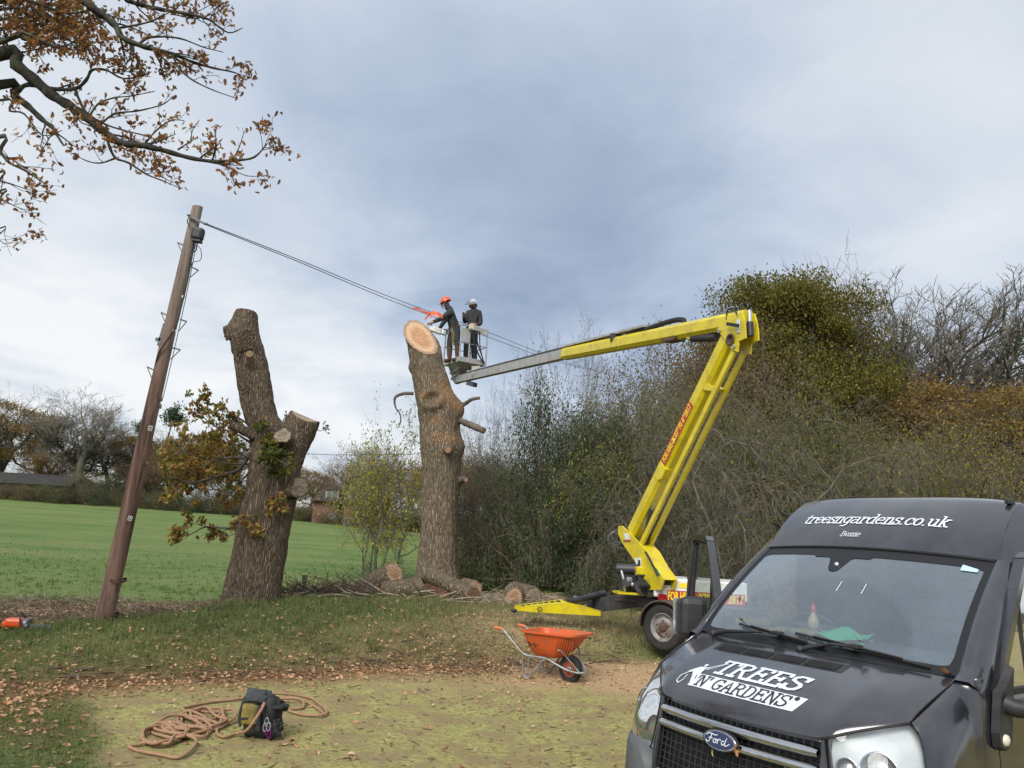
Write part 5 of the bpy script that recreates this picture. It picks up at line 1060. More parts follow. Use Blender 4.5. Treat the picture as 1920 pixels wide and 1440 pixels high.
n7 = shoots([(fromtrunk(5.0, zc([(0, 60 + 60 * i, .3 * (i % 3) - .3), (150, 80 + 55 * i, .3 * (i % 3) - .3), (300, 60 + 60 * i, .2), (440, 90 + 50 * i, .2)], NY)), .02, .004) for i in range(4)], nearoak, 'x', 'near_oak_leaf', 41, (.045, .08), 3, .34, .30, 'dark_bark', rmin=.0022)
print('near leaves', n6, n7)
# ================================================================== TELEGRAPH POLE
mat('pole_wood', (.055, .026, .018), (.23, .135, .098), 11, (1, 1, .07), rough=.85, bump=.006, bscale=28, c3=(.24, .20, .17), s3=1.6)
def _weather():
    m = MATS['pole_wood']; t = m.node_tree; b = t.nodes['Principled BSDF']; old = b.inputs['Base Color'].links[0].from_socket; tcx = t.nodes.new('ShaderNodeTexCoord'); sp = t.nodes.new('ShaderNodeSeparateXYZ'); t.links.new(tcx.outputs['Object'], sp.inputs[0])
    n1 = noise_n(t, tcx.outputs['Object'], 3, 6, .7, .3, (1, 1, .15)); f = math_n(t, 'MULTIPLY_ADD', sp.outputs[2], .16, math_n(t, 'MULTIPLY_ADD', n1, 1.3, -1.15), clamp=True)
    col = mix_n(t, math_n(t, 'MULTIPLY', f, .85), old, (.27, .245, .205)); n2 = noise_n(t, tcx.outputs['Object'], 30, 4, .6, .1, (1, 1, .05)); col = mix_n(t, ramp_n(t, n2, [(.56, 0), (.64, .75)]), col, (.03, .018, .014)); t.links.new(col, b.inputs['Base Color'])
_weather()
mat('galv', (.30, .32, .33), (.42, .44, .45), 9, rough=.45, metal=.6); mat('dark_galv', (.10, .105, .11), (.16, .165, .17), 12, rough=.6, metal=.3)
mat('cable', (.012, .012, .013), rough=.5); mat('white_plate', (.6, .6, .57), (.45, .45, .42), 30, rough=.5)
PY = 11.9; pa = at(187, 1200, PY); pa[2] = gz1(pa[0], PY) - .1; pb = at(371, 388, PY); pa, pb = Vector(pa), Vector(pb)
pole = thing('telegraph_pole', 'leaning brown wooden telegraph pole with step irons and a black junction box', 'telegraph pole', tuple(pa)); pd = (pb - pa).normalized(); pL = (pb - pa).length
def pp(px, py, dy=0): v = Vector(at(px, py, PY + dy)) - pa; return v
b = MB(); n = 70; V = []; nu = 28
for i in range(n + 1):
    f = i / n; c = pd * pL * f; r_ = lerp(.135, .082, f ** .8)
    for j in range(nu): a = 2 * math.pi * j / nu; V.append(c + Vector((math.cos(a), math.sin(a) , 0)) * r_ * (1 + .03 * math.sin(3 * a + i * .05) + .025 * math.sin(7 * a + i * .02)))
b.add(V, [(i * nu + j, i * nu + (j + 1) % nu, (i + 1) * nu + (j + 1) % nu, (i + 1) * nu + j) for i in range(n) for j in range(nu)], 0, True); b.add(V[-nu:], [tuple(range(nu))], 1)
b.build('pole_shaft', ('pole_wood', 'cut_grey'), pole)
def step(x0, y0, x1, y1, side):
    b = MB(); p, q = pp(x0, y0), pp(x1, y1); b.beam(p, q, .022, .022); b.beam(p + (q - p) * 0 + Vector((0, 0, -.19)) , q, .012, .012); b.beam(q + Vector((0, 0, -.01)), q + Vector((0, 0, .05)), .03, .03); b.build('step_iron', 'dark_galv', pole)
for a in ((349, 462, 333, 455, 0), (358, 500, 372, 507, 1), (317, 593, 302, 586, 0), (338, 599, 350, 603, 1), (323, 652, 338, 656, 1), (291, 695, 276, 688, 0)): step(*a)
b = MB(); p, q = pp(354, 405, -.12), pp(383, 419, -.12); b.beam(p, q, .03, .03); b.tube([p, p + Vector((0, 0, .02))], .03, 8); b.tube([q, q + Vector((.05, 0, -.01))], .022, 6); b.build('bracket', 'dark_galv', pole)
mat('junction_black', (.022, .024, .028), rough=.5)
b = MB(); c = pp(371, 439, -.17); R = Matrix.Rotation(math.radians(6), 3, 'Y'); b.box(c, (.19, .15, .21), R, bev=.045); b.box(c - Vector((.0, 0, .12)), (.15, .11, .04), R, bev=.01)
for k in range(3): b.tube([c + Vector((-.04 + .03 * k, -.02, -.13)), c + Vector((-.05 + .03 * k, -.01, -.22 - .03 * k)), c + Vector((-.06, 0, -.32))], .012, 6)
b.build('junction_box', 'junction_black', pole)
b = MB(); P = [pp(356, 404, -.12), pp(351, 416, -.13), pp(356, 424, -.13)]; b.tube(catmull(P), .008, 5); b.build('cable_loop', 'cable', pole)
b = MB(); b.tube(catmull([pp(369, 458, -.15), pp(377, 470, -.18), pp(376, 487, -.16), pp(362, 492, -.14), pp(358, 500, -.1)]), .006, 5); b.build('cable_loop', 'cable', pole)
b = MB(); b.tube(catmull([pp(362, 470, -.13), pp(352, 525, -.135), pp(340, 575, -.14), pp(330, 612, -.145), pp(312, 640, -.14), pp(298, 662, -.13), pp(291, 690, -.06)]), .012, 6); b.tube(catmull([pp(366, 470, -.11), pp(348, 560, -.11), pp(328, 650, -.10), pp(306, 745, -.10)]), .006, 5); b.build('down_cable', 'cable', pole)['kind'] = 'stuff'
b = MB(); c = pp(312, 625, 0) + Vector((-.03, -.06, 0)); b.beam(c + Vector((-.03, 0, -.22)), c + Vector((.02, 0, .14)), .05, .05); b.box(c + Vector((-.05, 0, -.12)), (.08, .05, .05)); b.build('cable_guard', 'dark_galv', pole)
for x, y in ((344, 556), (327, 620)): b = MB(); b.box(pp(x, y, -.13), (.05, .02, .035)); b.build('clip', 'white_plate', pole)
for x, y, h_ in ((282, 803, .075), (244, 972, .07)):
    b = MB(); c = pp(x, y, -.138); b.box(c, (.062, .012, h_), Matrix.Rotation(math.radians(12), 3, 'Y'), m=0); R = Matrix.Rotation(math.radians(12), 3, 'Y')
    for k in range(4): b.box(c + R @ Vector((-.012 + .026 * (k % 2), -.008, -.015 + .03 * (k // 2))), (.016, .004, .02), R, m=1)
    b.build('number_plate', ('white_plate', 'seam'), pole)
for (y, x) in ((1155, 203), (1090, 218)):
    b = MB(); c = pp(x, y); V = [c + Vector((math.cos(a) * .137, math.sin(a) * .137, .02 * math.sin(2 * a))) for a in np.linspace(0, 2 * math.pi, 17)[:-1]]; b.add(V + [v + Vector((.008, 0, .035)) for v in V], [(i, (i + 1) % 16, 16 + (i + 1) % 16, 16 + i) for i in range(16)], 0, True); b.build('band', 'hub_rust', pole)
for (x, y) in ((303, 748), (301, 762), (276, 870)): b = MB(); b.ball(pp(x, y, -.02), .03, 0, 8, (.7, .7, 1.5)); b.build('wood_knot', 'pole_wood', pole)
# overhead lines
def wire(name, label, pts, r, grp='overhead telephone wires'):
    b = MB(); b.tube(catmull([Vector(p) for p in pts], 10), r, 5, smooth=True); return tag(b.build(name, 'cable'), label, 'wire', grp)
farp = at(1525, 728, 46)
wire('overhead_wire', 'upper of the two black wires running from the pole top past the lift basket', [at(383, 418, PY - .1), at(560, 487, 14.5), at(740, 560, 18.5), at(915, 623, 24), at(1100, 690, 30), at(1300, 722, 38), farp], .008)
wire('overhead_wire', 'lower of the two black wires running from the pole top past the lift basket', [at(383, 420, PY - .1), at(560, 491, 14.5), at(740, 566, 18.5), at(915, 632, 24), at(1090, 690, 30), at(1300, 728, 38), farp + np.array([0, 0, -.12])], .008)
wire('overhead_wire', 'faint distant wire crossing behind the forked trunk towards the houses', [at(-30, 838, 60), at(300, 846, 60), at(572, 851, 60), at(640, 853, 60), at(800, 851, 62)], .022)
mat('lamp_post_grey', (.22, .24, .22), rough=.7)
b = MB(); g0 = gz1(farp[0], 46); b.tube([(farp[0], 46, g0 - .3), (farp[0] + .1, 46, farp[2] + .3)], [.17, .12], 10); b.box((farp[0], 45.9, farp[2]), (.9, .09, .09)); tag(b.build('telegraph_pole', 'lamp_post_grey'), 'slim pale pole rising out of the bare bushes right of the lift boom', 'telegraph pole')
mat('hazard_orange', (.85, .13, .035), rough=.5)
b = MB(); RT = random.Random(3)
base = [at(773, 578, 19.2), at(790, 583, 19.6), at(806, 587, 19.9), at(826, 594, 20.4)]
def ribbon(pts, w_):
    P = catmull([Vector(p) for p in pts], 4); up = Vector((0, .2, 1)); V = []
    for i, p in enumerate(P): k = math.sin(i * 1.3) * .5; V += [p + Vector((0, .02 * k, w_ / 2)), p + Vector((0, -.02, -w_ / 2))]
    b.add(V, [(2 * i, 2 * i + 2, 2 * i + 3, 2 * i + 1) for i in range(len(P) - 1)])
ribbon([at(773, 579, 19.3), at(783, 579, 19.5), at(795, 585, 19.7), at(810, 588, 20)], .06); ribbon([at(812, 586, 20), at(803, 592, 19.9), at(797, 599, 19.8)], .09); ribbon([at(812, 584, 20), at(820, 592, 20), at(818, 598, 19.9)], .09); ribbon([at(810, 586, 20), at(822, 589, 20.1), at(830, 594, 20.2)], .10); ribbon([at(815, 590, 20), at(808, 596, 19.9)], .05)
tag(b.build('warning_tape', 'hazard_orange'), 'bright orange warning ribbon tied on the wires beside the workers', 'tape', kind='stuff')

# ================================================================== TRAILER LIFT
mat('lift_yellow', (.66, .54, .008), (.56, .45, .010), 3, rough=.38, coat=.25, c3=(.50, .38, .03), s3=5)
mat('lift_white', (.70, .71, .70), (.6, .6, .58), 3, rough=.4, c3=(.5, .48, .42), s3=4); mat('lift_grey', (.27, .28, .285), (.38, .39, .39), 5, (1, 1, 1), rough=.6, metal=.05, c3=(.34, .27, .20), s3=3)
mat('chassis_black', (.018, .018, .022), (.04, .04, .045), 7, rough=.5); mat('rusty_steel', (.10, .055, .04), (.045, .035, .032), 14, rough=.85, bump=.002)
mat('hazard_black', (.015, .015, .015), rough=.5); mat('sign_red', (.42, .035, .025), rough=.45); mat('sign_yellow', (.80, .62, .03), rough=.45); mat('print_black', (.02, .02, .02), rough=.5); mat('sign_green', (.02, .25, .13), rough=.5); mat('tail_red', (.30, .01, .012), rough=.2)
PA = np.array(at(1188, 985, 13.2)); PB = np.array(at(868, 700, 22.3)); PU = (PA - PB)[:2]; PU = np.array([*(PU / np.linalg.norm(PU)), 0]); PNn = np.array([-PU[1], PU[0], 0]); PNn = PNn if PNn[0] > 0 else -PNn   # normal away from camera
def pl(px, py, off=0.0):
    d = CF + CR * (px - 960) / FPX + CU * (720 - py) / FPX; o = np.array([0, 0, EYE]); q = PA + PNn * off; return Vector(o + d * (((q - o) @ PNn) / (d @ PNn)))
lift = thing('cherry_picker', 'yellow trailer-mounted articulated lift whose raised boom carries the basket', 'cherry picker', (0, 0, 0))
def inplane_up(a, b_):
    t_ = (b_ - a).normalized(); u = Vector(PNn).cross(t_); return u
def boom(name, a, b_, w_, h_, mt, w2=None, h2=None):
    b = MB(); a, b_ = Vector(a), Vector(b_); t_ = (b_ - a).normalized(); up = inplane_up(a, b_); c = .22
    # chamfered hexagon-ish section
    V = []
    for p, ww, hh in ((a, w_, h_), (b_, w2 or w_, h2 or h_)):
        for i, j in ((-.5, -.28), (-.28, -.5), (.28, -.5), (.5, -.28), (.5, .28), (.28, .5), (-.28, .5), (-.5, .28)): V.append(p + Vector(PNn) * (i * ww) + up * (j * hh))
    b.add(V, [(i, (i + 1) % 8, 8 + (i + 1) % 8, 8 + i) for i in range(8)] + [tuple(range(8))[::-1], tuple(range(8, 16))]); return b.build(name, mt, lift)
lowA, lowB = pl(1190, 996), pl(1379, 612)
boom('lower_boom', lowA, lowB, .21, .26, 'lift_yellow')
upA, upJ, upB = pl(1402, 598), pl(1060, 664), pl(858, 712)
boom('upper_boom', upA, upJ, .21, .25, 'lift_yellow'); t_ = (upB - upJ).normalized()
b = MB(); b.beam(upJ - t_ * .3, upB, .16, .20, up=inplane_up(upJ, upB)); u_ = inplane_up(upJ, upB); u_ = u_ if u_.z > 0 else -u_; b.build('telescopic_boom', 'lift_grey', lift)
b = MB(); sd = Vector(PNn); b.beam(upJ + u_ * .125, upB - t_ * .8 + u_ * .125, .10, .03, up=u_); b.beam(upJ + u_ * .15 - t_ * 1.7, upB + u_ * .15 - t_ * .75, .05, .035, up=u_); b.build('hose_tray', 'chassis_black', lift)['kind'] = 'stuff'
b = MB(); b.beam(upJ + u_ * .155 - t_ * 3.2, upJ + u_ * .155 + t_ * .1, .16, .04, up=u_); b.build('cable_carrier', 'lift_grey', lift)
b = MB(); b.tube(catmull([pl(1168, 634), pl(1205, 620), pl(1245, 606), pl(1268, 600), pl(1281, 600), pl(1283, 606)], 5), .045, 7); b.build('cable_chain', 'rubber', lift)
b = MB(); b.box(pl(1155, 635) , (.22, .22, .14)); b.build('hose_clamp', 'hazard_black', lift)
# parallel links
for off in (-.085, .085):
    po = Vector(PNn) * (off + .085); b = MB(); b.beam(pl(1377, 658, -.085) + po, pl(1197, 1032, -.085) + po, .045, .085, up=inplane_up(pl(1386, 662), pl(1206, 1032))); b.build('parallel_link', 'lift_yellow', lift)
poly = lambda pts, off: [pl(x, y, off) for x, y in pts]
REF = -.11
def plate(pts, off, th, name, mt='lift_yellow'):
    b = MB(); V = [pl(x, y, REF) + Vector(PNn) * (off - th / 2 - REF) for x, y in pts]; W_ = [v + Vector(PNn) * th for v in V]; k = len(V); b.add(V + W_, [tuple(range(k)), tuple(range(k, 2 * k))[::-1]] + [(i, (i + 1) % k, k + (i + 1) % k, k + i) for i in range(k)]); return b.build(name, mt, lift)
KP = [(1345, 618), (1362, 601), (1382, 597), (1391, 583), (1396, 600), (1398, 614), (1399, 634), (1386, 640), (1384, 660), (1374, 656), (1358, 634)]
for off in (-.11, .11): plate(KP, off, .025, 'knuckle_plate')
plate([(1384, 600), (1390, 599), (1390, 624), (1384, 624)], -.135, .012, 'knuckle_sign', 'lift_white')
for px_, py_, r_ in ((1371, 637, .09), (1377, 650, .03), (1350, 621, .03)):
    b = MB(); c = pl(px_, py_, -.125); R = Vector(PNn).to_track_quat('Z', 'Y').to_matrix(); b.lathe([(r_, -.015), (r_ * .95, -.03), (r_ * .7, -.03), (r_ * .65, 0), (.001, 0)], 18, c=c, R=R); b.build('pivot_pin', 'rusty_steel' if r_ > .05 else 'lift_grey', lift)
b = MB(); b.beam(pl(1362, 607, -.18), pl(1386, 611, -.18), .006, .05); b.build('hazard_stripe', 'hazard_black', lift)
b = MB(); b.tube([pl(1405, 582), pl(1406, 612)], .03, 8); b.tube([pl(1406, 604), pl(1407, 630)], .05, 8, m=1); b.build('levelling_ram', ('lamp_reflector', 'chassis_black'), lift)
b = MB(); b.tube([pl(1300, 634, 0), pl(1345, 632, 0)], .07, 10); b.tube([pl(1280, 633, 0), pl(1300, 633, 0)], .03, 8); b.build('upper_ram', 'chassis_black', lift)
plate([(1272, 627), (1294, 623), (1293, 634), (1285, 635)], 0, .12, 'ram_bracket'); plate([(1238, 636), (1268, 630), (1262, 637), (1240, 641)], 0, .2, 'boom_rest', 'hub_rust')
b = MB(); b.tube(catmull([pl(1362, 600, -.1), pl(1364, 582, -.1), pl(1374, 579, -.1), pl(1382, 588, -.1), pl(1383, 598, -.1)], 4), .012, 5); b.build('hose', 'cable', lift)
b = MB(); b.tube([pl(1231, 903, 0), pl(1222, 960, 0)], .022, 8, m=1); b.tube([pl(1223, 955, 0), pl(1207, 1030, 0)], .055, 10); b.build('lower_ram', ('chassis_black', 'lamp_reflector'), lift)
plate([(1316, 715), (1334, 725), (1340, 728), (1335, 733), (1312, 730), (1306, 730)], 0, .2, 'link_bracket'); plate([(1240, 870), (1248, 880), (1240, 898), (1232, 900), (1228, 893)], 0, .22, 'ram_bracket')
# tower
TP = [(1161, 986), (1167, 986), (1185, 1003), (1201, 1020), (1214, 1034), (1228, 1060), (1246, 1086), (1240, 1106), (1211, 1106), (1209, 1085), (1190, 1050), (1168, 1018), (1160, 1000)]
for off in (-.11, .11): plate(TP, off, .03, 'tower_plate')
b = MB(); V = poly([(1200, 1020), (1214, 1035), (1228, 1060), (1245, 1087)], REF); W_ = [v + Vector(PNn) * .22 for v in V]
b.add(V + W_, [(i, i + 1, 5 + i, 4 + i) for i in range(3)]); V = poly([(1168, 1018), (1190, 1050), (1209, 1085), (1211, 1106)], REF); W_ = [v + Vector(PNn) * .22 for v in V]; b.add(V + W_, [(i, i + 1, 5 + i, 4 + i) for i in range(3)]); b.build('tower_web', 'lift_yellow', lift)['kind'] = 'stuff'
plate([(1172, 1000), (1180, 1000), (1184, 1012), (1175, 1012)], -.135, .008, 'notice_plate', 'lift_white'); plate([(1171, 1013), (1184, 1013), (1184, 1015), (1171, 1015)], -.135, .008, 'notice_strip', 'sign_red'); plate([(1192, 1046), (1204, 1046), (1205, 1063), (1197, 1063)], -.135, .008, 'notice_plate', 'lift_white')
plate([(1200, 1050), (1203, 1050), (1204, 1061), (1199, 1061)], -.142, .006, 'notice_print', 'print_black'); plate([(1229, 1064), (1233, 1065), (1240, 1077), (1235, 1078)], -.135, .008, 'green_sticker', 'sign_green')
b = MB(); b.tube(catmull([pl(1210, 1035, -.2), pl(1218, 1048, -.2), pl(1224, 1060, -.2), pl(1230, 1072, -.2), pl(1233, 1080, -.2)], 4), .018, 6); b.build('hose', 'cable', lift)
for k, (dx, dy, rr) in enumerate(((0, 0, .12), (.04, -.03, .10), (-.05, .04, .11))):
    b = MB(); c = pl(1156 + dx * 60, 1008 + dy * 80, -.1); b.tube([c + Vector((rr * math.cos(a) * 1.1, .02 * k, rr * math.sin(a))) for a in np.linspace(0, 2 * math.pi, 17)], .009, 5); b.build('hose_loop', 'dark_galv', lift)
# text by the built-in font, fitted on a plane
def font_text(name, s, mt, parent, org, xd, yd, W_, H_, lift_=.004, th=0.0, off=.0):
    cu = bpy.data.curves.new('tmp', 'FONT'); cu.body = s; cu.size = 1; cu.offset = off; ob = bpy.data.objects.new('tmp', cu); COL.objects.link(ob); bpy.context.view_layer.update()
    me = bpy.data.meshes.new_from_object(ob.evaluated_get(bpy.context.evaluated_depsgraph_get())); bpy.data.objects.remove(ob); n = len(me.vertices); V = np.empty(n * 3); me.vertices.foreach_get('co', V); V = V.reshape(-1, 3)
    mn, mx = V.min(0), V.max(0); xd, yd = np.array(xd, float), np.array(yd, float); nn = np.cross(xd, yd); nn /= np.linalg.norm(nn)
    V = np.array(org, float) + xd * ((V[:, :1] - mn[0]) / (mx[0] - mn[0]) * W_) + yd * ((V[:, 1:2] - mn[1]) / (mx[1] - mn[1]) * H_) + nn * lift_; me.vertices.foreach_set('co', V.ravel()); me.update()
    me.materials.clear(); me.materials.append(MATS[mt]); me.name = name; o = link(name, me, parent); return o
e1, e2 = pl(1243, 868, -.108), pl(1296, 757, -.108); xd = (e2 - e1).normalized(); L_ = (e2 - e1).length; yd = -Vector(PNn).cross(xd); yd = yd if yd.z > 0 else -yd
q0 = e1 - yd * .07; nrm = -Vector(PNn)
b = MB(); b.add([q0 + nrm * .003, q0 + xd * L_ + nrm * .003, q0 + xd * L_ + yd * .15 + nrm * .003, q0 + yd * .15 + nrm * .003], [(0, 1, 2, 3)]); b.build('hire_banner', 'sign_red', lift)
def face_text(name, s, mt, org, xd, yd, W_, H_, **k):
    nn = np.cross(np.array(xd), np.array(yd)); sgn = 1 if nn @ (np.array([0, 0, EYE]) - np.array(org)) > 0 else -1; return font_text(name, s, mt, lift, org, xd, yd, W_, H_, lift_=.007 * sgn, **k)
face_text('hire_lettering', 'FOR HIRE', 'sign_yellow', q0 + xd * .04 + yd * .02, xd, yd, L_ * .30, .11, off=.03)
face_text('phone_number', '07970 692817', 'sign_yellow', q0 + xd * (L_ * .46) + yd * .02, xd, yd, L_ * .52, .11, off=.03)
b = MB(); c = q0 + xd * (L_ * .40) + yd * .07 + nrm * .006; b.add([c + xd * x + yd * y for x, y in ((-.06, -.04), (.05, -.04), (.05, .0), (.02, .0), (.02, .03), (.06, .03), (.06, .05), (-.05, .05), (-.05, .03), (-.02, .03), (-.02, 0), (-.06, 0))], [tuple(range(12))]); b.build('phone_symbol', 'sign_yellow', lift)
face_text('maker_lettering', 'LIFT', 'dark_galv', pl(1074, 663, -.14), (upA - upJ).normalized(), Vector((0, 0, 1)), .28, .10) if False else None
# white counterweight cover with the hire banner; it turns with the tower
Q = lambda px, py, Y_: Vector(at(px, py, Y_))
wb0 = Q(1226, 1119, 12.35); wx = Vector((.93, -.10, 0)).normalized(); wy = Vector((-wx.y, wx.x, 0)); wz = Vector((0, 0, 1)); WL, WH, WD = 1.42, .29, .95
Rw = Matrix((wx, wy, wz)).transposed()
b = MB(); b.box(wb0 + wx * WL / 2 + wy * WD / 2 + wz * WH / 2, (WL, WD, WH), Rw, bev=.025); b.build('counterweight_cover', 'lift_white', lift)
b = MB(); b.box(wb0 + wx * .62 + wy * .3 + wz * (WH + .015), (.16, .1, .05), Rw, bev=.015); b.build('cover_handle', 'chassis_black', lift)
def wface(name, x0, x1, z0, z1, mt, e=.006): b = MB(); b.add([wb0 + wx * x + wz * z - wy * e for x, z in ((x0, z0), (x1, z0), (x1, z1), (x0, z1))], [(0, 1, 2, 3)]); return b.build(name, mt, lift)
wface('hire_banner', .20, 1.38, -.05, .115, 'sign_red', .012); wface('data_label', .14, .26, .19, .26, 'print_black'); wface('data_label', .265, .30, .19, .26, 'hazard_cream' if 'hazard_cream' in MATS else mat('hazard_cream', (.6, .5, .35)).name); wface('data_label', .38, .52, .16, .235, 'sign_yellow'); wface('panel_edge', .118, .124, .02, .27, 'dark_galv'); wface('rear_lamp', .06, .19, -.035, .05, 'tail_red', .03)
for t_s, x0, W_ in (('FOR HIRE', .215, .36), ('07970 692817', .68, .68)): font_text('hire_lettering', t_s, 'sign_yellow', lift, wb0 + wx * x0 - wz * .035, wx, wz, W_, .135, lift_=.020, off=.03)
# engine
b = MB(); ex = Vector((.90, -.42, 0)); e0 = Q(1160, 1066, 12.9)
b.tube([Q(1157, 1066, 12.9), Q(1196, 1068, 12.8)], [.085, .085], 12); b.build('air_filter', 'chassis_black', lift)
b = MB(); b.box(Q(1185, 1094, 12.9), (.34, .3, .26), .3, bev=.03); b.tube([Q(1175, 1092, 12.6), Q(1176, 1092, 12.9)], .07, 12); b.tube([Q(1203, 1100, 12.55), Q(1203, 1100, 12.9)], .11, 14); b.box(Q(1208, 1078, 12.7), (.26, .2, .02)); b.build('engine', 'chassis_black', lift)
b = MB(); b.tube(catmull([Q(1165, 1070, 12.7), Q(1170, 1090, 12.65), Q(1172, 1108, 12.7)]), .022, 6); b.box(Q(1180, 1087, 12.62), (.09, .05, .07), .3, bev=.015); b.ball(Q(1186, 1096, 12.6), .035); b.build('engine_block', 'galv', lift)
b = MB()
for k in range(7): b.tube(catmull([Q(1196 + 2 * k, 1080 + k, 12.55), Q(1200 + 3 * k, 1098, 12.45), Q(1206 + 3 * k, 1112 - k, 12.5), Q(1216, 1122 - 2 * k, 12.5)]), .010, 5)
b.build('hydraulic_hoses', 'cable', lift)['kind'] = 'stuff'
b = MB(); b.box(Q(1192, 1112, 12.8), (.68, .4, .03), .1); b.build('engine_tray', 'lift_yellow', lift)
b = MB(); b.box(Q(1202, 1071, 12.7), (.17, .12, .14), .1, bev=.008); b.build('control_box', 'lift_yellow', lift)
# chassis, wheels, drawbar and front outrigger
tx = Vector((-.72, .69, 0)).normalized(); ta = Vector((-.69, -.72, 0)).normalized(); Rt = Matrix((tx, -ta, Vector((0, 0, 1)))).transposed()
wc = Q(1247, 1176, 12.15); WR = .345
whang = math.atan2(ta.y, ta.x) + math.pi / 2
wheel(lift, wc, WR, .185, -1, ry=(0, 0, whang)); wheel(lift, wc - ta * 1.35, WR, .185, 1, ry=(0, 0, whang))
for k in (0, 1):
    c = wc - ta * 1.35 * k; b = MB(); G = []
    for a in np.linspace(math.radians(-5), math.radians(185), 19):
        G.append([c + tx * (math.cos(a) * (WR + .05 + .02 * math.sin(a))) + Vector((0, 0, math.sin(a) * (WR + .05))) + ta * o_ + (tx * math.cos(a) + Vector((0, 0, math.sin(a)))) * e_ for o_, e_ in ((-.13, 0), (.11, 0), (.12, -.03), (.11, .006), (-.13, .006))])
    b.grid(G); b.build('mudguard', 'rusty_steel', lift)
cc = wc - ta * .68
b = MB(); b.box(cc + Vector((0, 0, .0)), (.09, 1.2, .09), Rt); b.build('axle', 'chassis_black', lift)
b = MB(); b.box(cc + Vector((0, 0, .30)) + tx * -.2, (1.9, .75, .12), Rt); b.box(cc + Vector((0, 0, .42)) - tx * .1, (.9, .6, .1), Rt); b.build('chassis_frame', 'chassis_black', lift)
b = MB(); p0 = cc + Vector((0, 0, .30)) + tx * .7 + ta * .12; p1 = Q(1112, 1134, 13.55); b.beam(p0, p1, .12, .16, h2=.26); b.box(p1 + Vector((0, 0, .02)), (.12, .2, .34), Rt, bev=.02); b.build('drawbar', 'chassis_black', lift)
b = MB(); b.beam(p0 + Vector((0, 0, .13)) - ta * .0, p1 + Vector((.1, 0, .12)), .03, .03); b.beam(Q(1135, 1122, 13.6), Q(1215, 1128, 12.9), .25, .03); b.build('deck_strip', 'rusty_steel', lift)['kind'] = 'stuff'
b = MB(); b.tube([Q(1066, 1129, 13.0), Q(1132, 1112, 13.5)], .052, 10); b.tube([Q(1130, 1112, 13.5), Q(1142, 1122, 13.6)], .06, 8); b.build('outrigger_ram', 'chassis_black', lift)
b = MB(); b.beam(Q(1075, 1122, 14.2), Q(1115, 1119, 14.2), .1, .06); b.beam(Q(1108, 1126, 14), Q(1132, 1133, 14), .05, .05); b.build('outrigger_stay', 'galv', lift)['kind'] = 'stuff'
og = [(963, 1144), (965, 1137), (985, 1137.5), (1068, 1130.5), (1090, 1137), (1126, 1148), (1126, 1155), (1000, 1148)]
V = [Q(x, y, 12.75 + .0015 * (x - 963)) for x, y in og]; b = MB(); k = len(V); W_ = [v + Vector((.04, .24, .0)) for v in V]; b.add(V + W_, [tuple(range(k))[::-1], tuple(range(k, 2 * k))] + [(i, (i + 1) % k, k + (i + 1) % k, k + i) for i in range(k)])
tp = [(964, 1137.2), (985, 1137.8), (1068, 1130.8), (1051, 1123.5), (966, 1134.5)]; V2 = [Q(x, y, 12.75 + .0015 * (x - 963) + (.30 if i > 2 else -.004)) for i, (x, y) in enumerate(tp)]; b.add(V2, [tuple(range(5))]); b.build('outrigger_foot', 'lift_yellow', lift)
for i in range(7):
    f = (i + .35) / 7.3; xa = lerp(972, 1051, f); ya = lerp(1136, 1126, f); ww = 8; b = MB(); b.add([Q(x, y, 12.88 + .0015 * (xa - 963)) for x, y in ((xa, ya - 1), (xa + ww, ya - 2), (xa + ww + 5, ya + 2.6), (xa + 5, ya + 3.4))], [(0, 1, 2, 3)]); b.build('hazard_square', 'hazard_black', lift)
b = MB(); b.ball(Q(964, 1145, 12.75), .05, 0, 10, (1, 1, .7)); b.build('foot_pad', 'hazard_black', lift)
b = MB(); c = Q(1012, 1142, 12.80); b.tube([c + Vector((.035 * math.cos(a), -.02, .035 * math.sin(a))) for a in np.linspace(0, 2 * math.pi, 13)], .008, 5); b.build('lifting_ring', 'rusty_steel', lift)
# basket --------------------------------------------------------------------
bz = at(861, 672, 21.6)[2]; C0, C1, C2 = (Vector(on_z(x, y, bz)) for x, y in ((861, 676), (907, 687), (827, 676)))
dx_ = (C1 - C0); dy_ = (C2 - C0); bx1 = Vector((.84, .543, 0)).normalized() ; LX = dx_.length; LY = .78
by1 = Vector((-bx1.y, bx1.x, 0)); by1 = by1 if by1.dot(dy_) > 0 else -by1; UPz = Vector((0, 0, 1))
LX, LY = .90, .96
def bp_(u, v, z): return C0 + bx1 * u * LX + by1 * v * LY + UPz * z
bask = 'basket'
Rb_ = Matrix((bx1, by1, UPz)).transposed()
b = MB(); b.box(bp_(.5, .5, .0), (LX, LY, .03), Rb_)
for c_, s_ in ((bp_(.5, 0, .06), (LX + .02, .02, .15)), (bp_(.5, 1, .06), (LX + .02, .02, .15)), (bp_(0, .5, .06), (.02, LY, .15)), (bp_(1, .5, .06), (.02, LY, .15))): b.box(c_, s_, Rb_)
b.build('basket_floor', 'lift_grey', lift)
for u, v in ((0, 0), (1, 0), (0, 1), (1, 1), (.5, 1), (.34, 0)):
    b = MB(); b.tube([bp_(u, v, 0), bp_(u, v, 1.08)], .022, 8); b.build('basket_post', 'galv', lift)
for z in (1.08, .55):
    for (u0, v0), (u1, v1) in (((0, 0), (1, 0)), ((1, 0), (1, 1)), ((1, 1), (0, 1)), ((0, 1), (0, 0))):
        b = MB(); b.tube([bp_(u0, v0, z), bp_(u1, v1, z)], .022 if z > 1 else .016, 8); b.build('basket_rail', 'galv', lift)
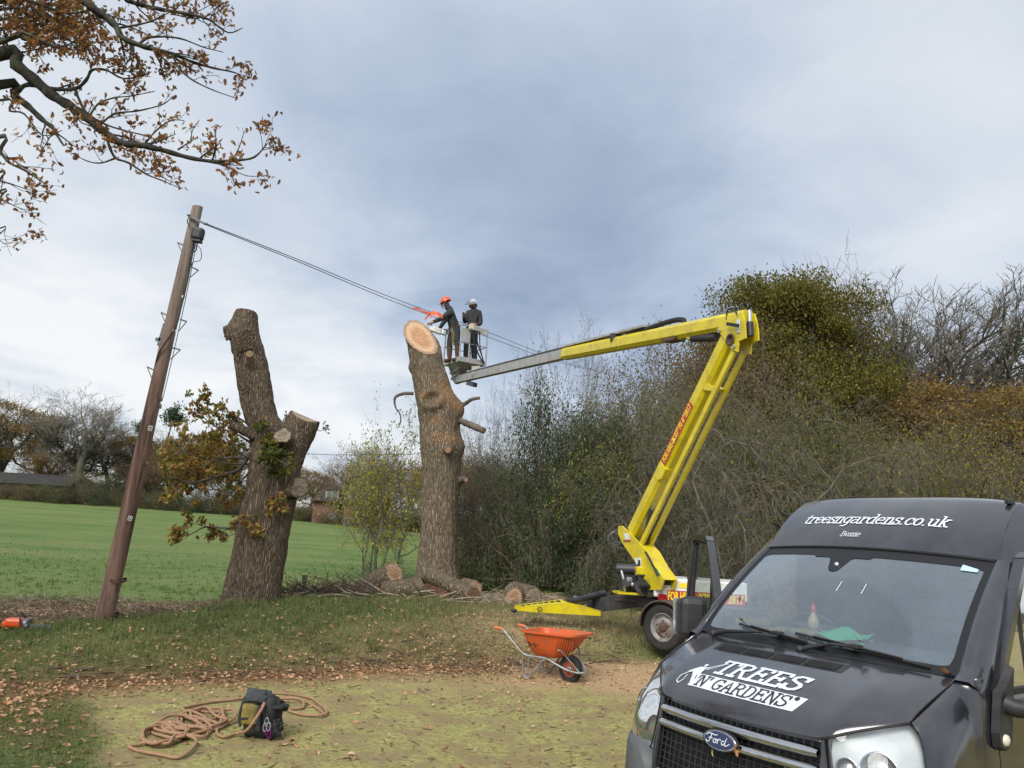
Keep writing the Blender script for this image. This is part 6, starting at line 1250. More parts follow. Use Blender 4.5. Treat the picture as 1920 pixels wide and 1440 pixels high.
b = MB(); b.box(bp_(.16, -.02, .78), (LX * .33, .02, .42), Rb_); b.build('basket_panel', 'lift_grey', lift)
b = MB(); b.box(bp_(.62, -.02, .98), (LX * .72, .02, .17), Rb_); b.build('basket_panel', 'lift_grey', lift)
b = MB(); b.box(bp_(.42, -.10, 1.02), (.30, .16, .16), Rb_, bev=.015); b.build('control_panel', 'lift_grey', lift); b = MB(); b.box(bp_(.30, -.12, 1.05), (.12, .13, .16), Rb_, bev=.01); b.build('control_panel', 'hazard_cream', lift)
b = MB(); 
b.tube(catmull([bp_(.42, -.1, .95), bp_(.45, -.1, .6), bp_(.62, -.1, .3), bp_(.86, -.1, .02)]), .022, 6); b.tube(catmull([bp_(.5, -.1, .95), bp_(.58, -.1, .6), bp_(.74, -.1, .3), bp_(.88, -.1, .0)]), .018, 6); b.tube(catmull([bp_(.66, -.05, .95), bp_(.72, -.05, .5), bp_(.84, -.1, .1)]), .016, 6); b.build('control_cables', 'cable', lift)['kind'] = 'stuff'
# bracket between the boom head and the floor
b = MB(); hd = upB; V = [bp_(.02, .15, -.02), bp_(.55, -.0, -.02), hd + u_ * .10 + sd * .12, hd - u_ * .10 + sd * .12, bp_(.02, .75, -.02), bp_(.55, .8, -.02), hd + u_ * .10 - sd * .12, hd - u_ * .10 - sd * .12]
b.add(V, [(0, 1, 2, 3), (4, 7, 6, 5), (0, 4, 5, 1), (1, 5, 6, 2), (3, 7, 4, 0), (2, 6, 7, 3)]); b.build('basket_bracket', 'lift_grey', lift)
b = MB(); b.beam(hd - Vector((0, 0, .12)), hd + Vector((0, 0, .28)), .22, .12, up=PNn); b.beam(bp_(.75, .2, -.03), pl(893, 704), .25, .10); b.build('boom_head', 'lift_grey', lift)['kind'] = 'stuff'
b = MB(); b.beam(pl(878, 718), pl(891, 722), .12, .12); b.build('head_ram', 'chassis_black', lift)

# ================================================================== WORKERS
mat('work_clothes', (.016, .017, .019), (.030, .031, .033), 6, rough=.85, bump=.008, bscale=9); mat('skin', (.42, .22, .15), (.36, .18, .12), 20, rough=.6); mat('helmet_orange', (.70, .085, .015), rough=.35); mat('helmet_white', (.62, .64, .66), rough=.3); mat('glove_dark', (.06, .045, .03), rough=.9)
mat('brown_gaiter', (.12, .055, .03), (.05, .035, .025), 14, rough=.9); mat('hair', (.04, .025, .015), rough=.9); mat('harness', (.03, .03, .032), (.12, .05, .03), 20, rough=.8); mat('rope_yellow', (.45, .32, .08), rough=.8); mat('trousers', (.028, .030, .036), (.04, .042, .05), 8, rough=.9, bump=.01, bscale=8)
glass_mat('visor_mesh', (.6, .6, .62), 1.0, .08, (.2, .2, .2))
def skin_mesh(name, joints, edges, root, parent, mats, colour=None, sub=2):
    me = bpy.data.meshes.new('tmp'); keys = list(joints); me.from_pydata([tuple(joints[k][0]) for k in keys], [(keys.index(a), keys.index(c_)) for a, c_ in edges], []); o = bpy.data.objects.new('tmp', me); COL.objects.link(o)
    md = o.modifiers.new('s', 'SKIN'); md.use_smooth_shade = True
    for i, k in enumerate(keys):
        kk = 1.0 if k[0] in 'ft' and k[:3] not in ('toe',) else {'p': 1.3}.get(k[0], 1.38) if not k.startswith('head') and k != 'jaw' else 1.22
        sv = me.skin_vertices[0].data[i]; r_ = joints[k][1]; sv.radius = tuple(q * kk for q in r_) if hasattr(r_, '__len__') else (r_ * kk, r_ * kk); sv.use_root = (k == root)
    sb = o.modifiers.new('u', 'SUBSURF'); sb.levels = sub; sb.render_levels = sub
    dg = bpy.context.evaluated_depsgraph_get(); m2 = bpy.data.meshes.new_from_object(o.evaluated_get(dg)); bpy.data.objects.remove(o); m2.materials.clear()
    for m in mats: m2.materials.append(MATS[m])
    if colour: 
        for p in m2.polygons: p.material_index = colour(p.center)
    for p in m2.polygons: p.use_smooth = True
    m2.name = name; return link(name, m2, parent)
def person(label, J, face, helmet, headc, heads, hands, gloves, shins):
    """J: joints in world space; face: unit vector the face looks along; heads: head size"""
    pr_ = thing('person', label, 'person', (0, 0, 0), group='two tree surgeons in the lift basket'); D = {k: (Vector(v[0]), v[1]) for k, v in J.items()}
    E = [('pelvis', 'waist'), ('waist', 'chest'), ('chest', 'neck0'), ('neck0', 'neck')]
    for s in 'LR': E += [('chest', 'sh' + s), ('sh' + s, 'el' + s), ('el' + s, 'wr' + s), ('wr' + s, 'palm' + s), ('pelvis', 'hip' + s), ('hip' + s, 'kn' + s), ('kn' + s, 'an' + s), ('an' + s, 'toe' + s)]
    f = Vector(face).normalized(); side = f.cross(Vector((0, 0, 1))).normalized(); hc = Vector(headc); R = Matrix((side, f, side.cross(f))).transposed()
    D['head0'] = (hc - R @ Vector((0, -.01, .06)), (.068, .075)); D['head1'] = (hc + R @ Vector((0, -.015, .06)), (.078, .092)); D['jaw'] = (hc + R @ Vector((0, .045, -.07)), (.045, .04)); E += [('neck', 'head0'), ('head0', 'head1'), ('head0', 'jaw')]
    for s in 'LR':        # five fingers, each a chain rooted in the palm
        p, w0 = D['palm' + s][0], D['wr' + s][0]; d = (p - w0).normalized(); sd_ = d.cross(f if abs(d.dot(f)) < .9 else Vector((0, 0, 1))).normalized(); pn = sd_.cross(d).normalized(); curl = hands.get(s, .6)
        for k in range(4):
            r0 = p + sd_ * (.028 - .019 * k) + d * .03; ln = (.036, .040, .037, .030)[k]; a = r0 + d * ln * .9 + pn * ln * .2 * curl; c_ = a + d * ln * (.8 - .8 * curl) + pn * ln * curl; 
            for q_, nm in ((r0, 'a'), (a, 'b'), (c_, 'c')): D['f%s%d%s' % (s, k, nm)] = (q_, .0095)
            E += [('palm' + s, 'f%s%da' % (s, k)), ('f%s%da' % (s, k), 'f%s%db' % (s, k)), ('f%s%db' % (s, k), 'f%s%dc' % (s, k))]
        t0 = p + sd_ * .034 - d * .012; t1 = t0 + sd_ * .026 + d * .026 + pn * .012; D['t%sa' % s] = (t0, .012); D['t%sb' % s] = (t1, .010); E += [('palm' + s, 't%sa' % s), ('t%sa' % s, 't%sb' % s)]
    zN = D['neck'][0]
    def col(c_):
        c_ = Vector(c_)
        if (c_ - hc).length < .17 and (c_ - zN).dot(Vector((0, 0, 1))) > .045: return 1 if (c_ - hc).dot(f) > -.035 else 4
        for s in 'LR':
            w0, p = D['wr' + s][0], D['palm' + s][0]
            if (c_ - w0).dot((p - w0).normalized()) > .0 and (c_ - p).length < .17: return 2 if s in gloves else 1
        if c_.z < D['pelvis'][0].z + .02:
            kz = min(D['knL'][0].z, D['knR'][0].z)
            return 3 if (shins and c_.z < kz - .02) else 5
        return 0
    body = skin_mesh('body', D, E, 'pelvis', pr_, ('work_clothes', 'skin', 'glove_dark', 'brown_gaiter', 'hair', 'trousers'), col)
    b = MB(); b.tube([hc + f * .088 + Vector((0, 0, .02)), hc + f * .118 - Vector((0, 0, .008)), hc + f * .098 - Vector((0, 0, .022))], [.010, .016, .010], 7); b.build('nose', 'skin', pr_)
    for s in (-1, 1):
        b = MB(); b.ball(hc + f * .083 + side * s * .032 + Vector((0, 0, .02)), .012, 0, 8); b.build('eye', 'hair', pr_); b = MB(); b.ball(hc + side * s * .082, .03, 0, 10, (.4, .7, 1), R); b.build('ear', 'skin', pr_)
    b = MB(); b.beam(hc + f * .088 - side * .025 - Vector((0, 0, .055)), hc + f * .088 + side * .025 - Vector((0, 0, .055)), .012, .008); b.build('mouth', 'hair', pr_)
    # helmet with brim, ear defenders and visor
    b = MB(); prof = []
    for i in range(9): a = math.pi / 2 * i / 8; prof.append((.128 * math.cos(a) if i < 8 else .001, .015 + .125 * math.sin(a)))
    T = Matrix.Translation(hc + f * -.01 + Vector((0, 0, .035))) @ R.to_4x4(); V = []
    b.lathe([(.120, .0), (.132, .006)] + prof, 22); b.V = [tuple(T @ Vector((v[0] * 1.08, v[1] * 1.28, v[2] * 1.18))) for v in b.V]
    k0 = len(b.V); b.grid([[T @ Vector((math.sin(a) * r_ * 1.08, math.cos(a) * r_ * 1.28, .012 - (r_ - .125) * .35)) for r_ in (.122, .175 - .05 * abs(a))] for a in np.linspace(-.9, .9, 11)]); b.build('helmet', helmet, pr_)
    for s in (-1, 1): b = MB(); b.ball(hc + side * s * .105 - f * .005 + Vector((0, 0, -.005)), .05, 0, 12, (.55, .8, 1.1), R); b.tube([hc + side * s * .115, hc + side * s * .125 + Vector((0, 0, .12))], .008, 5); b.build('ear_defender', 'hazard_black', pr_)
    b = MB(); 
    vz = (.16, .10, .04) if helmet == 'helmet_white' else (.03, -.04, -.115); vr = (.15, .215, .26) if helmet == 'helmet_white' else (.165, .17, .15)
    b.grid([[hc + R @ Vector((math.sin(a) * r_, math.cos(a) * r_, z_)) for r_, z_ in zip(vr, vz)] for a in np.linspace(-.95, .95, 11)]); b.build('visor', 'visor_mesh', pr_)
    b = MB(); b.tube([hc + R @ Vector((math.sin(a) * vr[2], math.cos(a) * vr[2], vz[2])) for a in np.linspace(-.95, .95, 11)], .007, 5); b.build('visor_rim', 'hazard_black', pr_)
    # harness: belt, leg loops, clipped gear
    pv = D['pelvis'][0] + Vector((0, 0, .06)); b = MB(); b.tube([pv + side * math.cos(a) * .185 + f * math.sin(a) * .14 for a in np.linspace(0, 2 * math.pi, 21)], .028, 6); b.build('harness_belt', 'harness', pr_)
    for s in 'LR':
        h0 = D['hip' + s][0].lerp(D['kn' + s][0], .25); b = MB(); b.tube([h0 + side * math.cos(a) * .105 + f * math.sin(a) * .11 + Vector((0, 0, .02 * math.cos(a))) for a in np.linspace(0, 2 * math.pi, 17)], .016, 5); b.build('leg_loop', 'harness', pr_)
    rg = random.Random(len(label))
    for k in range(4):
        a = rg.uniform(0, 6.28); c_ = pv + side * math.cos(a) * .2 + f * math.sin(a) * .16 - Vector((0, 0, .07)); b = MB(); b.tube([c_ + Vector((.02 * math.cos(t_), .01, .045 * math.sin(t_))) for t_ in np.linspace(0, 6.28, 11)], .006, 5); b.build('karabiner', 'galv' if k % 2 else 'rope_yellow', pr_)
    b = MB(); c_ = pv - side * .0 + f * -.05; b.tube(catmull([pv + Vector((-.02, -.17, -.05)), pv + Vector((.02, -.22, -.35)), pv + Vector((.0, -.2, -.62)), pv + Vector((-.03, -.2, -.40)), pv + Vector((-.05, -.17, -.08))]), .009, 5); b.build('lanyard', 'rope_yellow' if helmet != 'helmet_white' else 'cable', pr_)
    return pr_
# floor height is bz; joints read off the sight lines at the basket's distance
fy = (C0.y + C1.y + C2.y) / 3
YA = fy + .05; YB = fy + .30
def Jp(x, y, Y_, r_): return (at(x, y, Y_), r_)
def foot(x, Y_, r_=.05, up=.07):
    p = at(x, 672, Y_); return np.array([p[0], Y_, bz + up])
J1 = {'pelvis': Jp(852, 618, YA, (.15, .12)), 'waist': Jp(850, 607, YA, (.14, .115)), 'chest': Jp(847, 588, YA, (.165, .13)), 'neck0': Jp(841, 579, YA, (.10, .09)), 'neck': Jp(838, 575, YA, (.068, .068)),
      'shL': Jp(845, 584.5, YA - .17, (.08, .08)), 'elL': Jp(829, 597, YA - .30, (.055, .055)), 'wrL': Jp(811, 604, YA - .45, (.038, .038)), 'palmL': Jp(805.5, 606.5, YA - .50, (.042, .028)),
      'shR': Jp(843, 583.5, YA + .16, (.08, .08)), 'elR': Jp(834, 601, YA + .12, (.055, .055)), 'wrR': Jp(824, 616, YA - .10, (.038, .038)), 'palmR': Jp(820.5, 620.5, YA - .16, (.042, .028)),
      'hipL': Jp(855, 623, YA - .09, (.105, .11)), 'hipR': Jp(848, 622, YA + .09, (.105, .11)), 'knL': Jp(858, 647, YA - .11, (.07, .07)), 'knR': Jp(843, 646, YA + .10, (.07, .07)),
      'anL': (foot(858, YA - .10), (.05, .055)), 'anR': (foot(843, YA + .10), (.05, .055)), 'toeL': (foot(858, YA - .10, up=.045) + np.array([-.17, -.04, 0]), (.045, .04)), 'toeR': (foot(843, YA + .10, up=.045) + np.array([-.17, -.02, 0]), (.045, .04))}
person('worker in an orange helmet, bent left over the cut trunk with arms stretched down', J1, (-.93, -.05, -.42), 'helmet_orange', at(835.5, 568.5, YA), .1, {'L': 1.0, 'R': 1.0}, 'R', True)
J2 = {'pelvis': Jp(884, 622, YB, (.14, .115)), 'waist': Jp(885, 611, YB, (.14, .11)), 'chest': Jp(888, 590.5, YB, (.17, .125)), 'neck0': Jp(888.5, 583, YB, (.10, .09)), 'neck': Jp(888, 579.5, YB, (.066, .066)),
      'shL': Jp(899.5, 586.5, YB - .03, (.08, .08)), 'elL': Jp(901, 607, YB - .05, (.056, .056)), 'wrL': Jp(892, 609.5, YB - .30, (.038, .038)), 'palmL': Jp(887, 608, YB - .36, (.042, .028)),
      'shR': Jp(877, 586.5, YB - .02, (.08, .08)), 'elR': Jp(872, 605, YB - .10, (.056, .056)), 'wrR': Jp(870, 595.5, YB - .30, (.038, .038)), 'palmR': Jp(869.5, 590, YB - .33, (.042, .030)),
      'hipL': Jp(888, 627, YB, (.10, .11)), 'hipR': Jp(879, 626, YB, (.10, .11)), 'knL': Jp(889, 649, YB - .04, (.075, .075)), 'knR': Jp(875, 648, YB - .02, (.075, .075)),
      'anL': (foot(890, YB), (.065, .065)), 'anR': (foot(874, YB), (.065, .065)), 'toeL': (foot(889, YB, up=.045) + np.array([-.05, -.17, 0]), (.045, .04)), 'toeR': (foot(872, YB, up=.045) + np.array([-.07, -.16, 0]), (.045, .04))}
person('worker in a white helmet with raised visor, looking down at the basket controls', J2, (-.35, -.85, -.22), 'helmet_white', at(886.8, 573.5, YB), .1, {'L': .8, 'R': .9}, 'R', False)
# chainsaw held on the cut, seen past the trunk
b = MB(); c = Vector(at(817, 619, 21.2)); b.box(c, (.34, .16, .16), Matrix.Rotation(.3, 3, 'Y'), bev=.03); b.box(c + Vector((.18, 0, -.05)), (.14, .10, .13), bev=.03)
cs = thing('chainsaw', 'grey chainsaw held by the orange-helmeted worker behind the trunk cut', 'chainsaw', (0, 0, 0)); b.build('saw_body', 'lift_white', cs)
b = MB(); b.tube(catmull([c + Vector((-.10, .09, .07)), c + Vector((-.15, 0, .17)), c + Vector((-.10, -.09, .08))]), .014, 6); b.tube(catmull([c + Vector((.20, 0, .02)), c + Vector((.32, 0, .03)), c + Vector((.30, 0, -.12)), c + Vector((.2, 0, -.12))]), .015, 6); b.build('saw_handle', 'hazard_black', cs)['kind'] = 'stuff'
b = MB(); b.box(c + Vector((-.42, .05, -.02)), (.50, .012, .09), bev=.005); b.build('guide_bar', 'galv', cs)
# equipment hanging on the near side of the basket
b = MB(); c = bp_(-.06, .55, .95); b.box(c, (.22, .12, .20), Rb_, bev=.03); b.box(c + Vector((.02, 0, -.3)), (.14, .1, .14), Rb_, bev=.03); tag(b.build('tool_bag', 'lift_grey'), 'pale grey tool pouch hung on the left side of the lift basket', 'bag', kind='stuff')
# ================================================================== WHEELBARROW
mat('tub_orange', (.62, .105, .022), (.52, .085, .02), 5, rough=.5, c3=(.35, .13, .06), s3=5); mat('grip_orange', (.70, .14, .04), rough=.5); mat('barrow_tube', (.34, .37, .38), (.22, .22, .21), 12, rough=.45, metal=.5, c3=(.24, .16, .11), s3=6); mat('rim_orange', (.45, .10, .04), (.30, .10, .06), 15, rough=.6)
wbg = on_z(1000, 1263, .05); wba = math.atan2(-.61, .79); wz_ = gz1(wbg[0], wbg[1])
wb = thing('wheelbarrow', 'orange plastic wheelbarrow with galvanised tube frame on the sandy ground', 'wheelbarrow', (wbg[0], wbg[1], wz_), wba); wb.scale = (.87, .87, .87)
def rrect(x0, x1, hy, z, rad, zf=0., n=6):
    pts = []; 
    for cx, cy, a0 in ((x1 - rad, hy - rad, 0), (x0 + rad, hy - rad, 90), (x0 + rad, -hy + rad, 180), (x1 - rad, -hy + rad, 270)):
        for i in range(n): a = math.radians(a0 + 90 * i / (n - 1)); x = cx + rad * math.cos(a); pts.append(Vector((x, cy + rad * math.sin(a), z + zf * (x - x0))))
    return pts
lay = [(.10, .50, .16, .325, .08, 0), (.06, .57, .20, .36, .10, .02), (.0, .70, .265, .47, .12, .03), (-.06, .84, .315, .645, .13, .03), (-.07, .875, .325, .68, .13, .03)]
b = MB(); G = [rrect(x0, x1, hy, z, r_, zf) for x0, x1, hy, z, r_, zf in lay]; G = [g + [g[0]] for g in G]; b.grid(G); b.add(G[0][:-1], [tuple(range(24))[::-1]])
rim = rrect(-.10, .91, .355, .685, .15, .03); rim += [rim[0]]; rim2 = [p - Vector((0, 0, .028)) for p in rim]; b.grid([G[-1], rim, rim2], smooth=False)
Gi = [[(p - Vector((.42, 0, 0))) * .965 + Vector((.42, 0, .012)) for p in g] for g in G]; b.grid(Gi, flip=True); b.add(Gi[0][:-1], [tuple(range(24))])
b.build('tub', 'tub_orange', wb)
for k in range(7):
    for s in (-1,):
        x = .50 + .045 * k; b = MB(); b.tube([(x, s * (.205 + .002 * k), .39), (x + .10, s * (.29), .52), (x + .15 - .004 * k, s * (.312 - .006 * max(0, k - 4)), .63)], .006, 4); b.build('tub_rib', 'tub_orange', wb)
for s in (-1, 1):
    b = MB(); b.tube(catmull([(-.54, s * .31, .665), (-.42, s * .31, .655), (-.22, s * .30, .50), (-.02, s * .28, .345), (.12, s * .25, .315), (.36, s * .22, .315), (.5, s * .18, .26), (.68, s * .13, .19), (.86, s * .10, .165), (.93, s * .05, .17), (.94, 0, .17)], 5), .017, 8); b.build('frame_tube', 'barrow_tube', wb)
    b = MB(); b.tube(catmull([(-.02, s * .28, .35), (-.02, s * .27, .18), (.0, s * .265, .035), (.06, s * .262, .0), (.13, s * .26, .03), (.22, s * .25, .15), (.34, s * .23, .29), (.40, s * .22, .315)], 5), .016, 8); b.build('leg', 'barrow_tube', wb)
    b = MB(); b.tube([(.07, s * .262, .02), (.09, s * .255, .33)], .011, 6); b.build('leg_brace', 'barrow_tube', wb)
    b = MB(); b.tube([(-.56, s * .31, .668), (-.42, s * .31, .656)], [.024, .022], 8); b.build('grip', 'grip_orange', wb)
    b = MB(); b.tube(catmull([(.60, s * .26, .46), (.66, s * .24, .46), (.78, s * .15, .30), (.90, s * .09, .17)], 4), .013, 6); b.build('tub_support', 'barrow_tube', wb)
    b = MB(); b.tube([(-.25, s * .30, .52), (-.10, s * .32, .585)], .009, 6); b.build('handle_brace', 'barrow_tube', wb)
whl = wheel(wb, (.68, 0, .19), .19, .095, -1, rim='rim_orange', hub='galv')
for k in range(14):
    a = 2 * math.pi * k / 14; b = MB(); b.beam((.035 * math.cos(a), -.036, .035 * math.sin(a)), (.105 * math.cos(a), -.038, .105 * math.sin(a)), .008, .012, up=(0, 1, 0)); b.build('spoke', 'rim_orange', whl)
b = MB(); b.box((.68, -.07, .19), (.05, .012, .045)); b.build('axle_plate', 'barrow_tube', wb)
t0 = Vector((.085, -.292, .475)); xd = Vector((1, -.05, .01)).normalized(); yd = Vector((-.05, -.45, 1)).normalized()
font_text('lettering', 'Belle', 'print_black', wb, t0 + Vector((.05, -.045, -.005)), xd, yd, .19, .08, lift_=.004, off=.03)
# ================================================================== ROPE BAG
mat('bag_black', (.008, .008, .009), (.022, .023, .026), 8, rough=.75, bump=.006, bscale=14); mat('bag_olive', (.24, .19, .03), (.12, .095, .025), 7, rough=.8, bump=.004, bscale=20); mat('bag_grey', (.022, .025, .028), (.05, .053, .056), 7, rough=.8, bump=.004, bscale=20); mat('purple_metal', (.22, .02, .22), rough=.3, metal=.6)
bgp = on_z(480, 1387, 0); bag = thing('kit_bag', 'black and olive rope bag slumped on the mossy drive beside the heap of rope', 'bag', (bgp[0], bgp[1] + .12, gz1(bgp[0], bgp[1]))); bag.scale = (.92, .92, .86)
def lump(name, c, r3, seed, m, parent, n=(34, 22), amp=.12, sq=2.6, flat=0):
    V = []; n1, n2 = n
    for i in range(n2 + 1):
        ph = math.pi * i / n2
        for j in range(n1):
            t_ = 2 * math.pi * j / n1; x, y, z = math.sin(ph) * math.cos(t_), math.sin(ph) * math.sin(t_), math.cos(ph); k = (abs(x) ** sq + abs(y) ** sq + abs(z) ** sq) ** (-1 / sq); V.append((x * k, y * k, z * k))
    V = np.array(V); d = vnoise(V, 1.6, seed, 3) * amp + np.abs(vnoise(V, 3.5, seed + 3, 2)) * -amp * .6; V = V * (1 + d[:, None]) * np.array(r3) + np.array(c); V[:, 2] = np.maximum(V[:, 2], flat)
    F = [(i * n1 + j, (i + 1) * n1 + j, (i + 1) * n1 + (j + 1) % n1, i * n1 + (j + 1) % n1) for i in range(n2) for j in range(n1)]; return link(name, np_mesh(name, V, F, mats=(m,), smooth=True), parent)
lump('bag_body', (0, 0, .20), (.16, .15, .205), 5, 'bag_black', bag, sq=5, amp=.16); lump('front_panel', (-.085, -.05, .245), (.085, .125, .115), 8, 'bag_olive', bag, amp=.06, sq=5); lump('panel_patch', (-.06, -.085, .185), (.06, .085, .045), 9, 'bag_olive', bag, amp=.05, sq=5)
lump('top_flap', (-.035, -.04, .39), (.125, .12, .075), 12, 'bag_grey', bag, amp=.5, sq=4); lump('side_pocket', (.11, -.03, .32), (.12, .11, .06), 15, 'bag_black', bag, amp=.6, sq=3); lump('side_pocket', (.14, -.07, .12), (.09, .09, .10), 16, 'bag_black', bag, amp=.7, sq=3)
b = MB(); b.tube(catmull([Vector((-.18, -.05, .38)), Vector((-.185, -.13, .25)), Vector((-.165, -.14, .12))], 4), .014, 5, flat=(0, 1, 0)); b.build('strap', 'bag_black', bag); b = MB(); b.beam((-.16, -.175, .205), (.02, -.155, .215), .012, .022); b.build('strap', 'bag_black', bag)
b = MB(); b.beam((.0, -.155, .33), (.02, -.18, .10), .02, .05); b.build('strap', 'bag_grey', bag)
for k, (x, z, mm) in enumerate(((.10, .19, 'galv'), (.125, .15, 'galv'), (.115, .11, 'purple_metal'), (.135, .08, 'purple_metal'), (.09, .14, 'galv'))):
    b = MB(); b.tube([Vector((x + .018 * math.cos(a), -.19 - .01 * (k % 2), z + .042 * math.sin(a))) for a in np.linspace(0, 6.283, 13)], .0055, 6); b.build('karabiner', mm, bag)
mat('climbing_rope', (.36, .21, .12), (.25, .14, .08), 60, rough=.85, bump=.002, bscale=140)
rr_ = random.Random(12)
RP = [(610, 1345, .02), (592, 1330, .02), (560, 1314, .02), (520, 1312, .02), (500, 1320, .05), (560, 1318, .04), (568, 1330, .02), (540, 1335, .02), (575, 1345, .02), (612, 1343, .03), (596, 1322, .02), (575, 1310, .02), (515, 1311, .06), (470, 1312, .03), (430, 1316, .02), (395, 1320, .02), (357, 1328, .02), (345, 1338, .03)]
ang = 0.0
for k in range(88):
    f = .5 - .5 * math.cos(k * .11); cx, cy = lerp(392, 300, f), lerp(1350, 1388, f); ang += rr_.uniform(.6, 1.25); rx_ = rr_.uniform(26, 50); RP.append((cx + rx_ * math.cos(ang), cy + rx_ * .40 * math.sin(ang), .016 + .022 * ((k * 7) % 4) / 1.5))
RP += [(262, 1400, .02), (242, 1404, .02), (258, 1412, .02), (300, 1420, .02), (335, 1425, .02), (360, 1410, .03), (365, 1392, .03), (330, 1385, .05), (380, 1388, .03), (388, 1375, .02), (368, 1368, .04), (404, 1352, .03), (418, 1340, .05), (412, 1360, .02), (406, 1378, .02), (420, 1386, .02), (445, 1381, .03)]
P = []
for x, y, z in RP:
    q = on_z(x, y, 0); P.append(Vector((q[0], q[1], gz1(q[0], q[1]) + z)))
e0 = P[-1]; bl_ = bag.location; P += [Vector((bl_.x - .06, bl_.y - .22, .10)), Vector((bl_.x + .03, bl_.y - .20, .25)), Vector((bl_.x + .05, bl_.y - .16, .32))]
b = MB(); b.tube(catmull(P, 7), .0135, 7); tag(b.build('climbing_rope', 'climbing_rope'), 'long tan climbing rope heaped in loops on the drive, left of the bag', 'rope')
# ================================================================== CHAINSAW AT THE LEFT EDGE
q = on_z(26, 1196, .12); q[2] = gz1(q[0], q[1]); saw = thing('chainsaw', 'orange chainsaw lying in the cleared ditch at the left edge', 'chainsaw', tuple(q), math.radians(8)); saw.scale = (.8, .8, .8)
b = MB(); b.box((-.02, 0, .13), (.30, .20, .15), bev=.045); b.box((-.14, 0, .10), (.14, .18, .12), bev=.04); b.build('saw_body', 'helmet_orange', saw)
b = MB(); b.tube(catmull([Vector((.10, .12, .1)), Vector((.08, .10, .22)), Vector((.08, -.08, .24)), Vector((.12, -.13, .1))], 4), .013, 6); b.build('front_handle', 'hazard_black', saw)
b = MB(); b.box((.17, 0, .13), (.12, .18, .15), bev=.03); b.build('engine_housing', 'dark_galv', saw); b = MB(); b.box((.17, -.10, .14), (.06, .03, .06), bev=.01); b.ball((.2, -.1, .1), .02); b.build('silencer', 'galv', saw)
b = MB(); b.tube(catmull([Vector((-.16, 0, .16)), Vector((-.28, 0, .14)), Vector((-.30, 0, .06)), Vector((-.18, 0, .05))], 4), .017, 6); b.build('rear_handle', 'hazard_black', saw); b = MB(); b.box((.38, -.03, .08), (.36, .012, .07), bev=.004); b.build('guide_bar', 'dark_galv', saw)
# fence post and brash
mat('post_wood', (.14, .15, .09), (.26, .26, .17), 12, (1, 1, .2), rough=.9, bump=.006)
pz = at(567, 1137, 16.4); b = MB(); g_ = gz1(pz[0], 16.4); top = at(571, 1078, 16.4); b.tube([(pz[0], 16.4, g_ - .1), (lerp(pz[0], top[0], .5), 16.4, lerp(g_, top[2], .5)), (top[0], 16.4, top[2])], [.05, .048, .045], 10); tag(b.build('fence_post', 'post_wood'), 'short greenish wooden fence post between the two felled oaks', 'post')
def brash(name, label, n, fn, lmin, lmax, rad, seed, mt, flat=.25, hmax=.15, cat='brushwood'):
    r = np.random.default_rng(seed); x, y = fn(r, n); z = gnd(x, y) + r.uniform(0, hmax, n) ** 1.5; a = r.uniform(0, 6.28, n); L = r.uniform(lmin, lmax, n); ti = r.normal(0, flat, n)
    d = np.stack([np.cos(a) * np.cos(ti), np.sin(a) * np.cos(ti), np.abs(np.sin(ti))], 1) * L[:, None]; P0 = np.stack([x, y, z], 1); Pm = P0 + d * .5 + r.normal(0, .05, (n, 3)) * L[:, None]; P1 = P0 + d; R0 = rad * r.uniform(.4, 1.6, n)
    V, F = sticks(np.concatenate([P0, Pm]), np.concatenate([Pm, P1]), np.concatenate([R0, R0 * .8]), np.concatenate([R0 * .8, R0 * .4]), 4); return tag(link(name, np_mesh(name, V, F, mats=(mt,)),), label, cat, kind='stuff')
mat('pale_stick', (.16, .12, .08), (.34, .28, .21), 10, rough=.85); mat('brown_stick', (.06, .04, .026), (.15, .105, .07), 10, rough=.9)
brash('brushwood', 'heap of brown brushwood behind the fence post and logs', 900, lambda r, n: (r.uniform(-4.6, -2.4, n), r.uniform(15.8, 18, n)), .2, .9, .007, 5, 'brown_stick', .35, .35)
brash('brushwood', 'pale broken branches lying on the bank top beside the logs', 70, lambda r, n: (r.uniform(-4.4, -.3, n), r.uniform(15.2, 16.8, n)), .3, 1.1, .018, 6, 'pale_stick', .22, .2)
brash('brushwood', 'dry twigs and stalks in the cleared ditch behind the pole', 1500, lambda r, n: (r.uniform(-12, -4.6, n), r.uniform(12.2, 16.5, n)), .08, .5, .004, 7, 'pale_stick', .3, .10)
brash('brushwood', 'brown twigs in the cleared ditch behind the pole', 1800, lambda r, n: (r.uniform(-12, -4.4, n), r.uniform(12.2, 16.8, n)), .08, .4, .005, 8, 'brown_stick', .3, .12)
brash('brushwood', 'small sticks and bark pieces along the foot of the bank', 420, lambda r, n: (lambda x: (x, np.interp(x, EX, EYv) + r.normal(.25, .35, n)))(r.uniform(-5.5, 2, n)), .08, .45, .007, 9, 'brown_stick', .12, .04)
brash('brushwood', 'cut branches and chips right of the tall trunk', 260, lambda r, n: (r.uniform(-.9, 1.6, n), r.uniform(15.5, 19, n)), .1, .6, .012, 10, 'pale_stick', .2, .15)
mat('wood_chip', (.36, .22, .12), (.50, .34, .20), 9, rough=.85)
r = np.random.default_rng(31); n = 3800; x = r.normal(.3, 1.6, n); y = r.uniform(10.4, 18.5, n); k = (samp(m_saw, x, y) > .2) | (r.random(n) < .15); x, y = x[k], y[k]; n = len(x)
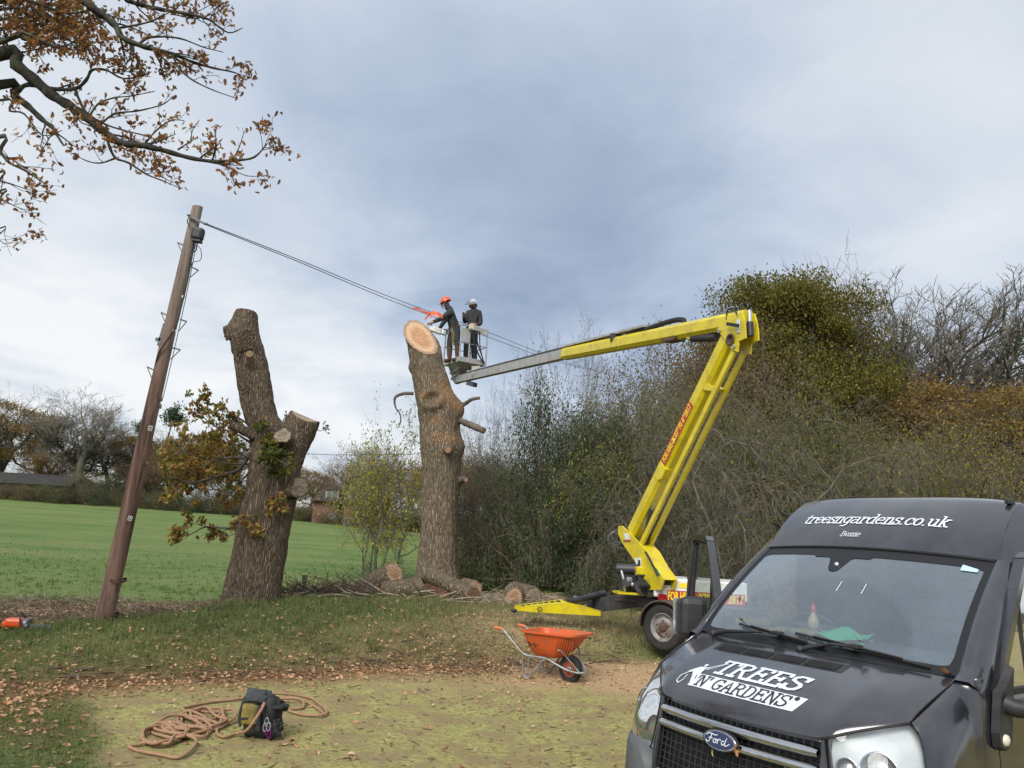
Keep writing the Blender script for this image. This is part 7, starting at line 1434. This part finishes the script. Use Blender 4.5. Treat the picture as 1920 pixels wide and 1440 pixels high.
V, F = scatter(np.array([(-.5, -.3, 0), (.5, -.2, 0), (.4, .3, .1), (-.4, .25, .1)]), np.array([(0, 1, 2, 3)]), np.stack([x, y, gnd(x, y) + .012], 1), r.uniform(.012, .045, n), r.normal(0, .4, n), r.normal(0, .4, n), r.uniform(0, 6.28, n))
tag(link('wood_chips', np_mesh('wood_chips', V, F, mats=('wood_chip',))), 'fresh wood chips strewn over the bank and sandy ground', 'wood chips', kind='stuff')
# distant clumps and molehill like tufts in the field
# ================================================================== VEGETATION
mat('twig_grey', (.065, .058, .038), (.165, .15, .105), 3, rough=.9); mat('twig_brown', (.065, .048, .036), (.15, .115, .085), 3, rough=.9); mat('twig_pale', (.07, .06, .045), (.17, .15, .115), 3, rough=.9)
mat('twig_ash', (.10, .088, .07), (.20, .178, .14), 3, rough=.9)
mat('trunk_grey', (.055, .048, .036), (.16, .15, .11), 5, (1, 1, .3), rough=.9, bump=.02, c3=(.08, .10, .045), s3=.8)
leaf_mat('leaf_dark', [(.016, .036, .012), (.03, .06, .018), (.045, .08, .024), (.07, .10, .03)], .2, .45)
leaf_mat('leaf_oak_green', [(.045, .060, .012), (.10, .105, .016), (.17, .145, .022), (.25, .19, .028), (.07, .085, .014)], .4)
leaf_mat('leaf_yellow', [(.34, .30, .035), (.46, .38, .05), (.26, .27, .04), (.20, .22, .04)], .45); leaf_mat('leaf_rust', [(.20, .11, .03), (.30, .18, .045), (.13, .09, .03), (.34, .23, .055), (.17, .15, .04)], .4)
leaf_mat('leaf_brown', [(.10, .06, .03), (.17, .11, .05), (.22, .14, .06), (.09, .08, .03)], .35); leaf_mat('leaf_olive', [(.045, .06, .016), (.085, .11, .028), (.20, .18, .045), (.065, .09, .022), (.28, .24, .06)], .35)
QV = np.array([(0, -.5, 0), (.32, 0, .10), (0, .5, 0), (-.32, 0, .10)]); QF = np.array([(0, 1, 2, 3)])
def grow_tree(seed, H=10., r0=.25, trunk_frac=.35, nmain=7, up=.15, wid=.6, levels=4, kids=(7, 6, 5, 4), ang=(.5, 1.0), wig=.18, ratio=(.45, .75), stems=1, droop=0.0, twr=.010):
    rg = random.Random(seed); g = rg.gauss; limbs = []; S0, S1, A0, A1 = [], [], [], []; tips = []
    def go(px, py, pz, dx, dy, dz, L, r, lev):
        k = 7 if lev == 0 else 5 if lev < 3 else 3; st = L / k; P = [(px, py, pz)]; R = [r]; D = [(dx, dy, dz)]; rend = max(twr * .5, r * (.45 if lev == 0 else .3))
        for i in range(k):
            w_ = wig * (1 + .3 * lev); u = up if lev < 3 else up * .6
            dx += g(0, w_); dy += g(0, w_); dz += g(0, w_) * .7 + u * (1 if lev else .3) - droop * lev * .12; n = math.sqrt(dx * dx + dy * dy + dz * dz) or 1; dx /= n; dy /= n; dz /= n
            px += dx * st; py += dy * st; pz += dz * st
            if pz < .1 and lev > 0: pz = .1
            P.append((px, py, pz)); D.append((dx, dy, dz)); R.append(r + (rend - r) * (i + 1) / k)
        if lev <= 1: limbs.append((P, R))
        else:
            for i in range(k): S0.append(P[i]); S1.append(P[i + 1]); A0.append(R[i]); A1.append(R[i + 1])
        if lev >= levels:
            tips.extend(P[1:]); return
        m = kids[lev]
        for c in range(m):
            f = rg.uniform(trunk_frac, 1.0) if lev == 0 else rg.uniform(.18, 1.0)
            if c == 0: f = 1.0
            i = min(int(f * k), k - 1); t = f * k - i; p = [P[i][q] + (P[i + 1][q] - P[i][q]) * t for q in range(3)]; d = Vector(D[i + 1]); ax = d.orthogonal().normalized(); ax.rotate(Quaternion(d, (c * 2.4 + rg.uniform(-.6, .6)))); a = rg.uniform(*ang) * (.35 if c == 0 else 1) ; d.rotate(Quaternion(ax, a))
            go(p[0], p[1], p[2], d.x, d.y, d.z, L * rg.uniform(*ratio) * (1.1 - .35 * f if lev else 1.0 - .25 * f), max(twr, (R[i] * rg.uniform(.45, .7))), lev + 1)
    for s_ in range(stems):
        a = rg.uniform(0, 6.28); o = 0 if stems == 1 else rg.uniform(.1, wid); tl = 0 if stems == 1 else rg.uniform(.15, .6); q = math.cos(a), math.sin(a)
        go(q[0] * o, q[1] * o, 0, q[0] * tl, q[1] * tl, 1, H * rg.uniform(.42, .6) * (1 if stems == 1 else rg.uniform(.7, 1.1)), r0 * (1 if stems == 1 else rg.uniform(.5, 1)), 0)
    T = np.array(tips); S0, S1 = np.array(S0), np.array(S1); h = max(np.percentile(T[:, 2], 99.3), 1e-3); k = H / h
    off = T[:, :2].mean(0) / T[:, 2].mean()      # crown centred over the root
    for A_ in (T, S0, S1): A_[:, :2] -= off * A_[:, 2:3]
    limbs = [([(p[0] - off[0] * p[2], p[1] - off[1] * p[2], p[2]) for p in P], R) for P, R in limbs]
    return dict(limbs=[([tuple(c * k for c in p) for p in P], [max(r_, .5 * twr) for r_ in R]) for P, R in limbs], S0=S0 * k, S1=S1 * k, A0=np.array(A0), A1=np.array(A1), tips=T * k, H=H)
def tree_proto(nm, tr, twig, leafm=None, nleaf=0, lsz=(.1, .2), lspread=.25, trunkm='trunk_grey', seed=0, clump=None, hbias=None, nsides=3, keep=None, ivy=0):
    b = MB()
    for P, R in tr['limbs']: b.tube(P, R, 7, 0)
    out_ = [('trunk', None, b, trunkm)]
    V, F = sticks(tr['S0'], tr['S1'], tr['A0'], tr['A1'], nsides); parts = [('trunk', b), ('twigs', np_mesh('twigs', V, F, mats=(twig,)))]
    r = np.random.default_rng(seed + 77)
    def leaves(n, T, sz, sp, m, name):
        i = r.integers(0, len(T), n); P = T[i] + r.normal(0, sp, (n, 3)); P[:, 2] = np.maximum(P[:, 2], .05)
        if hbias is not None: kp = r.random(n) < hbias(P); P = P[kp]; n = len(P)
        V, F = scatter(QV, QF, P, r.uniform(*sz, n), r.normal(.9, .7, n), r.normal(0, .7, n), r.uniform(0, 6.28, n)); parts.append((name, np_mesh(name, V, F, mats=(m,))))
    if leafm and clump:
        nc, rx_, zc_, rz_, csz = clump; H_ = tr['H']; C_ = []
        while len(C_) < nc:
            v = r.normal(0, 1, 3); v /= np.linalg.norm(v); v *= r.uniform(.45, 1.0) ** .5
            if v[2] < -.75: continue
            C_.append((v[0] * rx_ * H_, v[1] * rx_ * H_, (zc_ + v[2] * rz_) * H_))
        C_ = np.array(C_); cs = r.uniform(.6, 1.35, nc) * csz * H_; i = r.integers(0, nc, nleaf); u = r.normal(0, 1, (nleaf, 3)); u /= np.linalg.norm(u, axis=1)[:, None]; u *= (r.random((nleaf, 1)) ** .45); u[:, 2] = u[:, 2] * .5 + .12
        P = C_[i] + u * cs[i][:, None] + r.normal(0, .12, (nleaf, 3)); V, F = scatter(QV, QF, P, r.uniform(*lsz, nleaf), r.normal(.9, .7, nleaf), r.normal(0, .7, nleaf), r.uniform(0, 6.28, nleaf)); parts.append(('crown', np_mesh('crown', V, F, mats=(leafm,))))
    elif leafm: leaves(nleaf, tr['tips'], lsz, lspread, leafm, 'crown')
    if ivy:
        LP = np.array([p for P, R in tr['limbs'][:6] for p in P]); n = ivy; i = r.integers(0, len(LP), n); P = LP[i] + r.normal(0, .22, (n, 3)) + (LP[np.minimum(i + 1, len(LP) - 1)] - LP[i]).clip(-1, 1) * r.random((n, 1)); V, F = scatter(QV, QF, P, r.uniform(.08, .15, n), r.normal(.9, .7, n), r.normal(0, .7, n), r.uniform(0, 6.28, n)); parts.append(('ivy', np_mesh('ivy', V, F, mats=('leaf_dark',))))
    me_parts = []
    for n_, m_ in parts:
        if isinstance(m_, MB): o = m_.build('trunk', trunkm); me = o.data; bpy.data.objects.remove(o); me_parts.append(('trunk', me))
        else: me_parts.append((n_, m_))
    return dict(parts=me_parts, H=tr['H'])
PR = {}
tr = grow_tree(1, 14, .34, .30, up=.14, kids=(9, 8, 7, 5), ang=(.3, .8), wig=.11, twr=.011); PR['ash'] = tree_proto('ash', tr, 'twig_ash', seed=1, ivy=1500)
tr = grow_tree(4, 14, .30, .25, up=.16, kids=(9, 8, 6, 5), ang=(.28, .75), wig=.12, stems=2, twr=.011); PR['ash2'] = tree_proto('ash2', tr, 'twig_ash', seed=4, ivy=2500)
tr = grow_tree(2, 14, .42, .22, up=.07, kids=(12, 7, 6, 5), ang=(.6, 1.25), wig=.17, ratio=(.5, .8)); PR['oak'] = tree_proto('oak', tr, 'twig_brown', 'leaf_oak_green', 150000, (.10, .20), .24, seed=2, clump=(130, .42, .58, .38, .125))
tr = grow_tree(3, 12, .38, .20, up=.06, kids=(11, 7, 6, 4), ang=(.6, 1.3), wig=.18, ratio=(.5, .8)); PR['rust'] = tree_proto('rust', tr, 'twig_brown', 'leaf_rust', 26000, (.10, .20), .3, seed=3, clump=(60, .38, .58, .36, .13)); PR['brown'] = tree_proto('brown', tr, 'twig_brown', 'leaf_brown', 9000, (.10, .22), .3, seed=8)
tr = grow_tree(5, 7, .11, .05, up=.10, kids=(7, 6, 5, 4), ang=(.4, 1.1), wig=.24, stems=7, wid=.9, droop=.6, twr=.006); PR['thicket'] = tree_proto('thicket', tr, 'twig_grey', 'leaf_olive', 22000, (.045, .095), .25, seed=5, trunkm='twig_grey')
PR['thicket_yellow'] = tree_proto('ty', tr, 'twig_brown', 'leaf_yellow', 8500, (.06, .11), .25, seed=15, trunkm='twig_brown'); PR['thicket_brown'] = tree_proto('tb', tr, 'twig_brown', 'leaf_brown', 6500, (.06, .12), .25, seed=25, trunkm='twig_brown')
tr = grow_tree(6, 6, .11, .05, up=.02, kids=(7, 6, 5, 4), ang=(.5, 1.3), wig=.30, stems=8, wid=.8, droop=1.2, twr=.006); PR['arching'] = tree_proto('arching', tr, 'twig_pale', 'leaf_olive', 9000, (.05, .09), .2, seed=6, trunkm='twig_pale')
tr = grow_tree(7, 9, .10, .10, up=.16, kids=(8, 6, 5, 4), ang=(.35, .9), wig=.16, stems=3, wid=.5, twr=.006); PR['slender'] = tree_proto('slender', tr, 'twig_grey', 'leaf_olive', 500, (.05, .09), .15, seed=7)
tr = grow_tree(9, 5, .07, .1, up=.06, kids=(7, 5, 4, 3), ang=(.5, 1.1), wig=.2, stems=4, wid=.4, twr=.006); PR['hazel'] = tree_proto('hazel', tr, 'twig_grey', 'leaf_yellow', 2700, (.07, .12), .18, seed=9)
tr = grow_tree(10, 6, .12, .05, up=.05, kids=(9, 7, 5, 3), ang=(.5, 1.2), wig=.22, stems=4, wid=.7, twr=.008); PR['ivy'] = tree_proto('ivy', tr, 'twig_brown', 'leaf_dark', 26000, (.07, .14), .30, seed=10)
tr = grow_tree(11, 3, .04, .02, up=.02, kids=(7, 6, 4, 3), ang=(.6, 1.4), wig=.3, stems=8, wid=.9, droop=1, twr=.005); PR['bush'] = tree_proto('bush', tr, 'twig_brown', 'leaf_dark', 9000, (.06, .13), .22, seed=11, trunkm='twig_brown'); PR['bush_olive'] = tree_proto('bo', tr, 'twig_brown', 'leaf_olive', 8000, (.07, .15), .24, seed=12, trunkm='twig_brown')
tr = grow_tree(13, 9, .2, .05, up=.02, kids=(16, 8, 5, 3), ang=(.9, 1.5), wig=.12, ratio=(.28, .45)); PR['conifer'] = tree_proto('conifer', tr, 'twig_brown', 'leaf_dark', 22000, (.12, .26), .25, seed=13)
RATIO = dict(ash=.32, ash2=.40, oak=.36, rust=.42, brown=.45, thicket=.48, thicket_yellow=.48, thicket_brown=.48, arching=.55, slender=.30, hazel=.42, ivy=.32, bush=.60, bush_olive=.60, conifer=.26)
def plant(kind, px, ptop, Y, label, cat='tree', name=None, rz=0., w_=1.0, group=None, sink=.05, zmin=None, alt=None):
    p = at(px, ptop, Y); x = p[0]; g_ = gz1(x, Y) - sink; h = max(.4, p[2] - g_); k = h / PR[kind]['H']; n_ = name or {'bush': 'shrub', 'ivy': 'ivy_clad_tree', 'conifer': 'evergreen_tree'}.get(kind, 'tree' if cat == 'tree' else 'shrub')
    o = thing(n_, label, cat, (x, Y, g_), rz, group); o.scale = (k * w_, k * w_, k)
    if 'r90' not in PR[kind]:
        me = [m_ for n__, m_ in PR[kind]['parts'] if n__ == 'crown'] or [m_ for n__, m_ in PR[kind]['parts'] if n__ == 'twigs']; V = np.empty(len(me[0].vertices) * 3); me[0].vertices.foreach_get('co', V); V = V.reshape(-1, 3); PR[kind]['r90'] = np.percentile(np.hypot(V[:, 0], V[:, 1]), 90)
    kx = h * RATIO[kind] * w_ / PR[kind]['r90']; o.scale = (kx, kx, k)
    for pn, me in PR[kind]['parts']: c_ = link(pn, me, o)
    return o
g1 = 'trees and shrubs of the hedge line behind the lift'; g2 = 'trees beyond the field'; g3 = 'tall trees behind the van'
plant('oak', 1472, 518, 38, 'big broad oak with green-gold leaves towering behind the boom knuckle', group=g3, w_=.90, rz=2.6)
plant('brown', 1325, 585, 33, 'thin brown-leaved tree just left of the big green-gold oak', group=g3, w_=.75, rz=2)
plant('ash', 1668, 522, 44, 'tall bare ash directly right of the big green-gold oak', group=g3, w_=.95, rz=.4)
plant('ash2', 1795, 548, 46, 'bare forked tree between the tall bare ash and the right edge group', group=g3, w_=1.0, rz=2.2)
plant('ash', 1895, 545, 40, 'bare ivy-stemmed tree leaning at the right edge of the photograph', group=g3, w_=1.0, rz=4)
plant('rust', 1755, 690, 38, 'rusty orange oak standing under the bare trees above the van roof', group=g3, w_=1.1, rz=.3)
plant('rust', 1905, 700, 34, 'orange oak at the right edge, lower than the bare ivy-stemmed tree', group=g3, w_=1.2, rz=2.5)
plant('rust', 1600, 760, 42, 'distant orange-leaved tree glimpsed between big oak and bare ash', group=g3, w_=1.0, rz=3.5)
for i, (px, pt, Y, kind, w_, lab) in enumerate([
    (925, 722, 26, 'slender', .8, 'thin bare tree just right of the tall felled trunk'), (985, 748, 29, 'slender', .8, 'second thin bare tree right of the tall felled trunk'), (1045, 735, 28, 'slender', .9, 'bare twiggy tree left of the dark ivy-clad one'),
    (1175, 612, 27, 'slender', 1.0, 'tallest thin bare tree under the telescopic boom'), (1110, 735, 29, 'thicket_brown', .8, 'brownish thin tree below the telescopic boom'), (1230, 705, 29, 'thicket_brown', .9, 'brown-leaved scrubby tree left of the lower boom'), (1290, 690, 30, 'thicket_brown', .9, 'brown scrubby tree just behind the lower boom top'),
    (1080, 742, 23, 'ivy', .85, 'upright dark ivy-clad tree left of the lower boom'), (1150, 770, 24, 'ivy', .7, 'dark ivy-clad tree half behind the twigs by the lower boom'), (1100, 860, 21.5, 'bush', 1.1, 'dark evergreen shrub above the yellow outrigger'), (1025, 895, 22, 'bush', 1.0, 'dark evergreen shrub left of the yellow outrigger'), (1180, 880, 20.5, 'bush', 1.2, 'dark evergreen shrub behind the lift engine'), (1140, 1000, 18.5, 'bush', 1.2, 'low dark shrub close behind the outrigger ram'), (935, 960, 23.5, 'bush_olive', 1.0, 'olive low shrub just right of the tall felled trunk'),
    (1215, 740, 23, 'thicket', .9, 'grey twiggy thicket left of the parallel links'), (1320, 720, 23, 'thicket', 1.0, 'grey twiggy thicket right behind the lower boom'), (1420, 730, 24, 'thicket', 1.0, 'grey twiggy thicket right of the parallel links'), (1530, 770, 24, 'thicket', 1.0, 'grey twiggy thicket under the slim pale pole'), (1630, 815, 22, 'thicket', 1.0, 'grey twiggy thicket above the left half of the van roof'),
    (1350, 800, 18.5, 'arching', 1.1, 'pale arching bramble-like shrub above the open van door'), (1470, 800, 19, 'arching', 1.2, 'pale arching shrub above the van windscreen corner'), (1590, 850, 18, 'arching', 1.1, 'pale arching shrub close above the van roof lettering'), (1260, 880, 18.5, 'arching', 1.0, 'pale arching twigs between the lift tower and boom links'), (1400, 930, 16.5, 'arching', .9, 'low pale twigs directly beside the open van door'),
    (1700, 800, 25, 'thicket_yellow', 1.0, 'yellow-leaved scrub above the middle of the van roof'), (1790, 780, 25, 'thicket_yellow', 1.1, 'yellow-leaved scrub above the right part of the van roof'), (1880, 800, 22, 'thicket_yellow', 1.1, 'yellow-leaved scrub at the right edge'), (1850, 860, 20, 'bush_olive', 1.3, 'olive shrub low at the right edge'), (1720, 880, 21, 'bush_olive', 1.2, 'olive shrub right behind the van roof'),
    (895, 860, 24, 'thicket_brown', .6, 'small brown scrub touching the tall felled trunk on its right'), (1000, 820, 25, 'thicket', .8, 'grey scrub between thin bare trees and dark ivy'), (1300, 960, 17.5, 'bush_olive', 1.0, 'olive shrub behind the white lift cover'), (1240, 990, 17.5, 'bush', .9, 'dark shrub directly behind the lift tower foot'), (1400, 860, 21, 'bush_olive', 1.4, 'olive shrub deep in the thicket right of the boom links'), (1520, 880, 20.5, 'bush_olive', 1.4, 'olive shrub deep in the thicket behind the van windscreen')]):
    plant(kind, px, pt, Y, lab, 'shrub' if kind in ('bush', 'bush_olive', 'arching') else 'tree', rz=i * 1.37, w_=w_, group=g1)
for i, (px, pt, Y, kind, w_, lab) in enumerate([(1230, 800, 22, 'bush_olive', .8, 'leafy olive shrub between dark ivy and the lower boom'), (1345, 745, 25, 'bush_olive', .8, 'tall olive shrub half way up the thicket right of the boom links'), (1460, 770, 25, 'thicket_yellow', .8, 'thicket flecked with yellow leaves under the big oak'), (1125, 810, 21.5, 'hazel', .8, 'yellow-flecked young shrub in front of the dark ivy'), (1260, 740, 24, 'thicket_yellow', .7, 'thicket flecked with yellow leaves just left of the lower boom'), (1590, 800, 24, 'bush_olive', .8, 'olive shrub below the slim pale pole'), (1060, 960, 20.5, 'ivy', .9, 'low dark ivy growth left of the outrigger ram')]):
    plant(kind, px, pt, Y, lab, 'shrub' if kind in ('bush', 'bush_olive', 'hazel') else 'tree', rz=i * 2.37 + .5, w_=w_, group=g1)
# a row of dense dark growth closes the view below the thicket
for i in range(14):
    px = 960 + i * 78; plant('bush_olive' if i % 2 else 'bush', px, 850 + 20 * (i % 3), 30 + 2 * (i % 3), 'dark undergrowth shrub in the back row of the hedge line', 'shrub', rz=i * .9, w_=.9, group='undergrowth shrubs at the back of the hedge line')
plant('hazel', 745, 768, 23.5, 'pale bare shrub with yellow leaves left of the tall felled trunk', 'shrub', rz=.5, w_=.75)

plant('hazel', 705, 800, 25, 'sparse yellow-leaved shrub standing in the field edge, left of its larger neighbour', 'shrub', rz=2.5, w_=.5)
plant('bush', 745, 1042, 19.2, 'low dark bramble bush at the left foot of the tall felled trunk', 'shrub', rz=1.5, w_=1.0)
# far side of the field
FY = 100
for i, (px, pt, Y, kind, w_, lab) in enumerate([
    (20, 733, 108, 'rust', 1.0, 'rounded russet oak at the far left edge beyond the field'), (-60, 760, 110, 'rust', 1.0, 'russet oak beyond the left edge of the field'), (163, 732, 102, 'ash2', .95, 'bare pale twin-stemmed tree beyond the field'), (92, 775, 112, 'ash', .8, 'faint bare tree left of the pale twin-stemmed one'), (215, 795, 108, 'rust', .95, 'russet tree right of the pale twin-stemmed one'), (110, 835, 106, 'rust', 1.0, 'low orange tree above the dark barn'),
    (312, 772, 110, 'conifer', 1.0, 'dark evergreen just right of the leaning pole'), (262, 790, 112, 'conifer', .8, 'dark evergreen partly behind the leaning pole'), (365, 808, 104, 'rust', 1.1, 'orange-brown tree left of the forked trunk'), (430, 812, 108, 'brown', 1.1, 'brown tree right behind the forked trunk'), (280, 850, 98, 'brown', 1.0, 'low brown tree right of the leaning pole'), (500, 830, 112, 'brown', 1.0, 'brown tree behind the forked trunk fork'),
    (585, 872, 112, 'rust', .9, 'low rusty tree above the houses'), (648, 862, 106, 'brown', 1.0, 'bare brownish tree right of the houses'), (705, 842, 100, 'brown', 1.1, 'brown tree behind the yellow-leaved shrubs'), (760, 850, 92, 'brown', 1.1, 'brown tree just left of the tall felled trunk, far off'), (850, 850, 80, 'rust', 1.1, 'far rusty tree behind the tall felled trunk'), (930, 850, 70, 'brown', 1.2, 'far brown tree right of the tall felled trunk'),
    (60, 865, 108, 'bush_olive', 1.2, 'olive shrub by the barn'), (172, 880, 98, 'thicket_yellow', 1.4, 'yellow shrub below the pale twin-stemmed tree'), (215, 882, 97, 'bush', 1.4, 'dark shrub near the leaning pole, far off'), (410, 895, 97, 'bush', 1.6, 'dark shrub at the field edge behind the leafy shoots')]):
    plant(kind, px, pt, Y, lab, 'shrub' if kind.startswith(('bush', 'thick')) else 'tree', rz=i * 2.1, w_=w_ * 1.15, group=g2)
r = random.Random(5)
for i in range(62):      # hedge along the far edge: single bushes
    f = i / 61; px = lerp(-90, 880, f); Y = (92 if px < 160 else 96) - 18 * max(0, (px - 500) / 380) ** 1.0 + r.uniform(-.8, .8); yb = np.interp(px, [0, 785, 880], [932, 987, 992]); kind = r.choice(('bush', 'bush_olive', 'bush_olive', 'thicket_brown'))
    plant(kind, px, yb - (r.uniform(22, 36) if 150 < px < 560 or px > 700 else r.uniform(24, 36)), Y, 'scrubby bush in the hedge along the far edge of the field', 'shrub', rz=r.uniform(0, 6), w_=2.0 if kind != 'thicket_brown' else 2.2, group='bushes of the far field hedge', sink=.3)
# ================================================================== BUILDINGS
mat('roof_tile', (.040, .028, .024), (.075, .052, .042), 2, rough=.85, bump=.02, bscale=9); mat('roof_dark', (.028, .027, .027), (.05, .048, .046), 2, rough=.8); mat('brick', (.13, .068, .05), (.19, .10, .07), 4, rough=.9); mat('dark_board', (.012, .011, .010), rough=.9); mat('window_glass', (.10, .12, .13), rough=.1); mat('white_frame', (.26, .26, .25), rough=.5)
def building(name, label, pl_, pr_, ptop, peave, Y, depth, wall, roof, cat, wins=(), dorm=()):
    a, c_ = at(pl_, peave, Y), at(pr_, peave + (pr_ - pl_) * .056, Y); zt = at((pl_ + pr_) / 2, ptop + (pr_ - pl_) * .028, Y)[2]; ze = (a[2] + c_[2]) / 2; xl, xr = a[0], c_[0]; g_ = min(gz1(xl, Y), gz1(xr, Y)) - 1.5
    t_ = thing(name, label, cat, ((xl + xr) / 2, Y, g_)); o = Vector(t_.location); b = MB(); b.box(((0), depth / 2, (ze - g_) / 2), (xr - xl - .6, depth - .6, ze - g_)); b.build('wall', wall, t_)
    b = MB(); hw = (xr - xl) / 2; V = [(-hw, -.2, ze - g_), (hw, -.2, ze - g_), (hw, depth + .2, ze - g_), (-hw, depth + .2, ze - g_), (-hw + .8, depth / 2, zt - g_), (hw - .8, depth / 2, zt - g_)]; b.add(V, [(0, 1, 5, 4), (1, 2, 5), (2, 3, 4, 5), (3, 0, 4), (0, 3, 2, 1)]); rf = b.build('roof', roof, t_)
    for k in range(9):
        z_ = k / 9; b = MB(); b.beam((-hw + .8 * z_, -.2 + (depth / 2 + .2) * z_ - .03, lerp(ze, zt, z_) - g_ + .02), (hw - .8 * z_, -.2 + (depth / 2 + .2) * z_ - .03, lerp(ze, zt, z_) - g_ + .02), .06, .06); b.build('tile_course', roof, rf)
    for wx_, wz__, ww, wh in wins:
        x = lerp(-hw, hw, wx_); z = lerp(ze - 2.6, ze, wz__) - g_; b = MB(); b.box((x, .27, z), (ww, .08, wh)); fr = b.build('window', 'white_frame', t_); b = MB(); b.box((x - ww * .24, .21, z), (ww * .40, .05, wh * .8)); b.build('pane', 'window_glass', fr); b = MB(); b.box((x + ww * .24, .21, z), (ww * .40, .05, wh * .8)); b.build('pane', 'window_glass', fr)
    for dx in dorm:
        x = lerp(-hw, hw, dx); y0 = depth * .12; zb = lerp(ze, zt, .15) - g_; b = MB(); b.box((x, y0 + .9, zb + .55), (1.5, 1.9, 1.1)); dm = b.build('dormer', 'white_frame', t_); b = MB(); b.prism([(-1.0, 0), (1.0, 0), (0, .8)], (1, 0, 0), (0, 0, 1), (0, 1, 0), 2.2, (x, y0 + .85, zb + 1.1)); b.build('dormer_roof', roof, dm)
        for s in (-.32, .32): b = MB(); b.box((x + s, y0 - .08, zb + .6), (.5, .05, .75)); b.build('pane', 'window_glass', dm)
    return t_
building('barn', 'long low dark barn beyond the field at the far left', -60, 131, 879, 901, 95, 9, 'dark_board', 'roof_dark', 'barn')
building('house', 'brick cottage with brown tiled roof and a dormer, right of the forked trunk', 582, 640, 911, 938, 88, 8, 'brick', 'roof_tile', 'house', wins=((.75, .35, .9, .8),), dorm=(.62,))
building('house', 'second tiled cottage with dormers, half hidden by the yellow-leaved shrub', 640, 718, 912, 941, 86, 8, 'brick', 'roof_tile', 'house', wins=((.2, .2, .9, .8),), dorm=(.28, .62))
